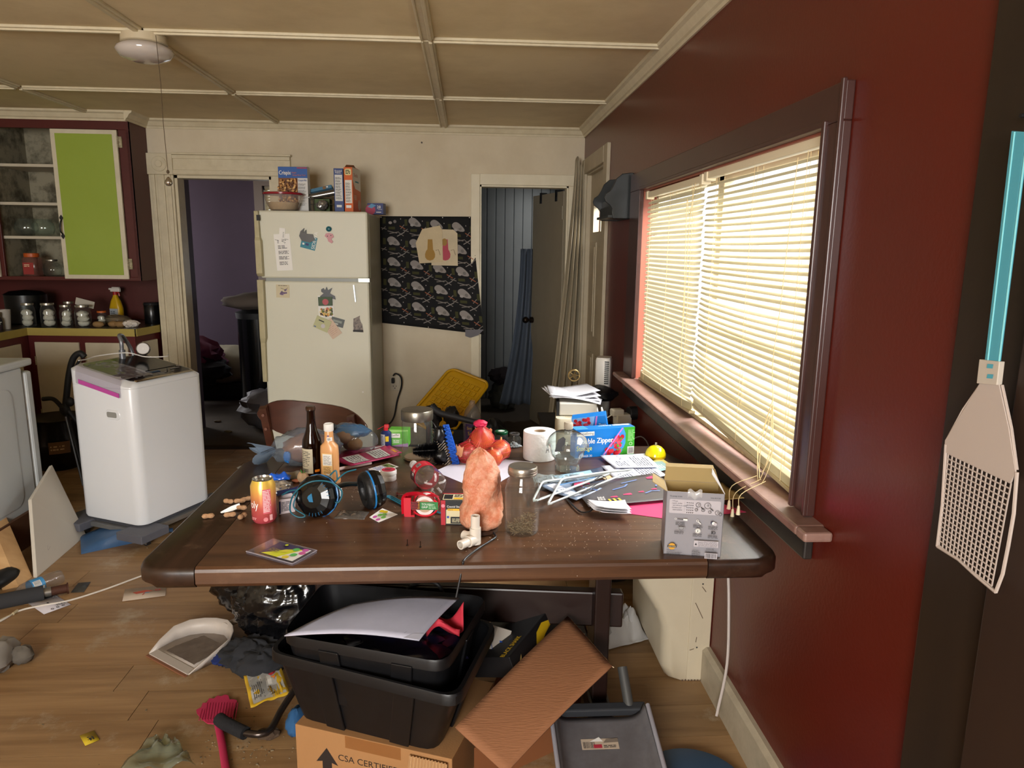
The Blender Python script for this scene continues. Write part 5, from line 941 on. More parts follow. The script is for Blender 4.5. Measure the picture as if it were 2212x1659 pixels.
# black brush set
t = thing('brush_set', 'black bristle brushes with metal teeth and a blue mesh strip', 'brush', T(955, 1008)+V((0, .03, 0)))
O = t.location; A = lambda px, py, Y=None: at(px, py, Y=O.y if Y is None else Y)-O
bk = M('08080a', .3)
b = B()
ax0, ax1 = A(893, 975, O.y-.01), A(945, 972, O.y); 
for k in range(1500):
    u = rnd.random(); a = rnd.uniform(0, 2*pi); c = ax0.lerp(ax1, u); r_ = .012+.018*min(1, u*2.2); d_ = (ax1-ax0).normalized(); n1 = V((0, 0, 1)); n2 = d_.cross(n1); e = (n1*cos(a)+n2*sin(a))*r_+d_*rnd.uniform(-.004, .004); sd = d_*.0014
    b.add([c-sd, c+sd, c+e], [(0, 1, 2)])
for k in range(1900):
    u = rnd.random(); c = A(948+rnd.uniform(-10, 14), 925+75*u); a, el = rnd.uniform(0, 2*pi), rnd.uniform(-.6, 1); e = V((cos(a)*cos(el), sin(a)*cos(el), sin(el)))*rnd.uniform(.014, .032); s_ = V((.0013, 0, 0)); b.add([c-s_, c+s_, c+e], [(0, 1, 2)])
b.build('bristles', bk, t)['kind'] = 'stuff'
B().tube([ax0, ax1], .006).ball(A(950, 940), (.022, .022, .03), None, 16, .3, 2).ball(A(952, 985), (.028, .024, .03), None, 16, .3, 2, 4).tube(sm([A(957, 990), A(952, 1008), A(960, 1022), A(978, 1024)], 5), .004, 8).build('brush_core', bk, t, smooth=50)
p0, p1 = A(963, 918), A(990, 1024)
for k in range(17):
    u = .12+.05*k; c = p0.lerp(p1, u)+V((-.006, -.006, 0)); B().tube([c+V((-.034, -.004, -.02)), c+V((-.012, -.004, .004))], .002, 6).build('metal_tooth', M('b9b6b2', .2, .9), t)
b = B(); dirv = (p1-p0).normalized(); side = V((1, -.2, .15)).normalized()*.0135; dep = V((0, -.008, 0))
for k in range(14):
    c = p0.lerp(p1, k/13); w_ = side*(.7+.3*sin(pi*k/13))
    b.tube([c-w_+dep, c+w_+dep], .0018, 6); b.tube([c-w_, c-w_+dep], .0016, 5)
    if k < 13: c2_ = p0.lerp(p1, (k+1)/13); b.tube([c-w_+dep, c2_+w_+dep], .0016, 5); b.tube([c+w_+dep, c2_-w_+dep], .0016, 5); b.tube([c+w_, c2_+w_+dep], .002, 5)
b.loft([[p0-side*.8, p0+side*.8, p0+side*.8+V((0, .008, 0)), p0-side*.8+V((0, .008, 0))], [p1-side*.8, p1+side*.8, p1+side*.8+V((0, .008, 0)), p1-side*.8+V((0, .008, 0))]])
b.build('blue_mesh_strip', M('1a58c0', .35), t, smooth=40)
# white sheet under the onions
o, p = leaf('drawing_sheet', 'large white sheet lying under the onions and the rock lamp', 'paper', [(1045, 1062), (938, 1018), (1015, 985), (1152, 998)], M('c8c6d2', .75), .001, .0006); p.lines(.25, .6, .5, .8, 5, M('9a98a8'), fill=.1); p.done(o)
# plastic bottle on its side
t = thing('water_bottle', 'empty clear plastic bottle with red label lying on its side', 'bottle', T(930, 1070)+V((0, 0, .04)))
dv = (V((.36, -.93, 0))).normalized(); X = Matrix.Translation((0, .02, 0)) @ dv.to_track_quat('Z', 'Y').to_matrix().to_4x4()
# local z runs towards the bottle's foot
B().lathe([(.012, -.165), (.014, -.14), (.03, -.11), (.038, -.085)], 28, cap=(1, 0), X=X).lathe([(.0385, -.035), (.0365, -.02), (.039, -.01), (.0365, 0), (.039, .01), (.0365, .02), (.038, .03), (.035, .042), (.028, .047), (.012, .042), (0, .044)], 30, cap=(0, 1), X=X).build('clear_body', thin('fbf6f6', .06, 1.6, .03), t, smooth=60)
b = B()
for k in range(5): a = k*2*pi/5+.3; b.tube([X @ V((.012*cos(a), .012*sin(a), .043)), X @ V((.026*cos(a), .026*sin(a), .048)), X @ V((.034*cos(a), .034*sin(a), .04))], .0035, 6)
b.build('foot_ribs', thin('ffffff', .05, 1.6, .25), t, smooth=60)
B().lathe([(.0392, -.085), (.0396, -.08), (.0396, -.038), (.0392, -.035)], 34, cap=(0, 0), X=X).build('red_label', M('b81c30', .3), t, smooth=60)
rm = round_(.0397, 0); p = P(lambda a, b, l: X @ rm(a, b, l), .005); p.rect(.0397*1.9, -.07, .0397*2.3, -.05, M('b0aeb0')).bars(.0397*1.92, -.068, .0397*2.28, -.052, INK).rect(.0397*2.8, -.082, .0397*3.5, -.04, M('3a1418')).text('ZE', .0397*2.5, -.062, .014, WH); p.done(t)
B().cyl((0, 0, 0), .013, .02).build('cap', M('c8c4c4', .4), t, loc=X @ V((0, 0, -.172)), rot=dv.to_track_quat('Z', 'Y').to_euler())
# tape dispenser
t = thing('tape_dispenser', 'red plastic packing tape dispenser standing on its edge', 'dispenser', T(912, 1119)+V((0, .03, 0)), rad(-4)); rd = M('c2182c', .35)
B().tube(sm([(-.045, 0, .004), (-.046, 0, .04), (-.04, 0, .056), (-.01, 0, .06), (.01, 0, .052), (.03, 0, .056), (.045, 0, .05)], 4), .018, 4, flat=(1, .12)).build('top_arm', rd, t)
B().bb((-.05, -.022, .0), (-.046, .022, .055)).bb((-.05, -.022, 0), (-.02, .022, .004)).bb((-.048, -.023, 0), (-.03, -.02, .055)).bb((-.03, -.0235, .022), (.046, -.0215, .045)).tube([(.008+.036*cos(a), -.019, .03+.028*sin(a)) for a in [-2.6+i*.26 for i in range(14)]], .003, 6).tube([(.008+.036*cos(a), .019, .03+.028*sin(a)) for a in [2*pi*i/20 for i in range(20)]], .003, 6, closed=True).build('red_frame', rd, t)
B().cyl((.008, 0, .031), .0275, .036, n=32, ax='y').build('tape_roll', M('d9ccca', .2, coat=.5), t, smooth=40); B().cyl((.008, -.0184, .031), .019, .001, n=28, ax='y').build('tape_core', M('b99a80', .6), t)
p = P(flat((-.03, -.0237, .022), (1, 0, 0), (0, 0, 1))); p.rect(0, 0, .026, .023, M('2a1a18')).rect(.026, 0, .076, .023, M('2e7a3c')).text('TOUGH', .03, .013, .006, WH).text('GRIP', .03, .005, .006, WH).rect(.018, 0, .026, .023, K).text('Scotch', .0245, .002, .006, M('d8a020'), rot=pi/2)
for k in range(5): p.stroke([(.0+.004*k, 0), (.006+.004*k, .023)], .0008, M('a02028')).stroke([(.006+.004*k, 0), (.0+.004*k, .023)], .0008, M('a02028'))
p.lines(.05, .004, .073, .019, 4, M('a8d0a8')); p.done(t, 'paper_label')
t = thing('staple_box', 'black and red box of cable staples beside the rock lamp', 'box', T(975, 1134)+V((.0, .0, 0)), rad(-4))
B().bb((-.028, 0, 0), (.036, .055, .07)).build('carton', M('121214', .45), t, bevel=.001); p = P(flat((-.028, 0, 0), (1, 0, 0), (0, 0, 1)))
p.rect(0, 0, .012, .07, M('a81c2c')).rect(.014, .004, .062, .044, M('c9bd98')).text('Coaxial Staples', .016, .05, .006, WH, w=.046).rect(.018, .041, .06, .047, M('d8a828')).text('RG-6', .02, .042, .004, INK).rect(.026, .005, .062, .024, K).lines(.03, .008, .06, .02, 3, M('c9bd98')).rect(.016, .02, .022, .026, M('2a4a9a')).disc(.006, .055, .005, M('d88090')); p.done(t)
p = P(flat((-.028, 0, .07), (1, 0, 0), (0, 1, 0))); p.rect(.004, .004, .062, .05, M('c9bd98')).rect(.006, .01, .03, .045, K).rect(.034, .008, .06, .02, M('d8a828')).lines(.034, .024, .06, .046, 4, INK).rect(0, .05, .064, .055, M('a81c2c')); p.done(t, 'top_print')
tag(B().cyl((0, 0, 0), .0035, .02, ax='x').cyl((-.012, 0, 0), .006, .003, ax='x').build('brown_screw', M('4a1c12', .4), loc=T(866, 1072)+V((0, 0, .006)), rot=(0, 0, rad(-12))), 'small dark red screw behind the tape dispenser', 'screw')
for px, py, lb in ((880, 1178, 'left thin nail standing upright near the table front'), (908, 1182, 'right thin nail standing upright near the table front')): tag(B().cyl((0, 0, .0008), .003, .0016, n=10).cyl((0, 0, .008), .0009, .016, n=8).build('nail', M('1c1612', .35, .7), loc=T(px, py)), lb, 'nail')
# salt lamp
t = thing('salt_lamp', 'tall rough orange salt rock lamp in the middle of the table', 'lamp', T(1043, 1160)+V((-.002, .045, 0)))
saltm = M('bf7252', .55, var=.85, vs=34, col2='d4a488', bump=1, bs=90, sss=.08, thr=(.42, .66))
SP = [(0, .7), (.05, .92), (.2, 1), (.4, .93), (.6, .84), (.75, .74), (.85, .6), (.93, .42), (.98, .22), (1, .05)]
rings = []
for i in range(30):
    u = i/29; z = .012+.215*u; r0 = .057*next(a[1]+(b_[1]-a[1])*(u-a[0])/(b_[0]-a[0]) for a, b_ in zip(SP, SP[1:]) if a[0] <= u <= b_[0]); ring = []
    for j in range(40):
        a = 2*pi*j/40; d_ = V((cos(a), sin(a), u*3)); e = noise.noise(d_*1.3+V((4, 1, 2)))*.2+(.5-abs(noise.noise(d_*2.6+V((1, 5, 2)))))*.12-.04+noise.noise(d_*6)*.05+noise.noise(d_*14)*.02
        ring.append(((r0*1.0)*(1+e)*cos(a)+.006*u-.012*u*u, r0*.92*(1+e)*sin(a), z+.006*noise.noise(d_*3)))
    rings.append(ring)
B().loft(rings).build('salt_rock', saltm, t, smooth=50); B().lathe([(.04, 0), (.044, .003), (.044, .012), (0, .014)], 28).build('wood_base', M('3b2417', .5), t, smooth=40)
B().tube(sm([(.03, -.03, .006), (.035, -.055, .004), T(1058, 1172)-t.location+V((0, 0, .004)), T(1030, 1190)-t.location+V((0, 0, .004)), T(1003, 1213)-t.location+V((0, 0, .005)), V((-.05, -.2, -.01)), V((-.065, -.215, -.08))], 6), .0028, 8).build('power_cord', M('1a1a1c', .3), t, smooth=50)
# pvc fitting
t = thing('pipe_fitting', 'white plastic three-way pipe fitting in front of the rock lamp', 'pipe fitting', T(1025, 1180)+V((0, .01, 0))); pv = M('cfc6ba', .35)
c0 = V((.002, 0, .016)); va = (T(984, 1196)-T(1025, 1178)).normalized(); vb = (T(985, 1158)-T(1025, 1172)).normalized()
b = B().tube([c0+V((0, 0, -.012)), c0+V((0, 0, .03))], .0145, 20).tube([c0-va*.004, c0+va*.026], .0145, 20).tube([c0-vb*.002, c0+vb*.024], .0135, 20); b.ball(c0, .0148, None, 20).build('fitting_body', pv, t, smooth=50)
def pipe(a, d_, L_): X = Matrix.Translation(a) @ d_.to_track_quat('Z', 'Y').to_matrix().to_4x4(); return B().lathe([(.0115, 0), (.0115, L_), (.0088, L_), (.0088, 0)], 24, cap=(0, 0), X=X).build('pipe', pv, t, smooth=50)
pipe(c0+V((0, 0, .02)), V((0, 0, 1)), .042); pipe(c0+va*.02, va, .034); pipe(c0+vb*.02, vb, .02)
sd_ = va.cross(V((0, 0, 1))); p = P(flat(c0+va*.05+V((0, 0, .0))-sd_*-.0118*1, -va, (0, 0, 1))); p.l = .0006; p.text('ASTM PVC-I', .0, -.002, .004, M('a02a30'), w=.026); p.done(t)
t = mason(0, 0, 0, .046, .17, .035, 'clear mason jar of dried herb stems at the table centre', ragm, 'none', False, None); t.location = T(1130, 1161)+V((0, .044, 0)); t.name = 'mason_jar'
B().lathe([(.037, .158), (.0385, .16), (.0385, .178), (.0365, .181), (.03, .1795), (0, .1795)], 36).build('lid', M('a8a196', .3, .85, var=.4, vs=40), t, smooth=40)
for z in (.164, .17): B().tube([(.0388*cos(a), .0388*sin(a), z) for a in [2*pi*i/30 for i in range(30)]], .0009, 5, closed=True).build('thread_ring', M('b8b0a4', .3, .9), t)
b = B()
for k in range(700):
    a, r_ = rnd.uniform(0, 2*pi), .036*sqrt(rnd.random()); c = V((r_*cos(a), r_*sin(a), rnd.uniform(.003, .022+.028*max(0, cos(a-.3))))); d_ = V((rnd.gauss(0, 1), rnd.gauss(0, 1), rnd.gauss(0, .7))).normalized()*rnd.uniform(.004, .012); s_ = d_.orthogonal().normalized()*.0008; b.add([c-d_-s_, c-d_+s_, c+d_], [(0, 1, 2)])
b.build('dried_herbs', M('6b563c', .9), t)['kind'] = 'stuff'
# onions in a net
on = []
om = M('c9824c', .35, var=.5, vs=14, col2='b4603a', stretch=(1, 1, .2))
for k, (px, py, r_, lb) in enumerate(((1041, 950, .043, 'big top onion in the red net bag'), (1081, 972, .036, 'bright orange onion at the right end of the net bag'), (1066, 990, .032, 'small onion low at the right front of the net bag'), (1008, 992, .038, 'dark red-brown onion at the left front of the net bag'), (1022, 968, .036, 'shaded onion behind the tip of the rock lamp'))):
    yy = (2.44, 2.4, 2.36, 2.4, 2.44)[k]; c = at(px, py, Y=yy); c.z = max(c.z, TZ+r_*.9+.003)
    o = thing('onion', lb, 'onion', c, 0, 'onions in the net bag', (rad(rnd.uniform(-30, 30)), rad(rnd.uniform(-30, 30)), rnd.uniform(0, 6)))
    B().lathe([(.001, -r_*.9), (r_*.3, -r_*.86), (r_*.75, -r_*.6), (r_, -r_*.05), (r_*.85, r_*.5), (r_*.4, r_*.85), (r_*.12, r_), (r_*.08, r_*1.25), (.001, r_*1.3)], 26).build('bulb', om if k != 3 else M('8c3a28', .35, var=.4, vs=14), o, smooth=60)
    if k in (0, 3): B().sheet(lambda u, v: V((r_*(1.02+.1*v)*cos(u*1.4+2), r_*(1.02+.1*v)*sin(u*1.4+2), r_*(-.4+.9*v)+.004*sin(u*20))), 10, 6).build('loose_skin', M('d89a70', .5, tl=.3), o, smooth=40)
    on.append((c, r_))
t = thing('net_bag', 'red plastic net bag knotted at the top around the onions', 'bag', (0, 0, 0)); b = B(); cc_ = sum((c for c, r in on), V())/5
apex = at(1037, 916, Y=2.42)
def hull(d):
    h_ = max((c-cc_).dot(d)+r for c, r in on); return h_
dirs = []
for i in range(0, 15):
    for j in range(30):
        el = -pi/2+pi*i/14; az = 2*pi*j/30; dirs.append(V((cos(el)*cos(az), cos(el)*sin(az), sin(el))))
def pt(d):
    # support-like radius along the direction, softened, pulled to the knot on top
    best = 0
    for c, r in on:
        q = c-cc_; bq = q.dot(d); disc = bq*bq-(q.length_squared-(r+.002)**2)
        if disc > 0: best = max(best, bq+sqrt(disc))
    best = max(best, .62*hull(d)); p_ = cc_+d*best
    if d.z > .75: p_ = p_.lerp(apex, (d.z-.75)/.25*.95)
    p_.z = max(p_.z, TZ+.0015); return p_
G = [pt(d) for d in dirs]
netm = thin('ffdcd0', .4, 1.1, .03, 'd03040')
b.add(G, [(i*30+j, i*30+(j+1) % 30, (i+1)*30+(j+1) % 30, (i+1)*30+j) for i in range(14) for j in range(30)])
o = b.build('net', netm, t, smooth=60)
b = B()
for i in range(1, 14):
    b.tube([G[i*30+j] for j in range(30)], .0005, 4, closed=True)
for j in range(30): b.tube([G[i*30+j] for i in range(15)], .0005, 4)
b.build('net_threads', M('c2243a', .5), t)['kind'] = 'stuff'
B().ball(apex+V((0, 0, .002)), (.022, .016, .012), None, 20, .4, 2.5, 3, True).build('knot', M('c02448', .5), t, smooth=50)
# back edge of the table
t = thing('spray_can', 'small blue and yellow spray can with red cap at the table back', 'can', T(833, 968)+V((0, .02, 0))); B().lathe([(.019, 0), (.02, .003), (.02, .055), (.012, .064)], 24).build('body', M('1e2c5c', .3), t, smooth=40); B().cyl((0, 0, .069), .008, .012).box((.003, 0, .08), (.016, .012, .012)).seg((-.004, 0, .082), (-.03, -.01, .07), .001).build('spray_nozzle', M('c01c28', .4), t); p = P(round_(.0201, -pi*.85), .003); p.rect(0, .008, .02, .052, M('c0bfc0')).lines(.002, .012, .018, .048, 6, M('4a5a90')).rect(.022, .025, .034, .045, M('d8b820')); p.done(t, 'paper_label')
t = thing('duster_box', 'green cleaning cloth box at the back edge of the table', 'box', T(846, 966)+V((0, .012, 0)), rad(-6)); B().bb((-.012, 0, 0), (.062, .05, .065)).build('carton', M('5aa834', .4), t, bevel=.001); p = P(flat((-.012, 0, 0), (1, 0, 0), (0, 0, 1))); p.poly([(0, .052), (.074, .06), (.074, .065), (0, .065)], M('8cc464')).rect(.01, .034, .044, .05, WH).text('Swiffer', .012, .038, .009, M('2a4a2a'), rot=.12, w=.03).rect(.014, .008, .05, .03, M('7cc06a')).lines(.018, .014, .046, .026, 2, WH).poly([(0, 0), (.074, 0), (.074, .014), (.03, .006)], M('a880b4')); p.done(t)
t = thing('small_jar', 'little glass jar with a dark green lid behind the onions', 'jar', T(1083, 958)+V((0, .02, 0))); B().lathe([(.024, 0), (.026, .004), (.026, .03), (.022, .036)], 24, cap=(1, 0)).build('jar_body', glass, t, smooth=50); B().lathe([(.025, .034), (.026, .036), (.026, .043), (.024, .045), (0, .045)], 26).build('lid', M('0d4a2c', .3), t, smooth=40); B().ball((0, 0, .045), (.014, .01, .002), WH, 10).build('lid_print', None, t)
t = thing('small_jar', 'little clear jar with a bag of crystal beads behind the toilet roll', 'jar', T(1112, 968)+V((0, .02, 0))); B().lathe([(.024, 0), (.026, .004), (.026, .032), (.018, .042), (.018, .05)], 24, cap=(1, 0)).build('jar_body', glass, t, smooth=50); B().lathe([(.019, .048), (.0195, .053), (.014, .0535), (.014, .05)], 24, cap=(0, 0)).build('metal_ring', M('8c8c8c', .3, .9), t)
b = B()
for k in range(160): a, r_ = rnd.uniform(0, 2*pi), .03*sqrt(rnd.random()); b.ball((r_*cos(a)-.004, r_*sin(a)*.5-.008, .004+rnd.random()*.022*(1-r_/.03)), .0028, None, 6)
b.build('crystal_beads', M('d6dae0', .1, trans=.4), t)['kind'] = 'stuff'
# toilet roll
t = thing('toilet_roll', 'white quilted toilet paper roll with a black symbol', 'toilet roll', T(1168, 999)+V((0, .056, 0)))
B().lathe([(.022, .001), (.057, .001), (.0585, .004), (.0585, .098), (.057, .1015), (.022, .1015), (.0205, .098), (.0205, .004), (.022, .001)], 44, cap=(0, 0)).build('paper_roll', M('dedcda', .8, bump=.7, bs=70), t, smooth=40); B().lathe([(.0206, .002), (.0206, .1), (.0198, .1), (.0198, .002)], 32, cap=(0, 0)).build('cardboard_core', M('9c8468', .7), t, smooth=40)
p = P(round_(.0587, -pi*.52), .004); p.l = .001; p.stroke([(.022, .035), (.028, .062), (.034, .035)], .002, K).stroke([(.024, .045), (.032, .045)], .002, K); p.done(t)
# skull-shaped bottle
t = thing('glass_bottle', 'clear glass skull-shaped bottle with cork cap and black tag', 'bottle', T(1229, 1022)+V((0, .04, 0)), rad(18))
rings = []
for i in range(34):
    u = i/33; z = .002+.128*u
    rx = .04+.0*u if u < .12 else .037+.023*sin(min(1, (u-.1)/.55)*pi/2) if u < .62 else .060*sqrt(max(0, 1-((u-.62)/.42)**2))+.012
    ring = []
    for j in range(48):
        a = 2*pi*j/48; r_ = rx; fx = -sin(a)  # front is -y
        if .15 < u < .6 and fx > 0:
            dent = 0
            for ex in (-.55, .55): dent += math.exp(-(((cos(a)-ex)/.28)**2+((u-.47)/.1)**2))*.20
            dent += math.exp(-((cos(a)/.16)**2+((u-.33)/.06)**2))*.14
            r_ *= 1-dent*fx
        if .14 < u < .34: r_ *= .9+.03*sin(a*9)
        if u < .14: r_ *= 1+.04*sin(a*14)
        ring.append((r_*cos(a), r_*1.12*sin(a)+.004*u, z))
    rings.append(ring)
B().loft(rings, cap=(1, 1)).build('glass_skull', thin('e6efec', .02, 2.4, .06), t, smooth=60); B().lathe([(.016, .125), (.0125, .132), (.0125, .146), (.014, .148)], 24, cap=(0, 0)).build('neck', thin('f6faf8', .02, 1.75, .07), t, smooth=60)
B().lathe([(.0145, .144), (.0155, .146), (.0155, .164), (.013, .167), (0, .167)], 28).build('cork_cap', M('a49a88', .6, var=.3, vs=80), t, smooth=40); B().tube([(.0135*cos(a), .0135*sin(a), .14) for a in [2*pi*i/20 for i in range(20)]], .0012, 6, closed=True).build('cord_loop', K, t)
B().loft([[(-.07, -.045, .082), (-.044, -.06, .086), (-.034, -.05, .124), (-.04, -.045, .13), (-.056, -.04, .12)], [(-.07, -.0435, .082), (-.044, -.0585, .086), (-.034, -.0485, .124), (-.04, -.0435, .13), (-.056, -.0385, .12)]]).build('black_tag', M('12121c', .5), t)
# zipper bag cartons
zb = M('1272c4', .35)
t = thing('zipper_bag_box', 'blue and green carton of zipper storage bags standing on edge', 'box', T(1250, 994)+V((-.01, .02, 0)), rad(13))
B().bb((0, 0, 0), (.232, .05, .105)).build('carton', zb, t, bevel=.001)
gr_ = M('3a9c30', .35); pk_ = M('c070c0', .35); berry = [M(c_, .35) for c_ in ('c02030', 'd83040', 'b01828', 'e05060')]
p = P(flat((0, 0, 0), (1, 0, 0), (0, 0, 1))); p.poly([(.1, 0), (.18, .105), (.2, .105), (.2, .0)], M('3f8fe0', .35)).poly([(.172, 0), (.232, 0), (.232, .105), (.186, .105), (.196, .08), (.196, .045), (.186, .02)], gr_)
for k in range(46):
    a = rnd.random(); u = .12+.065*rnd.random()+.0*a; v = .004+.075*rnd.random()
    if v < (u-.1)*1.3: p.disc(u, v, rnd.uniform(.006, .009), berry[k % 4], n=9)
for k in range(9): p.disc(.15+.035*rnd.random(), .02+.05*rnd.random(), .0035, gr_, n=5)
p.poly([(.098, 0), (.104, 0), (.182, .105), (.176, .105)], pk_).rect(.0, .084, .068, .099, WH).text('homeliving', .004, .088, .01, INK, w=.062).text('Double Zipper', .0, .055, .02, WH, w=.142, bold=.001).text('Storage', .0, .03, .018, M('e0e048'), w=.06).text('BAGS 30', .02, .006, .008, WH)
p.rect(.2, .006, .226, .034, WH).bars(.202, .009, .224, .031, INK).lines(.2, .055, .229, .098, 9, M('b8e0a8'), fill=.3).ring(.212, .045, .006, .001, WH); p.done(t)
p = P(flat((0, 0, .105), (1, 0, 0), (0, 1, 0))); p.rect(.16, .03, .225, .045, M('d8e4f0')).text('Double Zipper', .22, .04, .014, WH, w=.12, rot=pi).poly([(0, 0), (.05, 0), (.05, .05), (0, .05)], M('3f8fe0')); p.done(t, 'top_print')
t = thing('zipper_bag_box', 'second zipper bag carton lying tilted behind, strawberries showing', 'box', T(1240, 978)+V((.01, .085, .05)), rad(-10)); t.rotation_euler = (rad(6), rad(-10), rad(-14))
B().bb((0, 0, 0), (.13, .05, .06)).build('carton', zb, t, bevel=.001); B().ball((-.0, 0, -.02), (.02, .02, .02), zb, 8).v
p = P(flat((0, 0, 0), (1, 0, 0), (0, 0, 1))); p.poly([(0, 0), (.07, 0), (.09, .06), (0, .06)], M('7fb0e8')).poly([(.078, 0), (.084, 0), (.1, .06), (.094, .06)], pk_)
for k in range(30): p.disc(.005+.06*rnd.random(), .006+.05*rnd.random(), .007, berry[k % 4], n=9)
p.poly([(0, 0), (.012, 0), (.0, .03)], gr_).text('Zipper', .1, .02, .012, WH, w=.028); p.done(t)
t = thing('desk_bell', 'glossy yellow domed desk bell near the window wall', 'bell', T(1420, 993)+V((0, .028, 0))); B().lathe([(.034, 0), (.037, .003), (.037, .008), (.034, .01)], 30).build('base', M('c9a814', .3), t, smooth=40); B().lathe([(.0375, .01), (.0365, .018), (.031, .031), (.02, .041), (.008, .0455), (0, .046)], 32).build('dome', M('e8d414', .12, coat=.5), t, smooth=60); B().cyl((0, 0, .05), .004, .01).build('striker', M('b0a890', .3, .8), t)
# papers on the right
bills = [([(1345, 1048), (1298, 1008), (1400, 1000), (1440, 1028)], .004, 'c6cad8'), ([(1330, 1012), (1296, 985), (1395, 981), (1424, 1010)], .009, 'cfd3e0')]
for k, (pts, dz, c_) in enumerate(bills):
    o, p = leaf('bill', ('lower white printed bill lying behind the hangers', 'upper folded white bill lying in front of the bag cartons')[k], 'paper', pts, M(c_, .7), dz, .0012, None, .003)
    p.lines(.1, .55, .9, .92, 7, M('5a5a66'), fill=.25).lines(.1, .12, .55, .4, 5, M('5a5a66'), fill=.25).text('DATE DUE', .6, .3, .07, INK, w=.32).rect(.1, .45, .9, .46, GREY); p.done(o)
o, p = leaf('teal_card', 'small teal and white leaflet behind the carton flap', 'paper', [(1415, 1020), (1385, 1000), (1430, 996), (1452, 1012)], M('8fb0b4', .6), .003); p.lines(.2, .2, .8, .8, 5, WH); p.done(o)
o, p = leaf('sticky_note', 'yellow paper slip beneath the yellow bell', 'paper', [(1425, 1003), (1400, 998), (1430, 990), (1445, 1000)], M('d8c878', .6), .002); p.lines(.2, .2, .8, .6, 2, INK); p.done(o)
o, p = leaf('pink_sheet', 'large bright pink poster sheet lying under the dark poster', 'paper', [(1436, 1120), (1335, 1106), (1395, 1030), (1612, 1106)], M('d23c6a', .6), .0012); p.lines(.3, .3, .4, .34, 1, INK); p.done(o)
o, p = leaf('envelope', 'tan envelope corner sticking out behind the grey carton', 'envelope', [(1500, 1090), (1450, 1030), (1560, 1048), (1618, 1079)], M('cdb274', .6), .006, .001, None, .01)
o, p = leaf('brochure', 'pale tan card lying under the white hangers', 'paper', [(1330, 1050), (1290, 1025), (1330, 1010), (1365, 1035)], M('c8ae88', .6), .002)
o, p = leaf('poster', 'dark grey poster with blue and pink graphics by the grey carton', 'poster', [(1272, 1097), (1236, 1047), (1415, 1024), (1500, 1075)], M('4f4c4e', .35), .008, .0012, None, .004)
for a, b_, c_, r_ in ((.35, .45, 'd23c6a', .06), (.3, .3, 'd23c6a', .05), (.38, .6, 'd23c6a', .04), (.42, .75, 'd23c6a', .04), (.85, .9, 'd23c6a', .1), (.95, .1, 'd23c6a', .12), (.88, .02, 'd23c6a', .1)):
    p.poly([(min(1, a+r_*(1+.4*sin(3*q))*cos(q)*.5), max(0, min(1, b_+r_*(1+.3*cos(2*q))*sin(q)))) for q in [2*pi*i/10 for i in range(10)]], M(c_, .5))
for s_ in ([(.3, .62), (.36, .7), (.33, .78)], [(.6, .2), (.78, .08)], [(.55, .35), (.62, .5), (.7, .55)], [(.5, .8), (.6, .86)], [(.75, .5), (.82, .7)]): p.stroke(s_, .02, M('6a86c8', .4))
p.text('RELEASE', .16, .12, .07, WH, rot=.1, w=.16).lines(.08, .2, .2, .34, 3, M('d8b840')); p.done(o)
o, p = leaf('magazine', 'glossy car magazine page lying under the white hangers', 'magazine', [(1245, 1083), (1166, 1052), (1235, 1030), (1300, 1058)], M('7d8da4', .3), .005, .003, None, .006); p.rect(.1, .1, .9, .35, M('c4c8d4')).text('USA', .4, .16, .14, INK, w=.2).text('LIVE', .2, .45, .14, M('a03040'), w=.2).lines(.1, .6, .9, .9, 5, M('3a5a8a')); p.done(o)
o, p = leaf('magazine', 'dark-edged magazine at the back of the hanger pile', 'magazine', [(1190, 1048), (1166, 1034), (1300, 1012), (1310, 1030)], M('3c4450', .3), .004, .004, None, .004); p.rect(.1, .2, .9, .8, M('8fb0c4')).lines(.15, .3, .85, .7, 3, WH); p.done(o)
for k in range(3): leaf('letter', ('lowest', 'middle', 'topmost')[k]+' folded white letter on the front corner of the dark poster', 'paper', [(1300+3*k, 1112-5*k), (1268, 1093-4*k), (1350, 1096-5*k), (1364, 1114-5*k)], M('cfcfd4', .7), .014+.006*k, .001, 'folded letters on the poster', .01)
tag(B().tube(sm([T(1225, 1078, .004), T(1240, 1094, .005), T(1256, 1106, .006), T(1275, 1104, .008), T(1282, 1094, .012)], 5), .0035, 8, flat=(1, .5)).build('black_strap', M('0c0c0e', .35), smooth=50), 'black glossy strap curling out below the hangers', 'strap')
t = thing('plastic_bag', 'crumpled clear white bag beneath the glass skull bottle', 'bag', T(1215, 1040)); 
def fpb(u, v): return V(((u-.5)*.19, (v-.5)*.09, .004+.016*abs(noise.noise(V((u*5, v*4, 3))))+.01*abs(noise.noise(V((u*11, v*9, 7))))))
B().sheet(fpb, 30, 16).build('film', thin('e2eaec', .12, 1.4, .35, 'b8c2c2'), t, smooth=40)
def hanger(label, pts, dz, hook):
    t = thing('coat_hanger', label, 'hanger', T(*pts[0], dz), 0, 'white hangers on the papers'); O = t.location
    q = [T(*p, dz+.004*i/len(pts)*3)-O for i, p in enumerate(pts)]; out = []
    n = len(q)
    for i in range(n):
        a, b_, c = q[i-1], q[i], q[(i+1) % n]; out += [b_+(a-b_).normalized()*.018, b_+(a-b_).normalized()*.004+(c-b_).normalized()*.004, b_+(c-b_).normalized()*.018]
    B().tube(out, .0038, 8, closed=True).build('hanger_frame', M('b4baba', .35), t, smooth=60)
    if hook: B().tube(sm([T(*p, dz+.008)-O for p in hook], 5), .0014, 6).build('hook', M('8f9498', .2, .9), t, smooth=60)
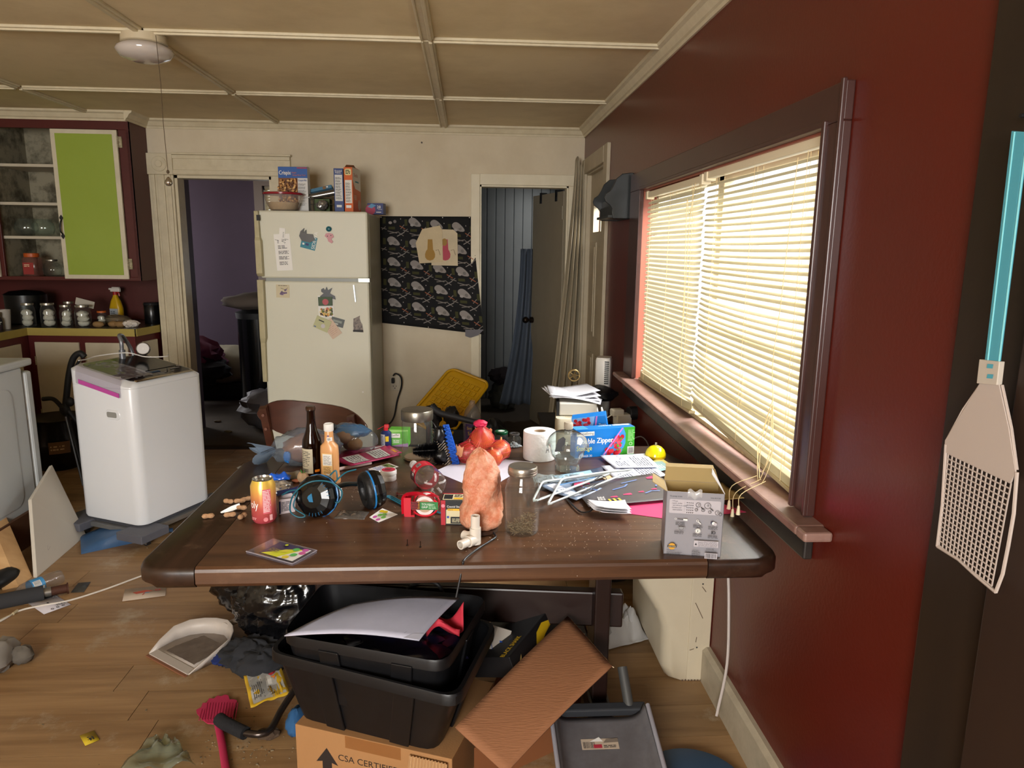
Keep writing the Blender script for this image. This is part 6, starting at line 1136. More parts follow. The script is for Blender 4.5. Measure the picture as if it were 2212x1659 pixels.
hanger('upper white plastic hanger lying across the bills and poster', [(1182, 1091), (1214, 1034), (1306, 1020), (1372, 1014)], .022, [(1268, 1058), (1290, 1045), (1310, 1036), (1300, 1028), (1285, 1036)])
hanger('lower white plastic hanger reaching towards the mason jar', [(1150, 1084), (1172, 1040), (1322, 1022)], .014, [(1225, 1075), (1250, 1062), (1268, 1050), (1280, 1056), (1262, 1066)])
tag(B().tube([T(1205, 1048, .02), T(1285, 1032, .022)], .003, 8, flat=(1, .5)).build('pen', M('2f6a9c', .3), smooth=40), 'blue pen lying among the white hangers', 'pen')
# open grey carton
t = thing('lock_carton', 'open grey hardware carton standing at the right table corner', 'box', T(1433, 1196)+V((.0, .0, 0)), rad(-11))
w_, d_, h_ = .138, .085, .163; cb1 = M('8c8a90', .45); cbi = M('9a8456', .8)
B().bb((0, 0, 0), (w_, .0015, h_)).bb((0, 0, 0), (.0015, d_, h_)).bb((w_-.0015, 0, 0), (w_, d_, h_)).bb((0, d_-.0015, 0), (w_, d_, h_)).bb((0, 0, 0), (w_, d_, .002)).build('carton', cb1, t)
B().bb((.0016, .0016, .002), (w_-.0016, .0022, h_)).bb((.0016, d_-.0025, .002), (w_-.0016, d_-.0016, h_)).bb((.0016, .002, .002), (.0024, d_-.002, h_)).bb((w_-.0024, .002, .002), (w_-.0016, d_-.002, h_)).build('inner_board', cbi, t)
def flap(a, b_, c, dd, nm='flap'): B().add([a, b_, c, dd], [(0, 1, 2, 3)], cbi).build(nm, None, t, sol=.0015)
flap((0, d_, h_), (w_, d_, h_), (w_-.01, d_+.02, h_+.03), (.005, d_+.02, h_+.03), 'rear_flap'); flap((.004, d_+.02, h_+.03), (w_-.012, d_+.02, h_+.03), (w_-.012, d_+.045, h_+.032), (.006, d_+.045, h_+.032), 'tuck_flap')
flap((0, 0, h_), (0, d_, h_), (-.03, d_-.006, h_+.018), (-.034, .02, h_+.016), 'side_flap'); B().add([(w_, 0, h_), (w_, d_, h_), (w_-.022, d_-.01, h_+.04), (w_-.03, .025, h_+.042)], [(0, 1, 2, 3)], M('b9b6b6', .5)).build('side_flap', None, t, sol=.0015)
p = P(flat((0, 0, 0), (1, 0, 0), (0, 0, 1))); lt = M('b3aeb4', .5)
p.text('This package includes:', .008, .15, .0035, INK, w=.03).text('9326 834 260', .105, .15, .003, INK, w=.024).poly(rrect(.122, .036, .003, 3, .069, .126), lt)
for k, s_ in enumerate(('4 Keys', 'Latch, strike', 'and drive-in collar', 'Screws and', 'instructions')): p.text('- '*(k in (0, 1, 3))+s_, .012 if k in (0, 1, 3) else .016, .138-.0055*k, .0034, INK)
p.rect(.044, .112, .0443, .14, GREY)
for k in range(5):
    for j in range(4): p.disc(.05+.0045*j, .137-.006*k, .0014, INK, .001, 7)
for u, v, r_ in ((.076, .134, .006), (.098, .133, .008), (.088, .122, .0045), (.072, .122, .004), (.104, .118, .004), (.122, .117, .006), (.129, .114, .004)): p.ring(u, v, r_, .0009, INK, 12).disc(u+.001, v, r_*.35, GREY, n=8)
p.stroke([(.082, .13), (.088, .124)], .002, INK).stroke([(.104, .128), (.112, .122)], .002, INK)
for u, v, kk in ((.036, .094, 0), (.078, .09, 1), (.114, .088, 2), (.034, .072, 3), (.078, .068, 4), (.114, .066, 5)):
    if kk == 0: p.ring(u-.012, v+.003, .0025, .0006, WH, 10).stroke([(u-.008, v+.003), (u+.006, v+.002)], .0015, INK).poly([(u+.006, v), (u+.016, v-.001), (u+.016, v+.004), (u+.006, v+.004)], WH)
    elif kk == 3: p.rect(u-.004, v, u+.012, v+.006, GREY).ring(u+.004, v+.003, .006, .0006, INK, 8)
    elif kk == 4: p.disc(u, v+.002, .0065, WH).ring(u, v+.002, .0055, .0007, INK).rect(u-.0008, v-.001, u+.0008, v+.005, INK)
    elif kk == 5: p.ring(u+.002, v+.002, .004, .0015, INK).rect(u-.004, v-.002, u-.002, v+.006, INK)
    elif kk == 1: p.ring(u-.002, v+.005, .003, .001, WH, 10).stroke([(u, v+.003), (u+.006, v-.003)], .002, WH)
    else: p.disc(u-.003, v+.004, .004, M('2a2c48')).disc(u, v+.003, .004, WH).disc(u+.004, v+.001, .004, lt)
    p.lines(u-.012, v-.013, u+.012, v-.004, 3, INK, fill=.35, rag=.15)
p.rect(.07, .03, .128, .046, lt).lines(.08, .031, .127, .045, 7, INK, fill=.3, rag=.05).poly([(.072, .034), (.078, .034), (.075, .04)], INK)
p.disc(.018, .027, .0085, M('c9952e')).rect(.007, .0245, .029, .0295, K).text('LIFETIME', .0085, .0255, .003, M('d8c8a0'), w=.019)
p.lines(.006, .002, .055, .014, 6, INK, fill=.3).lines(.006, .0165, .03, .0195, 2, INK, fill=.35).lines(.066, .002, .088, .021, 8, INK, fill=.3).text('SCAN ME', .1, .0245, .0034, INK, w=.018).lines(.098, .017, .125, .023, 3, INK, fill=.3).rect(.097, .0015, .127, .016, lt).bars(.099, .003, .125, .0148, INK); p.done(t)
t2 = B().sheet(lambda u, v: V((.05+.034*u, -.001-.004*v*(1-v)*4, .149+.02*v+.004*sin(u*9))), 8, 5).build('clear_tape', thin('ffffff', .08, 1.5, .3), t, smooth=40)
# crumbs on the table
b = B()
for k in range(420):
    x, y = rnd.choice(((rnd.uniform(-.5, .6), rnd.uniform(1.62, 2.3)), (rnd.gauss(-.33, .08), rnd.gauss(2.12, .06)), (rnd.gauss(.3, .12), rnd.gauss(1.75, .07)))); s_ = rnd.uniform(.0003, .0009); b.box((x, y, TZ+s_*.5), (s_*rnd.uniform(1, 2.5), s_, s_), rz=rnd.random()*3)
tag(b.build('crumbs', M('c8bca8', .8)), 'pale crumbs and flecks scattered over the table top', 'crumbs', kind='stuff')
# ---- dining chair behind the table ----
t = thing('dining_chair', 'dark brown wooden chair with curved slab back behind the table', 'chair', (0, 0, 0)); cw = wood('3a1f16', '4a281c', .25, (2, 20, 20), 1, .05, coat=.3)
Yc = 3.02
def bk_(u, v):
    px = 556+238*u; top = 858+38*u+10*sin(u*pi)-0*u; 
    e = abs(2*u-1)**5; c_y = 893+32*u; hh = (38+4*u)*(1-e*.6); 
    p_ = at(px, c_y+(v-.5)*2*hh+0*top, Y=Yc+.05*sin(u*pi)-.02); return p_
out = []
for i in range(40):
    a = 2*pi*i/40; ca_, sa_ = cos(a), sin(a); u = .5+.5*(abs(ca_)**.55)*(1 if ca_ > 0 else -1); v = .5+.5*(abs(sa_)**.75)*(1 if sa_ > 0 else -1); out.append((u, v))
n = len(out); b = B(); R1 = [bk_(*o) for o in out]; rr_ = []
for s_, dy_ in ((.985, -.009), (1, -.006), (1, .006), (.985, .009)): rr_.append([bk_(.5+(u-.5)*s_, .5+(v-.5)*s_)+V((0, dy_, 0)) for u, v in out])
b.loft(rr_, cap=(0, 0))
# faces of the slab as strips so the bend stays smooth
for dy_, fl_ in ((-.009, 0), (.009, 1)):
    vs = []; fs = []
    for i in range(21):
        a = pi*i/20; ca_ = cos(a); u = .5+.5*(abs(ca_)**.55)*(1 if ca_ > 0 else -1)*.985; sv = .5*(abs(sin(a))**.75)*.985
        for v in (.5-sv, .5+sv): vs.append(bk_(u, v)+V((0, dy_, 0)))
    for i in range(20): f_ = (2*i, 2*i+1, 2*i+3, 2*i+2); fs.append(f_ if fl_ else f_[::-1])
    b.add(vs, fs)
b.build('backrest', cw, t, smooth=50)
pl = [(at(568, 880, Y=Yc-.05), V((-.83, 3.06, .44))), (at(757, 898, Y=Yc-.035), V((-.47, 3.04, .44)))]
for a, b_ in pl: B().tube([a, a.lerp(b_, .5)+V((0, .005, 0)), b_], .021, 4, flat=(1, 1)).build('back_post', cw, t, smooth=50, bevel=0)
for a, b_ in pl:
    for k in (.08, .24): q = a.lerp(b_, k)+V((0, -.02, 0)); B().cyl(q, .006, .006, ax='y').build('screw_cap', M('5c3526', .3), t)
B().bb((-.86, 2.84, .42), (-.44, 3.1, .455)).build('seat', cw, t, bevel=.01)
for x in (-.83, -.47):
    for y in (2.87, 3.07): B().tube([(x, y, .42), (x+(.01 if x > -.6 else -.01), y+(.02 if y > 3 else -.02), 0)], [.019, .014], 8).build('leg', cw, t, smooth=50)
# ================= UNDER THE TABLE AND ON THE FLOOR =================
def F(px, py, z=0.): return at(px, py, z=z)
binm = M('0c0c0e', .42, var=.4, vs=30, col2='17171a')
def bin_(name, label, c_top, c_bot, zt, zb, rim):
    """open plastic tub from four rim corners and four foot corners"""
    def rr_(cs, z, r=.05, n=4, sc_=1):
        c = sum((V(p) for p in cs), V((0, 0)))/4; cs = [c+(V(p)-c)*sc_ for p in cs]; o = []
        for i in range(4):
            p, a, b_ = cs[i], cs[i-1], cs[(i+1) % 4]; u, v = (a-p).normalized()*r, (b_-p).normalized()*r
            for k in range(n+1): t_ = k/n; o.append(tuple(p+u*(1-t_)**2+v*t_**2)+(z,))
        return o
    t = thing(name, label, 'bin'); zf = lambda k: zb+(zt-zb)*k
    L = lambda k: [V(c_bot[i]).lerp(V(c_top[i]), k) for i in range(4)]
    B().loft([rr_(L(0), zb), rr_(L(.5), zf(.5)), rr_(L(.97), zf(.97)), rr_(L(.97), zf(.97), sc_=.985), rr_(L(.5), zf(.5), sc_=.98), rr_(L(0), zb+.005, sc_=.98)], cap=(1, 1)).build('tub', binm, t, smooth=40)
    B().loft([rr_(L(1), zt-.03, sc_=1.0), rr_(L(1), zt-.03, sc_=rim), rr_(L(1), zt-.006, sc_=rim), rr_(L(1), zt, sc_=rim-.01), rr_(L(1), zt, sc_=.985), rr_(L(1), zt-.03, sc_=.985)], cap=(0, 0)).build('rim', binm, t, smooth=30)
    c = L(1); 
    for i, k in ((0, .3), (0, .75), (1, .5)):
        a, b_ = L(.9)[i], L(.9)[(i+1) % 4]; a2, b2 = L(0)[i], L(0)[(i+1) % 4]; n = V((b_-a).yx)*1; n = V((n.x, -n.y)).normalized()*.008 if False else (V(((b_-a).y, -(b_-a).x)).normalized()*.009)
        p, q = a.lerp(b_, k), a2.lerp(b2, k); d_ = (b_-a).normalized()*.03
        B().loft([[tuple(m_)+(z,) for m_ in (x-d_, x-d_+n, x+d_+n, x+d_)] for x, z in ((p, zf(.88)), (q, zb))]).build('rib', binm, t, bevel=.003)
    return t, L
lt_ = [(-.546, 1.829), (-.029, 1.60), (.08, 1.953), (-.437, 2.182)]; lb_ = [(-.49, 1.868), (-.083, 1.702), (0, 1.96), (-.4, 2.13)]
bin_('storage_tub', 'lower black plastic tub of the nested pair, with the wide rim', lt_, lb_, .40, .165, 1.035)
q = [at(596, 1376, z=.465), at(962, 1441, z=.465), at(1056, 1291, z=.465), at(690, 1259, z=.465)]
cq = sum((V((p.x, p.y)) for p in q), V((0, 0)))/4
ut = [tuple(cq+(V((p.x, p.y))-cq)*.985+V((.004, .012))) for p in q]; ub = [tuple(V(a)*.0+cq+(V(a)-cq)*.86+V((.0, .02))) for a in ut]
bin_('storage_tub', 'upper black plastic tub holding the white envelope and red cloth', ut, ub, .465, .26, 1.0)
B().bb((0, 0, 0), (.001, .001, .001))
def fen(u, v):
    a = at(614, 1374, z=.487).lerp(at(905, 1384, z=.468), u); b_ = at(762, 1306, z=.497).lerp(at(992, 1292, z=.478), u); p = a.lerp(b_, v); p.z += .014*sin(pi*u)+.006*sin(pi*v); return p
t = thing('envelope', 'large white envelope lying across the top of the upper black tub', 'envelope'); B().sheet(fen, 16, 10).build('envelope_sheet', M('bdbccb', .7, var=.15, vs=20), t, smooth=60, sol=.003)
p = P(lambda a, b, l: fen(a, b)+V((0, 0, .0018+l)), .1); p.stroke([(.86, .08), (.93, .75)], .003, M('8f8f9c')).stroke([(.3, .72), (.9, .78)], .002, M('a5a4b4')); p.poly([(.88, .0), (1, .0), (1, .12), (.93, .1)], M('c8c7d4')); p.done(t, 'seam_lines')
c = V((cq.x+.05, cq.y+.02, .37))
tag(B().ball((0, 0, 0), (.17, .13, .045), None, 34, .35, 2.6, 4, True).build('gift_bag', M('16142c', .25), loc=c, rot=(0, 0, rad(-20)), smooth=35), 'dark navy glossy bag crumpled inside the upper black tub', 'bag')
tag(B().sheet(lambda u, v: V((.1*(u-.5), .075*(v-.5), .035*sin(u*4+v*3)+.02*sin(v*9)+.05*u)), 14, 12).build('red_cloth', M('c22f40', .7), loc=at(965, 1360, z=.415), rot=(rad(20), 0, rad(-15)), smooth=50, sol=.002), 'bright red cloth poking out of the upper tub by the envelope', 'cloth')
tag(B().tube(sm([at(880, 1272, z=.42), at(910, 1256, z=.46), at(945, 1262, z=.47), at(960, 1290, z=.42)], 6), .006, 8).build('black_hose', K, smooth=50), 'short black hose arching over the back of the upper tub', 'hose')
# carton under the tubs
t = thing('cardboard_box', 'brown cardboard box with printed arrow under the black tubs', 'box', (-.492, 1.845, 0), rad(-20)); kraft = M('a0754a', .8, var=.3, vs=3, col2='8c6238', bump=.1, bs=200)
B().bb((0, 0, 0), (.48, .36, .158)).build('carton', kraft, t, bevel=.002)
p = P(flat((0, 0, 0), (1, 0, 0), (0, 0, 1))); ink = M('241a14', .8)
p.poly([(.085, .0), (.085, .06), (.065, .055), (.1, .105), (.135, .055), (.115, .06), (.115, 0)], ink).text('CSA CERTIFIED', .135, .075, .02, ink, w=.19).text('THIS SIDE UP', .15, .03, .018, ink, w=.16).rect(.16, .12, .33, .157, thin('e0c8a0', .15, 1.4, .25, 'c09060')); p.done(t)
B().sheet(lambda u, v: V((.36+.11*u, -.01-.03*v+.0025*sin(u*75), .15-.1*v)), 70, 2).build('corrugated_liner', M('b08a60', .9), t, sol=.002)
# open carton with big flap
t = thing('cardboard_box', 'open brown carton leaning under the table with a broad raised flap', 'box')
A_, B_, C_, D_ = F(1226, 1332, .35), F(1322, 1440, .31), F(1092, 1672, .17), F(983, 1572, .24)
def ffl(u, v): p_ = D_.lerp(A_, u).lerp(C_.lerp(B_, u), v); p_.z += .008*sin(pi*u); return p_
B().sheet(ffl, 18, 10).build('flap', M('8f6040', .8, var=.25, vs=2, col2='7c5032', bump=.4, bs=40, stretch=(1, 8, 1)), t, smooth=60, sol=.005)
B().sheet(lambda u, v: ffl(1-.0, v)+V((.004*noise.noise(V((v*30, u*9, 0)))+.006*u, .006*noise.noise(V((v*25, 4, u))), -.004*u)), 3, 40).build('torn_edge', M('c8b294', .9), t, sol=.002)
B().loft([[(x, y, z) for x, y in ((.02, 1.76), (.26, 1.9), (.37, 2.08), (.12, 2.2))] for z in (0, .13)], cap=(1, 0)).build('carton_body', M('7c4a28', .85), t, sol=.005)
t = thing('gadget_box', 'long black box printed BLACK SHARK with a yellow patch, tilted', 'box', F(1122, 1432, .27)); 
e1 = (F(1220, 1274, .36)-F(1100, 1420, .31)); LB = e1.length; X = Matrix.Identity(4)
ez = e1.normalized(); ey = V((-.7, .6, -.3)); ey = (ey-ez*ey.dot(ez)).normalized(); ex_ = ey.cross(ez)
Rm = Matrix((ez, ey, ez.cross(ey))).transposed().to_4x4(); t.matrix_world = Matrix.Translation(F(1100, 1420, .31)) @ Rm
B().bb((0, 0, -.07), (LB, .2, 0)).build('carton', M('131214', .5), t, bevel=.002)
p = P(flat((0, 0, 0), (1, 0, 0), (0, 1, 0))); p.text('BLACK SHARK', .0, .02, .017, M('d8b020'), w=.11, bold=.0006).rect(0, .006, LB, .008, M('3a3a3c')); p.done(t)
p = P(flat((0, 0, -.07), (1, 0, 0), (0, 0, 1))); p.poly([(.13, .005), (.16, .05), (.2, .06), (.24, .045), (LB-.01, .05), (LB-.005, .07), (LB-.05, .064), (.2, .02), (.15, .0)], M('c9a512')).poly([(.03, .01), (.05, .03), (.055, .045), (.035, .03)], M('c9b068')); p.done(t, 'side_print')
tag(B().bb((-.035, -.01, 0), (.035, .02, .12)).build('brown_box', M('a87c50', .8), loc=F(1078, 1452, .2), rot=(rad(-15), rad(12), rad(30))), 'small open tan box wedged between tubs and the black box', 'box')
tag(B().bb((-.03, -.008, 0), (.03, .02, .09)).build('white_box', M('c6bfb4', .6), loc=F(1068, 1420, .25), rot=(rad(-12), rad(30), rad(30))), 'white and tan food box beside the lettering of the black box', 'box')
tag(B().sheet(lambda u, v: V((.06*(u-.5), .02*sin(u*5), .08*v+.006*sin(u*14))), 12, 8).build('blue_wrapper', M('2a52a8', .3), loc=F(1090, 1445, .22), rot=(rad(-20), 0, rad(35)), smooth=40, sol=.001), 'torn blue and white wrapper above the raised carton flap', 'wrapper')
# trash bag and floor cloths
t = thing('trash_bag', 'full black plastic trash bag under the left of the table', 'bag', (-.74, 2.72, 0)); B().ball((0, 0, .26), (.29, .19, .25), None, 110, .13, 3.2, 6, True, flatz=.002).ball((.06, -.13, .16), (.21, .14, .18), None, 110, .14, 4.5, 9, True, flatz=.002).build('bag_body', M('0a0a0c', .2, bump=1, bs=26, coat=.3, stretch=(1, 1, .35)), t, smooth=180)
tag(B().ball((0, 0, .03), (.1, .08, .05), None, 40, .4, 2.2, 3, True, flatz=.001).ball((.05, -.06, .03), (.08, .07, .045), None, 30, .4, 2.4, 7, True, flatz=.001).build('dark_cloth', M('25262a', .95), loc=F(545, 1428), smooth=60), 'charcoal cloth crumpled on the floor beside the white dustpan', 'cloth')
tag(B().ball((0, 0, .02), (.05, .05, .02), None, 24, .3, 2, 5, True, flatz=.001).build('blue_cloth', M('12245c', .85), loc=F(492, 1428), smooth=60), 'dark blue cloth under the far side of the white dustpan', 'cloth')
def pan(name, label, mt, loc, rz, w_, L_, hw):
    t = thing(name, label, 'dustpan', loc, rz)
    prof = [(0, .5), (.2, .54), (.45, .56), (.68, .5), (.84, .36), (.94, .2), (1, .0)]
    o = [(w_*k, L_*y) for y, k in prof]+[(-w_*k, L_*y) for y, k in prof[::-1][1:]]; n = len(o)
    inner = [(x*.97, y*.97, .004) for x, y in o]; top = [(x*1.05, y*1.05, .007+hw*min(1, y/(L_*.5))**.8) for x, y in o]
    b = B(); b.add(inner, [tuple(range(n))]); b.add(inner+top, [(i, i+1, n+i+1, n+i) for i in range(n-1)]); b.build('scoop', mt, t, smooth=40, sol=.004)
    B().bb((-w_*.5, -.004, .001), (w_*.5, .032, .008)).build('front_ramp', mt, t, bevel=.002); B().bb((-w_*.51, -.016, .0), (w_*.51, -.003, .006)).build('rubber_lip', M('7c5038', .6), t, bevel=.002)
    B().tube(sm([(0, L_*1.0, hw*.8), (0, L_*1.2, hw*.75), (0, L_*1.62, hw*.55)], 5), .017, 8, flat=(1, .5)).build('handle', mt, t, smooth=50)
    return t
t = pan('dustpan', 'dirty white dustpan with grey dust lying open on the floor', M('b9b0a8', .45, var=.2, vs=10), (-1.083, 2.413, 0), rad(-36), .235, .24, .055)
B().sheet(lambda u, v: V(((u-.5)*.17*(1-.3*v*v), .045+.14*v, .0075+.003*abs(noise.noise(V((u*6, v*6, 0)))))), 16, 12).build('dust_heap', M('6e6258', .95, var=.6, vs=20, col2='4c4038'), t, smooth=60)['kind'] = 'stuff'
# blue dustpan upside down by the washer
t = thing('dustpan', 'steel blue dustpan lying face down in front of the washer', 'dustpan', F(165, 1192), rad(28))
sec = []
for i in range(9):
    u = i/8; x = .02+.30*u; hh = .012+.075*min(1, u*1.25)**.9*(1 if u < .85 else .85); wd_ = .125*(1-.25*u)
    sec.append([(x, y*wd_, z*hh) for y, z in ((-1, 0), (-1.0, .5), (-.85, .92), (-.5, 1), (.5, 1), (.85, .92), (1, .5), (1, 0))])
B().loft(sec).build('scoop', M('3a5a80', .4, var=.25, vs=14), t, smooth=40, loc=(0, .08, 0)); B().tube(sm([(.3, .06, .04), (.37, .04, .022), (.44, .03, .014)], 5), .02, 8, flat=(1, .45)).build('handle', M('3a5a80', .4), t, smooth=50)
# grey tray-like pan at the bottom right
t = thing('dustpan', 'large dirty grey upright dustpan with a torn sticker', 'dustpan', (.40, 1.62, .0)); gm2 = M('6b696c', .5, var=.6, vs=9, col2='4b4444')
B().sheet(lambda u, v: V(((u-.5)*.285, .31*v, .012+.075*v+.045*(abs(2*u-1)**8)+.03*max(0, 1-v*8)**2)), 24, 16).build('scoop', gm2, t, smooth=50, sol=.005)
B().box((0, .325, .105), (.3, .03, .03), X=Matrix.Rotation(rad(14), 4, 'X')).build('rear_hood', M('303236', .45), t, bevel=.005)
for s_ in (-1, 1): B().tube([(s_*.148, .0, .06), (s_*.15, .3, .135)], .007, 8).build('edge_bead', M('9a98a0', .4), t, smooth=50)
p = P(lambda a, b, l: V((a, b, .0155+.075*b/.31+l))); p.rect(-.065, .2, .045, .235, M('b9a894', .7)).bars(-.06, .204, -.025, .225, INK).rect(-.03, .204, -.005, .216, M('a83040')).lines(.0, .204, .04, .214, 2, INK).poly([(-.04, .225), (-.01, .24), (.0, .225)], WH).poly([(.0, .22), (.045, .222), (.045, .235), (.01, .232)], M('7c7064')); p.done(t, 'torn_sticker')
B().tube([(.1, .33, .11), (.09, .4, .2)], .016, 8).build('pole', M('454543', .5), t, smooth=50)
t = thing('bin_lid', 'round blue plastic lid at the bottom edge of the picture', 'lid', (.64, 1.72, 0)); B().lathe([(.15, 0), (.155, .006), (.15, .02), (.1, .03), (0, .032)], 40).build('lid_disc', M('2f5478', .5, var=.3, vs=8), t, smooth=50)
# white bench end, lid, bag, pot, wire
t = thing('bench', 'white painted bench end with scuffs under the right of the table', 'bench', (0, 2.24, 0)); bw = M('c0b49c', .5, var=.2, vs=6, col2='a89a80')
prof = [(.85, 0), (.73, 0), (.705, .01), (.685, .05), (.68, .2), (.66, .26), (.6, .36), (.53, .5), (.46, .64), (.85, .64)]
def bprof(y, ins): return [(max(x, 0)+(ins if x < .84 else 0), y, z) for x, z in prof]
B().loft([bprof(0, .03), bprof(.012, .01), bprof(.035, 0), bprof(.45, 0)]).build('end_panel', bw, t, smooth=50); B().bb((.775, -.004, .0), (.852, .4, .655)).build('corner_board', bw, t, bevel=.003)
p = P(flat((.46, -.0045, 0), (1, 0, 0), (0, 0, 1)));
for a in ([(.33, .3), (.345, .27), (.36, .24)], [(.32, .12), (.335, .125)], [(.35, .36), (.365, .34)], [(.34, .15), (.342, .17)]): p.stroke(a, .0025, M('5a4838'))
p.disc(.345, .13, .003, INK).disc(.352, .37, .003, INK); 
for k in range(3): p.stroke([(.215+.01*k, .56), (.225+.01*k, .535)], .004, INK)
for k in range(8): p.disc(.3+.011*k, .004, .004, M('5a4838'), .003, 7)
p.done(t, 'scuff_marks')
t = thing('jar_lid', 'upturned white plastic lid on the floor by the bench', 'lid', F(1408, 1342)); B().lathe([(.038, 0), (.042, .003), (.043, .018), (.04, .018), (.038, .005), (0, .004)], 30).build('lid_dish', M('8f8a82', .5), t, smooth=40)
crump('paper_bag', 'white paper bag on the floor behind the trestle post', 'bag', 0, 0, 0, .2, .16, .12, M('b4b2b0', .8), rad(20), 6, (22, 18), 1, None, .001); bpy.data.objects['paper_bag'].location = F(1335, 1372)
t = thing('round_pot', 'dark round pot on the floor behind the trestle post', 'pot', F(1330, 1262)+V((0, .12, 0))); B().lathe([(.1, 0), (.14, .03), (.16, .12), (.155, .125), (.13, .03), (0, .01)], 30).build('pot_body', M('14161a', .3), t, smooth=50)
tag(B().tube(sm([F(1200, 1290), F(1225, 1278), F(1255, 1282), F(1270, 1300)], 5), .006, 6).build('white_cable', WH), 'loop of white cable on the floor behind the black gadget box', 'cable')
tag(B().tube(sm([(.845, 2.11, .5), (.838, 2.06, .38), (.83, 2.02, .2), (.8, 2.0, .03)], 7), .0045, 8, flat=(1, .6)).build('wall_strip', M('b4aaa4', .4), smooth=50), 'thin white plastic strip hanging down the red wall to the baseboard', 'strip')
# packet, swatter, grip, film, notes
def fleaf(name, label, cat, pts, mt, z=.002, th=.0008, curl=0, parent=None):
    q = [F(*p_, z) for p_ in pts]; c = sum(q, V())/len(q); o = thing(name, label, cat, c)
    def f(u, v, l=0): p_ = (q[0].lerp(q[1], u)).lerp(q[3].lerp(q[2], u), v)-c; p_.z += l+curl*(.5+noise.noise(V((u*4, v*4, c.x*9)))); return p_
    B().sheet(lambda u, v: f(u, v), 12 if curl else 1, 12 if curl else 1).build('sheet', mt, o, smooth=50, sol=th); return o, P(lambda a, b, l: f(a, b, l+th/2+.0006), .15 if curl else None)
o, p = fleaf('food_packet', 'yellow and white pecan packet lying on the floor beside the tub', 'packet', [(542, 1531), (526, 1462), (604, 1435), (628, 1502)], M('c8a22c', .4), .02, .002, .012)
p.rect(.06, .08, .94, .92, M('b4b2ac')).rect(.08, .1, .9, .5, M('a3a3a0'))
for k in range(4): p.rect(.06, .55+.08*k, .4, .59+.08*k, M('d0a82c'))
p.text('Pecans', .12, .52, .13, M('3a2018'), rot=pi/2*0, w=.3).disc(.82, .72, .12, M('a83038'), .1).poly([(.5, .7), (.62, .78), (.7, .62), (.6, .6)], M('c8783a')).lines(.14, .12, .84, .42, 6, INK, fill=.25).rect(.45, .55, .75, .66, WH).text('160', .1, .14, .07, INK, w=.12); p.done(o)
t = thing('fly_swatter', 'pink hand-shaped fly swatter lying on the floor', 'swatter', F(468, 1532, .012)); O = t.location; pkm = M('b02a50', .5)
hand = [(448, 1562), (436, 1553), (425, 1540), (424, 1533), (434, 1528), (438, 1518), (446, 1518), (452, 1508), (462, 1509), (470, 1502), (478, 1504), (486, 1500), (493, 1502), (496, 1511), (505, 1510), (512, 1513), (509, 1527), (502, 1545), (492, 1560), (472, 1564)]
q = [F(*a, .012)-O for a in hand]; B().loft([[tuple(a-V((0, 0, .003))) for a in q], [tuple(a) for a in q]]).build('palm', pkm, t)
b = B()
for k in range(14): x = 430+6*k; b.seg(F(x, 1556-.2*k, .0125)-O, F(x+6, 1518 if k > 1 else 1532, .0125)-O, .0016, n=5)
b.build('ridges', pkm, t); B().tube([F(470, 1560, .012)-O, F(480, 1610, .012)-O, F(492, 1690, .012)-O], .011, 8, flat=(1, .4)).build('handle', pkm, t, smooth=40)
t = thing('crutch_handle', 'bent metal handle with black foam grip lying on the floor', 'handle', F(500, 1570, .02)); O = t.location
B().tube([F(473, 1553, .03)-O, F(485, 1562, .03)-O, F(530, 1584, .03)-O], .02, 12).build('foam_grip', M('17171a', .9, bump=.5, bs=120), t, smooth=50); B().tube(sm([F(528, 1583, .03)-O, F(560, 1586, .03)-O, F(585, 1575, .03)-O, F(610, 1530, .05)-O, F(650, 1470, .09)-O], 6), .011, 10).build('metal_tube', M('4c4440', .25, .85), t, smooth=50)
tag(B().ball((0, 0, .012), (.03, .022, .014), None, 16, .5, 3, 4, True, flatz=.001).build('hair_clump', M('4a3a2c', .95), loc=F(580, 1592)), 'brown dust and hair clump by the bent metal handle', 'dust')
tag(B().ball((0, 0, .035), (.03, .05, .04), None, 20, .3, 2, 4, True).build('blue_cloth', M('24507c', .85), loc=F(643, 1580, .03), smooth=50), 'small blue cloth bundle at the left foot of the cardboard box', 'cloth')
o, p = fleaf('plastic_film', 'crinkled pale green clear film at the bottom edge', 'film', [(250, 1680), (330, 1598), (378, 1600), (424, 1660)], thin('eaf0e6', .12, 1.6, .12, 'b4c0b0'), .012, .0006, .03)
o, p = fleaf('sticky_note', 'small yellow note lying alone on the bare floor', 'note', [(184, 1611), (172, 1589), (203, 1578), (215, 1598)], M('b59c1c', .7)); p.text('25', .6, .3, .3, INK, rot=pi/2).lines(.2, .4, .5, .8, 2, INK); p.done(o)
o, p = fleaf('drawing', 'small torn paper with a red and blue sketch on the floor', 'paper', [(264, 1299), (270, 1273), (360, 1264), (357, 1287)], M('b8a898', .8)); p.poly([(.45, .3), (.62, .2), (.72, .5), (.6, .7)], M('b8482c')).stroke([(.3, .45), (.5, .5)], .03, M('c04a3a')).disc(.48, .55, .06, M('8090a0')).ring(.62, .8, .07, .03, M('c03a3a')); p.done(o)
o, p = fleaf('postcard', 'white printed card with three black rings under the white cable', 'card', [(95, 1327), (60, 1303), (119, 1284), (153, 1306)], M('c8c4cc', .7))
for k in range(3): p.ring(.12, .78-.2*k, .05, .02, INK)
p.rect(.5, .45, .62, .52, INK).lines(.2, .6, .4, .95, 4, GREY).lines(.7, .8, .95, .95, 3, GREY); p.done(o)
fleaf('dark_card', 'dark grey square card beyond the white printed card', 'card', [(153, 1280), (169, 1259), (196, 1257), (181, 1279)], M('35332e', .5))
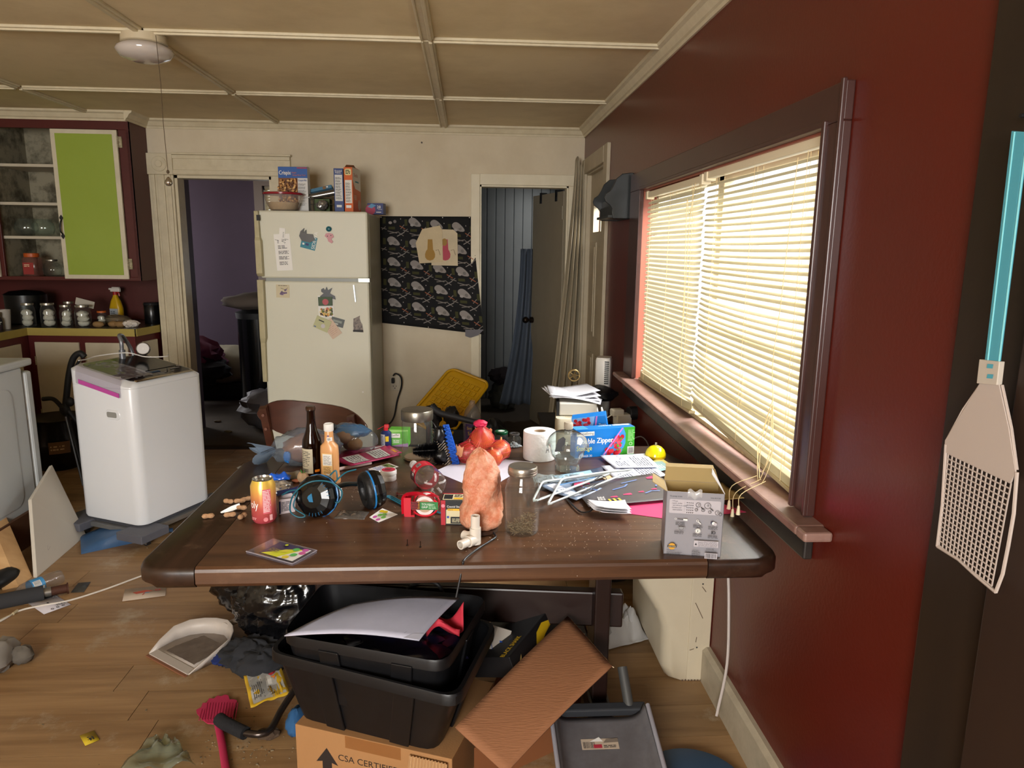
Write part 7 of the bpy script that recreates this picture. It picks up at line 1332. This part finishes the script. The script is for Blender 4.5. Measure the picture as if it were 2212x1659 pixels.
tag(B().tube(sm([F(-60, 1368, .004), F(0, 1342, .004), F(40, 1320, .004), F(90, 1308, .005), F(150, 1297, .004), F(230, 1272, .004), F(312, 1242, .004), F(380, 1222, .004)], 6), .0042, 8).build('white_cable', M('c9c2b8', .5), smooth=50), 'white cable running across the floor at the left', 'cable')
tag(B().tube([F(-40, 1358, .006), F(30, 1325, .006)], .003, 6).tube([F(28, 1326, .006), F(38, 1319, .006)], .006, 8).build('wand', M('b0a284', .5)), 'thin cream rod with a black tip at the left picture edge', 'rod')
t = thing('foam_bat', 'metal tube in a grey foam sleeve with a rusty end', 'tube', (0, 0, 0)); a, b_ = F(-60, 1312, .03), F(148, 1270, .022)
B().tube([a, a.lerp(b_, .73)], .032, 16).build('foam_sleeve', M('2e2e30', .95), t, smooth=50); B().tube([a.lerp(b_, .72), a.lerp(b_, .81)], .021, 16).build('steel_collar', M('8d8a84', .3, .8), t, smooth=50); B().tube([a.lerp(b_, .8), a.lerp(b_, .98), a.lerp(b_, .985), b_], [.019, .019, .024, .024], 16).build('rusty_tip', M('4a2a1c', .7, .3, var=.5, vs=80), t, smooth=40)
t = thing('water_bottle', 'crushed clear water bottle with blue label on the floor by the canvas', 'bottle', F(88, 1262, .036), 0); dv = (F(132, 1243, .036)-F(45, 1276, .036)).normalized(); X = dv.to_track_quat('Z', 'Y').to_matrix().to_4x4()
B().lathe([(.012, -.12), (.014, -.1), (.03, -.075), (.033, -.05), (.033, .06), (.03, .085), (.012, .09)], 24, cap=(1, 1), X=X).build('clear_body', thin('f4f4f4', .08, 1.6, .04), t, smooth=50); B().lathe([(.0335, -.045), (.0335, .005)], 28, cap=(0, 0), X=X).build('blue_label', M('3f86b8', .4), t, smooth=50); rm2 = round_(.0338, 0); p = P(lambda a, b, l: X @ rm2(a, b, l), .005); p.rect(.07, -.04, .095, -.01, WH).bars(.072, -.038, .093, -.012, INK).rect(.1, -.03, .13, .0, WH); p.done(t)
B().lathe([(.014, -.135), (.014, -.12)], 16, X=X).build('cap', WH, t)
t = thing('canvas', 'blank white art canvas with a faint pencil sketch leaning on the stove', 'canvas'); A1, B1 = V((-1.955, 3.15, .0)), V((-1.99, 3.64, .0)); C1, D1 = at(68, 1078, X=-2.08), at(113, 1004, X=-2.15)
A1 = at(80, 1248, z=0); B1 = at(187, 1156, z=0); n_ = (B1-A1).cross(C1-A1).normalized()*.018
B().loft([[tuple(p_) for p_ in (A1, B1, D1, C1)], [tuple(p_-n_) if n_.x > 0 else tuple(p_+n_) for p_ in (A1, B1, D1, C1)]]).build('stretched_canvas', M('c4bdb0', .8), t, bevel=.003)
sg = 1 if n_.x > 0 else -1; nn_ = n_.normalized()*sg
p = P(lambda a, b, l: A1.lerp(B1, a).lerp(C1.lerp(D1, a), b)+nn_*(l+.0006)); pc_ = M('98928c', .8)
for pts in ([(.42, .82), (.38, .62), (.42, .5), (.5, .6), (.48, .78), (.42, .82)], [(.5, .6), (.68, .45), (.8, .25), (.6, .2), (.45, .45)], [(.42, .5), (.3, .35), (.25, .2), (.4, .3), (.5, .45)], [(.55, .42), (.6, .3), (.66, .36), (.6, .46), (.55, .42)], [(.45, .36), (.5, .22), (.56, .28), (.5, .38)], [(.68, .45), (.8, .42), (.82, .36)]): p.stroke([(a.x, a.y) for a in sm([(*q, 0) for q in pts], 5)], .005, pc_)
p.done(t, 'pencil_sketch')
wl_ = wood('b08a5e', 'c9a374', .6, (2, 14, 14), 1, .05)
t = thing('wood_board', 'light wooden board leaning by the foot of the stove', 'board'); a, b_ = F(25, 1268), at(-14, 1160, X=-2.25); B().loft([[(a.x-.02, a.y-.03, 0), (a.x+.03, a.y+.0, 0), (a.x+.03, a.y+.1, 0), (a.x-.02, a.y+.07, 0)], [(b_.x-.06, b_.y-.03, .2), (b_.x+.0, b_.y, .2), (b_.x, b_.y+.1, .2), (b_.x-.06, b_.y+.07, .2)]]).build('board', wl_, t)
t = thing('hardboard_sheet', 'dark brown hardboard sheet standing on edge between stove and canvas', 'panel'); B().bb((-2.22, 2.95, 0), (-2.2, 3.7, .17)).build('panel_sheet', M('5a3a26', .6), t)
tag(B().ball((0, 0, .03), (.05, .09, .035), None, 18, .1, 2, flatz=0).build('black_shoe', M('0e0e10', .5), loc=F(8, 1262), smooth=50), 'black slipper at the left edge beside the leaning board', 'shoe')
t = thing('paper_heap', 'grey crumpled packaging at the left picture edge on the floor', 'packaging', F(10, 1445)); B().ball((-.03, 0, .04), (.05, .1, .05), None, 22, .4, 2.2, 4, True, flatz=.001).ball((.04, .04, .03), (.035, .03, .03), M('5c564e', .9), 16, .4, 3, 7, True, flatz=.001).build('wrap', M('8c8780', .8), t, smooth=40)
# black folding frame between stove and washer, pot behind
t = thing('folding_frame', 'black folded walker frame standing behind the stove', 'walker'); Yw = 4.35; A = lambda x, y, dy=0: at(x, y, Y=Yw+dy)
B().tube(sm([A(183, 771), A(172, 763), A(158, 775), A(149, 810), A(143, 862), A(140, 890)], 6), .018, 10).build('push_handle', K, t, smooth=50); B().tube(sm([A(92, 862), A(115, 862), A(132, 878), A(140, 890)], 5), .013, 8).build('front_tube', K, t, smooth=50)
B().ball(A(150, 868), (.03, .02, .03)).ball(A(140, 885), (.03, .025, .04)).build('hinge_joint', K, t, smooth=50)
B().tube([A(140, 885), V((-2.33, Yw-.02, .0))], .013, 8).build('leg', K, t, smooth=50); B().tube([A(146, 885), V((-2.12, Yw+.05, .0))], .014, 8).build('leg', K, t, smooth=50); B().tube([A(142, 900, -.03), V((-2.34, Yw-.06, .05))], .006, 8).build('cable_rod', M('6b6e72', .3, .7), t, smooth=50)
B().cyl((-2.33, Yw-.03, .03), .03, .02, ax='x').build('wheel', K, t, smooth=40)
tag(B().tube(sm([A(172, 778), A(160, 800), A(165, 815), A(172, 800)], 5), .008, 8).build('strap', K, smooth=50), 'black strap looped over the walker handle', 'strap')
t = thing('stock_pot', 'black cauldron-like pot with a gold label behind the stove', 'pot', (-2.78, 4.85, .0)); B().lathe([(.12, .0), (.19, .1), (.2, .2), (.17, .33), (.18, .35), (.15, .34), (0, .3)], 30).build('pot_body', M('0a0a0b', .25), t, smooth=50); p = P(round_(.203, -pi*.42), .02); p.l = .004; p.rect(0, .14, .12, .22, M('6b4a2a')).lines(.01, .16, .11, .2, 2, M('c0a070')); p.done(t)
# bag, cable and shower head on the washer
t = thing('zip_bag', 'clear zipper bag with a pink strip draped over the washer edge', 'bag', (0, 0, 0)); WM = Matrix.Translation((-1.64, 3.50, .095)) @ Matrix.Rotation(pi/2-A0, 4, 'Z')
def fz(u, v):
    # v from the back over the left side edge (local x=0)
    x = .2-.235*v; y = .06+.3*u
    if x > -.004: z = topz(x, y)+.009+.006*abs(noise.noise(V((u*6, v*6, 1))))
    else: z = topz(0, y)-.03-(-.004-x)*1.6; x = -.006-.002*noise.noise(V((u*5, v*5, 0)))
    return WM @ V((x, y, z))
B().sheet(fz, 24, 20).build('film', thin('e8e4ea', .08, 1.45, .22, 'c8c4cc'), t, smooth=50)
B().sheet(lambda u, v: WM @ V((-.0065-.001*v, .07+.27*u, topz(0, .06+.3*u)-.058-.022*v)), 8, 2).build('pink_zip', M('b8489c', .4), t, sol=.001)
tag(B().tube(sm([WM @ V((.0, .33, .83)), WM @ V((.07, .36, .825)), WM @ V((.15, .38, .83)), WM @ V((.28, .33, .832)), WM @ V((.3, .22, .815)), WM @ V((.38, .16, .81)), WM @ V((.43, .2, .812))], 6), .003, 7).build('phone_cable', M('d8d6d2', .4), smooth=50), 'white phone cable lying over the washer lid', 'cable')
t = thing('shower_head', 'round chrome hand shower head lying on the washer lid', 'shower head', WM @ V((.36, .3, .845)), 0, None, (rad(70), rad(-8), rad(20))); B().lathe([(.012, -.03), (.03, -.02), (.036, -.006), (.036, .006), (.033, .009), (0, .009)], 28).build('head_shell', M('8c8c90', .15, .9), t, smooth=40); B().lathe([(.03, .0092), (0, .0094)], 24, cap=(0, 0)).build('spray_face', M('d4d2d0', .4), t)
b = B()
for r_ in (.01, .018, .026):
    for k in range(int(r_*900)): a = 2*pi*k/int(r_*900); b.ball((r_*cos(a), r_*sin(a), .0098), .0011, None, 6)
b.build('nozzles', GREY, t)['kind'] = 'stuff'
# far floor things before the back wall
t = thing('boot_tray', 'yellow plastic waffle-pattern tray leaning on the back wall', 'tray'); c0_, c1_, c3_ = at(973, 796, Y=5.3), at(890, 892, Y=5.12), at(1058, 829, Y=5.28); c2_ = c1_+(c3_-c0_)+V((0, -.06, -.02))
c1_ = c1_+(c1_-c0_)*.12; c2_ = c2_+(c1_-c0_)*.12
tag(B().bb((-.17, -.09, 0), (.15, .1, .2)).build('black_crate', K, loc=(-.08, 5.12, 0), bevel=.004), 'black crate behind the table holding up the yellow tray', 'crate')
ym = M('c99a0c', .35, coat=.2)
def tm(u, v): return c0_.lerp(c3_, u).lerp(c1_.lerp(c2_, u), v)
tn = (c3_-c0_).cross(c1_-c0_).normalized(); tn = tn if tn.y < 0 else -tn
Lu, Lv = (c3_-c0_).length, (c1_-c0_).length; rr0 = rrect(Lu, Lv, .05, 5, Lu/2, Lv/2); TT = lambda x, y, n_: tm(x/Lu, y/Lv)+tn*n_
B().loft([[TT(x, y, -.004) for x, y in rr0], [TT(x, y, 0) for x, y in rr0]]).build('tray_floor', ym, t); B().tube([TT(x, y, .012) for x, y in rrect(Lu, Lv, .05, 6, Lu/2, Lv/2)], .011, 8, closed=True).build('tray_rim', ym, t, smooth=50)
nu, nv = 6, 8
for i in range(nu):
    for j in range(nv):
        x, y = Lu*(.1+.8*(i+.5)/nu), Lv*(.1+.8*(j+.5)/nv); a, b_ = Lu*.8/nu*.40, Lv*.8/nv*.40
        B().loft([[TT(x+p_*a, y+q_*b_, 0) for p_, q_ in ((-1, -1), (1, -1), (1, 1), (-1, 1))], [TT(x+p_*a*.8, y+q_*b_*.8, .008) for p_, q_ in ((-1, -1), (1, -1), (1, 1), (-1, 1))]]).build('waffle_pad', ym, t)
t = thing('cleaner_jug', 'clear jug of purple liquid with yellow lettering near the yellow tray', 'jug', at(1020, 905, Y=4.9)); t.location.z = .12; Z0 = .12
B().lathe([(.058, 0), (.065, .01), (.066, .2), (.05, .26), (.022, .3), (.02, .325)], 28, cap=(1, 0)).build('jug_body', thin('e8e4e0', .08, 1.45, .12), t, smooth=50); B().lathe([(.055, .008), (.062, .015), (.062, .15), (0, .152)], 26).build('liquid', M('55406e', .3), t, smooth=40); p = P(round_(.0665, -pi*.75), .01); p.rect(.0, .04, .1, .17, M('4a3562')).text('Simply', .012, .13, .022, M('d8b020'), w=.07).text('Suds', .02, .09, .026, M('d8b020'), w=.06); p.done(t, 'paper_label')
tag(B().bb((-.1, -.1, 0), (.1, .1, .118)).build('black_crate', K, loc=(t.location.x, 4.9, 0), bevel=.004), 'black crate under the purple jug behind the table', 'crate')
t = thing('vacuum_wand', 'dark grey tool with a long handle lying by the yellow tray', 'tool'); B().tube([at(928, 880, Y=4.5), at(950, 893, Y=4.5), at(1040, 915, Y=4.45)], [.028, .022, .018], 12).build('handle', M('26262a', .5), t, smooth=50); B().ball(at(935, 900, Y=4.55), (.06, .05, .08), None, 20, .3, 2).ball(at(975, 900, Y=4.7), (.05, .05, .07), None, 20, .3, 2, 5).build('motor_head', M('121214', .4), t, smooth=50)
B().tube([at(928, 885, Y=4.5), V((-.26, 4.55, 0))], .02, 8).build('stand', K, t)
tag(B().ball((0, 0, .16), (.13, .1, .17), None, 30, .35, 2.2, 6, True, flatz=.001).build('black_bag', M('111114', .35), loc=(.15, 4.75, 0), smooth=45), 'glossy black bag of rubbish right of the purple jug', 'bag')
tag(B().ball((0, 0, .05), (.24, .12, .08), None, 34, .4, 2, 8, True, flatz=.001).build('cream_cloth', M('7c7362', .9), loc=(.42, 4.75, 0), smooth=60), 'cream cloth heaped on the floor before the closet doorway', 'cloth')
tag(B().ball((0, 0, .04), (.12, .08, .06), None, 24, .4, 2, 3, True, flatz=.001).build('plastic_bag', M('8c8c88', .4), loc=(.6, 4.5, 0), smooth=45), 'small grey clear bag on the floor at the foot of the curtain', 'bag')
tag(B().ball((0, 0, .012), (.03, .02, .013), None, 14, .3, 2, 3, flatz=0).build('paper_scrap', M('cfcac0', .8), loc=F(522, 1014)), 'white paper scrap on the floor left of the table', 'paper')
# grey waffle-mesh swatter hanging near the camera on the dark casing
t = thing('fly_swatter', 'white mesh fly swatter with turquoise handle hanging by the dark casing', 'swatter'); XS = .798
S = lambda x, y, d=0: at(x, y, X=XS-d)
wm = M('b3a69e', .5)
out = [(2119, 828), (2161, 830), (2182, 925), (2197, 1020), (2190, 1110), (2178, 1180), (2166, 1240), (2151, 1279), (2146, 1278), (2110, 1245), (2070, 1208), (2026, 1181), (2024, 1174), (2036, 1090), (2044, 951)]
hole = [S(2050, 980), S(2186, 1044), S(2144, 1266), S(2030, 1178)]
def hq(u, v): return hole[0].lerp(hole[1], u).lerp(hole[3].lerp(hole[2], u), v)
dd = V((-.0025, 0, 0))
head = [(2119, 828), (2161, 830), (2182, 925), (2197, 1020), (2186, 1044), (2050, 980), (2042, 976), (2044, 951)]
q = [S(*a) for a in head]; B().loft([[tuple(a+dd) for a in q], [tuple(a) for a in q]]).build('paddle', wm, t, bevel=.0006)
for a in ([(2197, 1020), (2190, 1110), (2178, 1180), (2166, 1240), (2151, 1279)], [(2151, 1279), (2110, 1245), (2070, 1208), (2025, 1180)], [(2025, 1180), (2036, 1090), (2044, 960)]): B().tube([S(*x, .0012) for x in a], .0028, 6).build('frame_edge', wm, t, smooth=50)
b = B(); nu, nv = 14, 19
for i in range(nu+1): b.tube([hq(i/nu, 0)+dd*.5, hq(i/nu, 1)+dd*.5], .0012, 4)
for j in range(nv+1): b.tube([hq(0, j/nv)+dd*.5, hq(1, j/nv)+dd*.5], .0013, 4)
b.build('mesh_grid', wm, t)['kind'] = 'stuff'
B().tube([S(2165, 832), S(2185, 925), S(2197, 1015)], .0022, 6).tube([S(2118, 830), S(2080, 885), S(2045, 950)], .0018, 6).build('stiffening_rib', wm, t, smooth=50)
q = [S(*a) for a in ((2123, 776), (2167, 781), (2161, 832), (2117, 828))]; B().loft([[tuple(a+V((-.006, 0, 0))) for a in q], [tuple(a+V((.003, 0, 0))) for a in q]]).build('socket', M('b9b0a4', .5), t, bevel=.001)
cy_ = M('4f9db0', .35); q = [S(*a) for a in ((2132, 779), (2160, 782), (2222, 285), (2190, 283))]
B().loft([[tuple(a+V((-.004, 0, 0))) for a in q], [tuple(a+V((.002, 0, 0))) for a in q]]).build('handle', cy_, t, bevel=.001)
for a, b_ in (((2134, 779), (2192, 285)), ((2158, 782), (2220, 287))): B().tube([S(*a, .004), S(*b_, .004)], .0014, 6).build('handle_bead', M('7cc4cc', .3), t)
for y in (790, 812): q = [S(x, yy, .007) for x, yy in ((2133, y-4), (2146, y-3), (2144, y+6), (2131, y+5))]; B().add(q, [(0, 1, 2, 3)]).build('clip_tab', cy_, t)
B().cyl(at(2225, 250, X=R-.03), .003, .03, ax='x').build('hook', K, t)
# nail in the back wall and litter flecks on the floor
tag(B().cyl(at(911, 308, Y=D-.004), .006, .012, ax='y').build('nail', M('3a2a1c', .5)), 'dark nail stub in the back wall above the patterned cloth', 'nail')
b = B()
for k in range(260):
    x, y = rnd.choice(((rnd.uniform(-2.2, .8), rnd.uniform(1.7, 3.6)), (rnd.gauss(-.66, .1), rnd.gauss(1.95, .1)))); s_ = rnd.uniform(.001, .004); b.box((x, y, s_*.3), (s_*rnd.uniform(1, 2.5), s_, s_*.6), rz=rnd.random()*3)
tag(b.build('floor_crumbs', M('9c8a6c', .9, var=.8, vs=30, col2='2a2018')), 'crumbs and specks of dirt scattered over the floor boards', 'crumbs', kind='stuff')
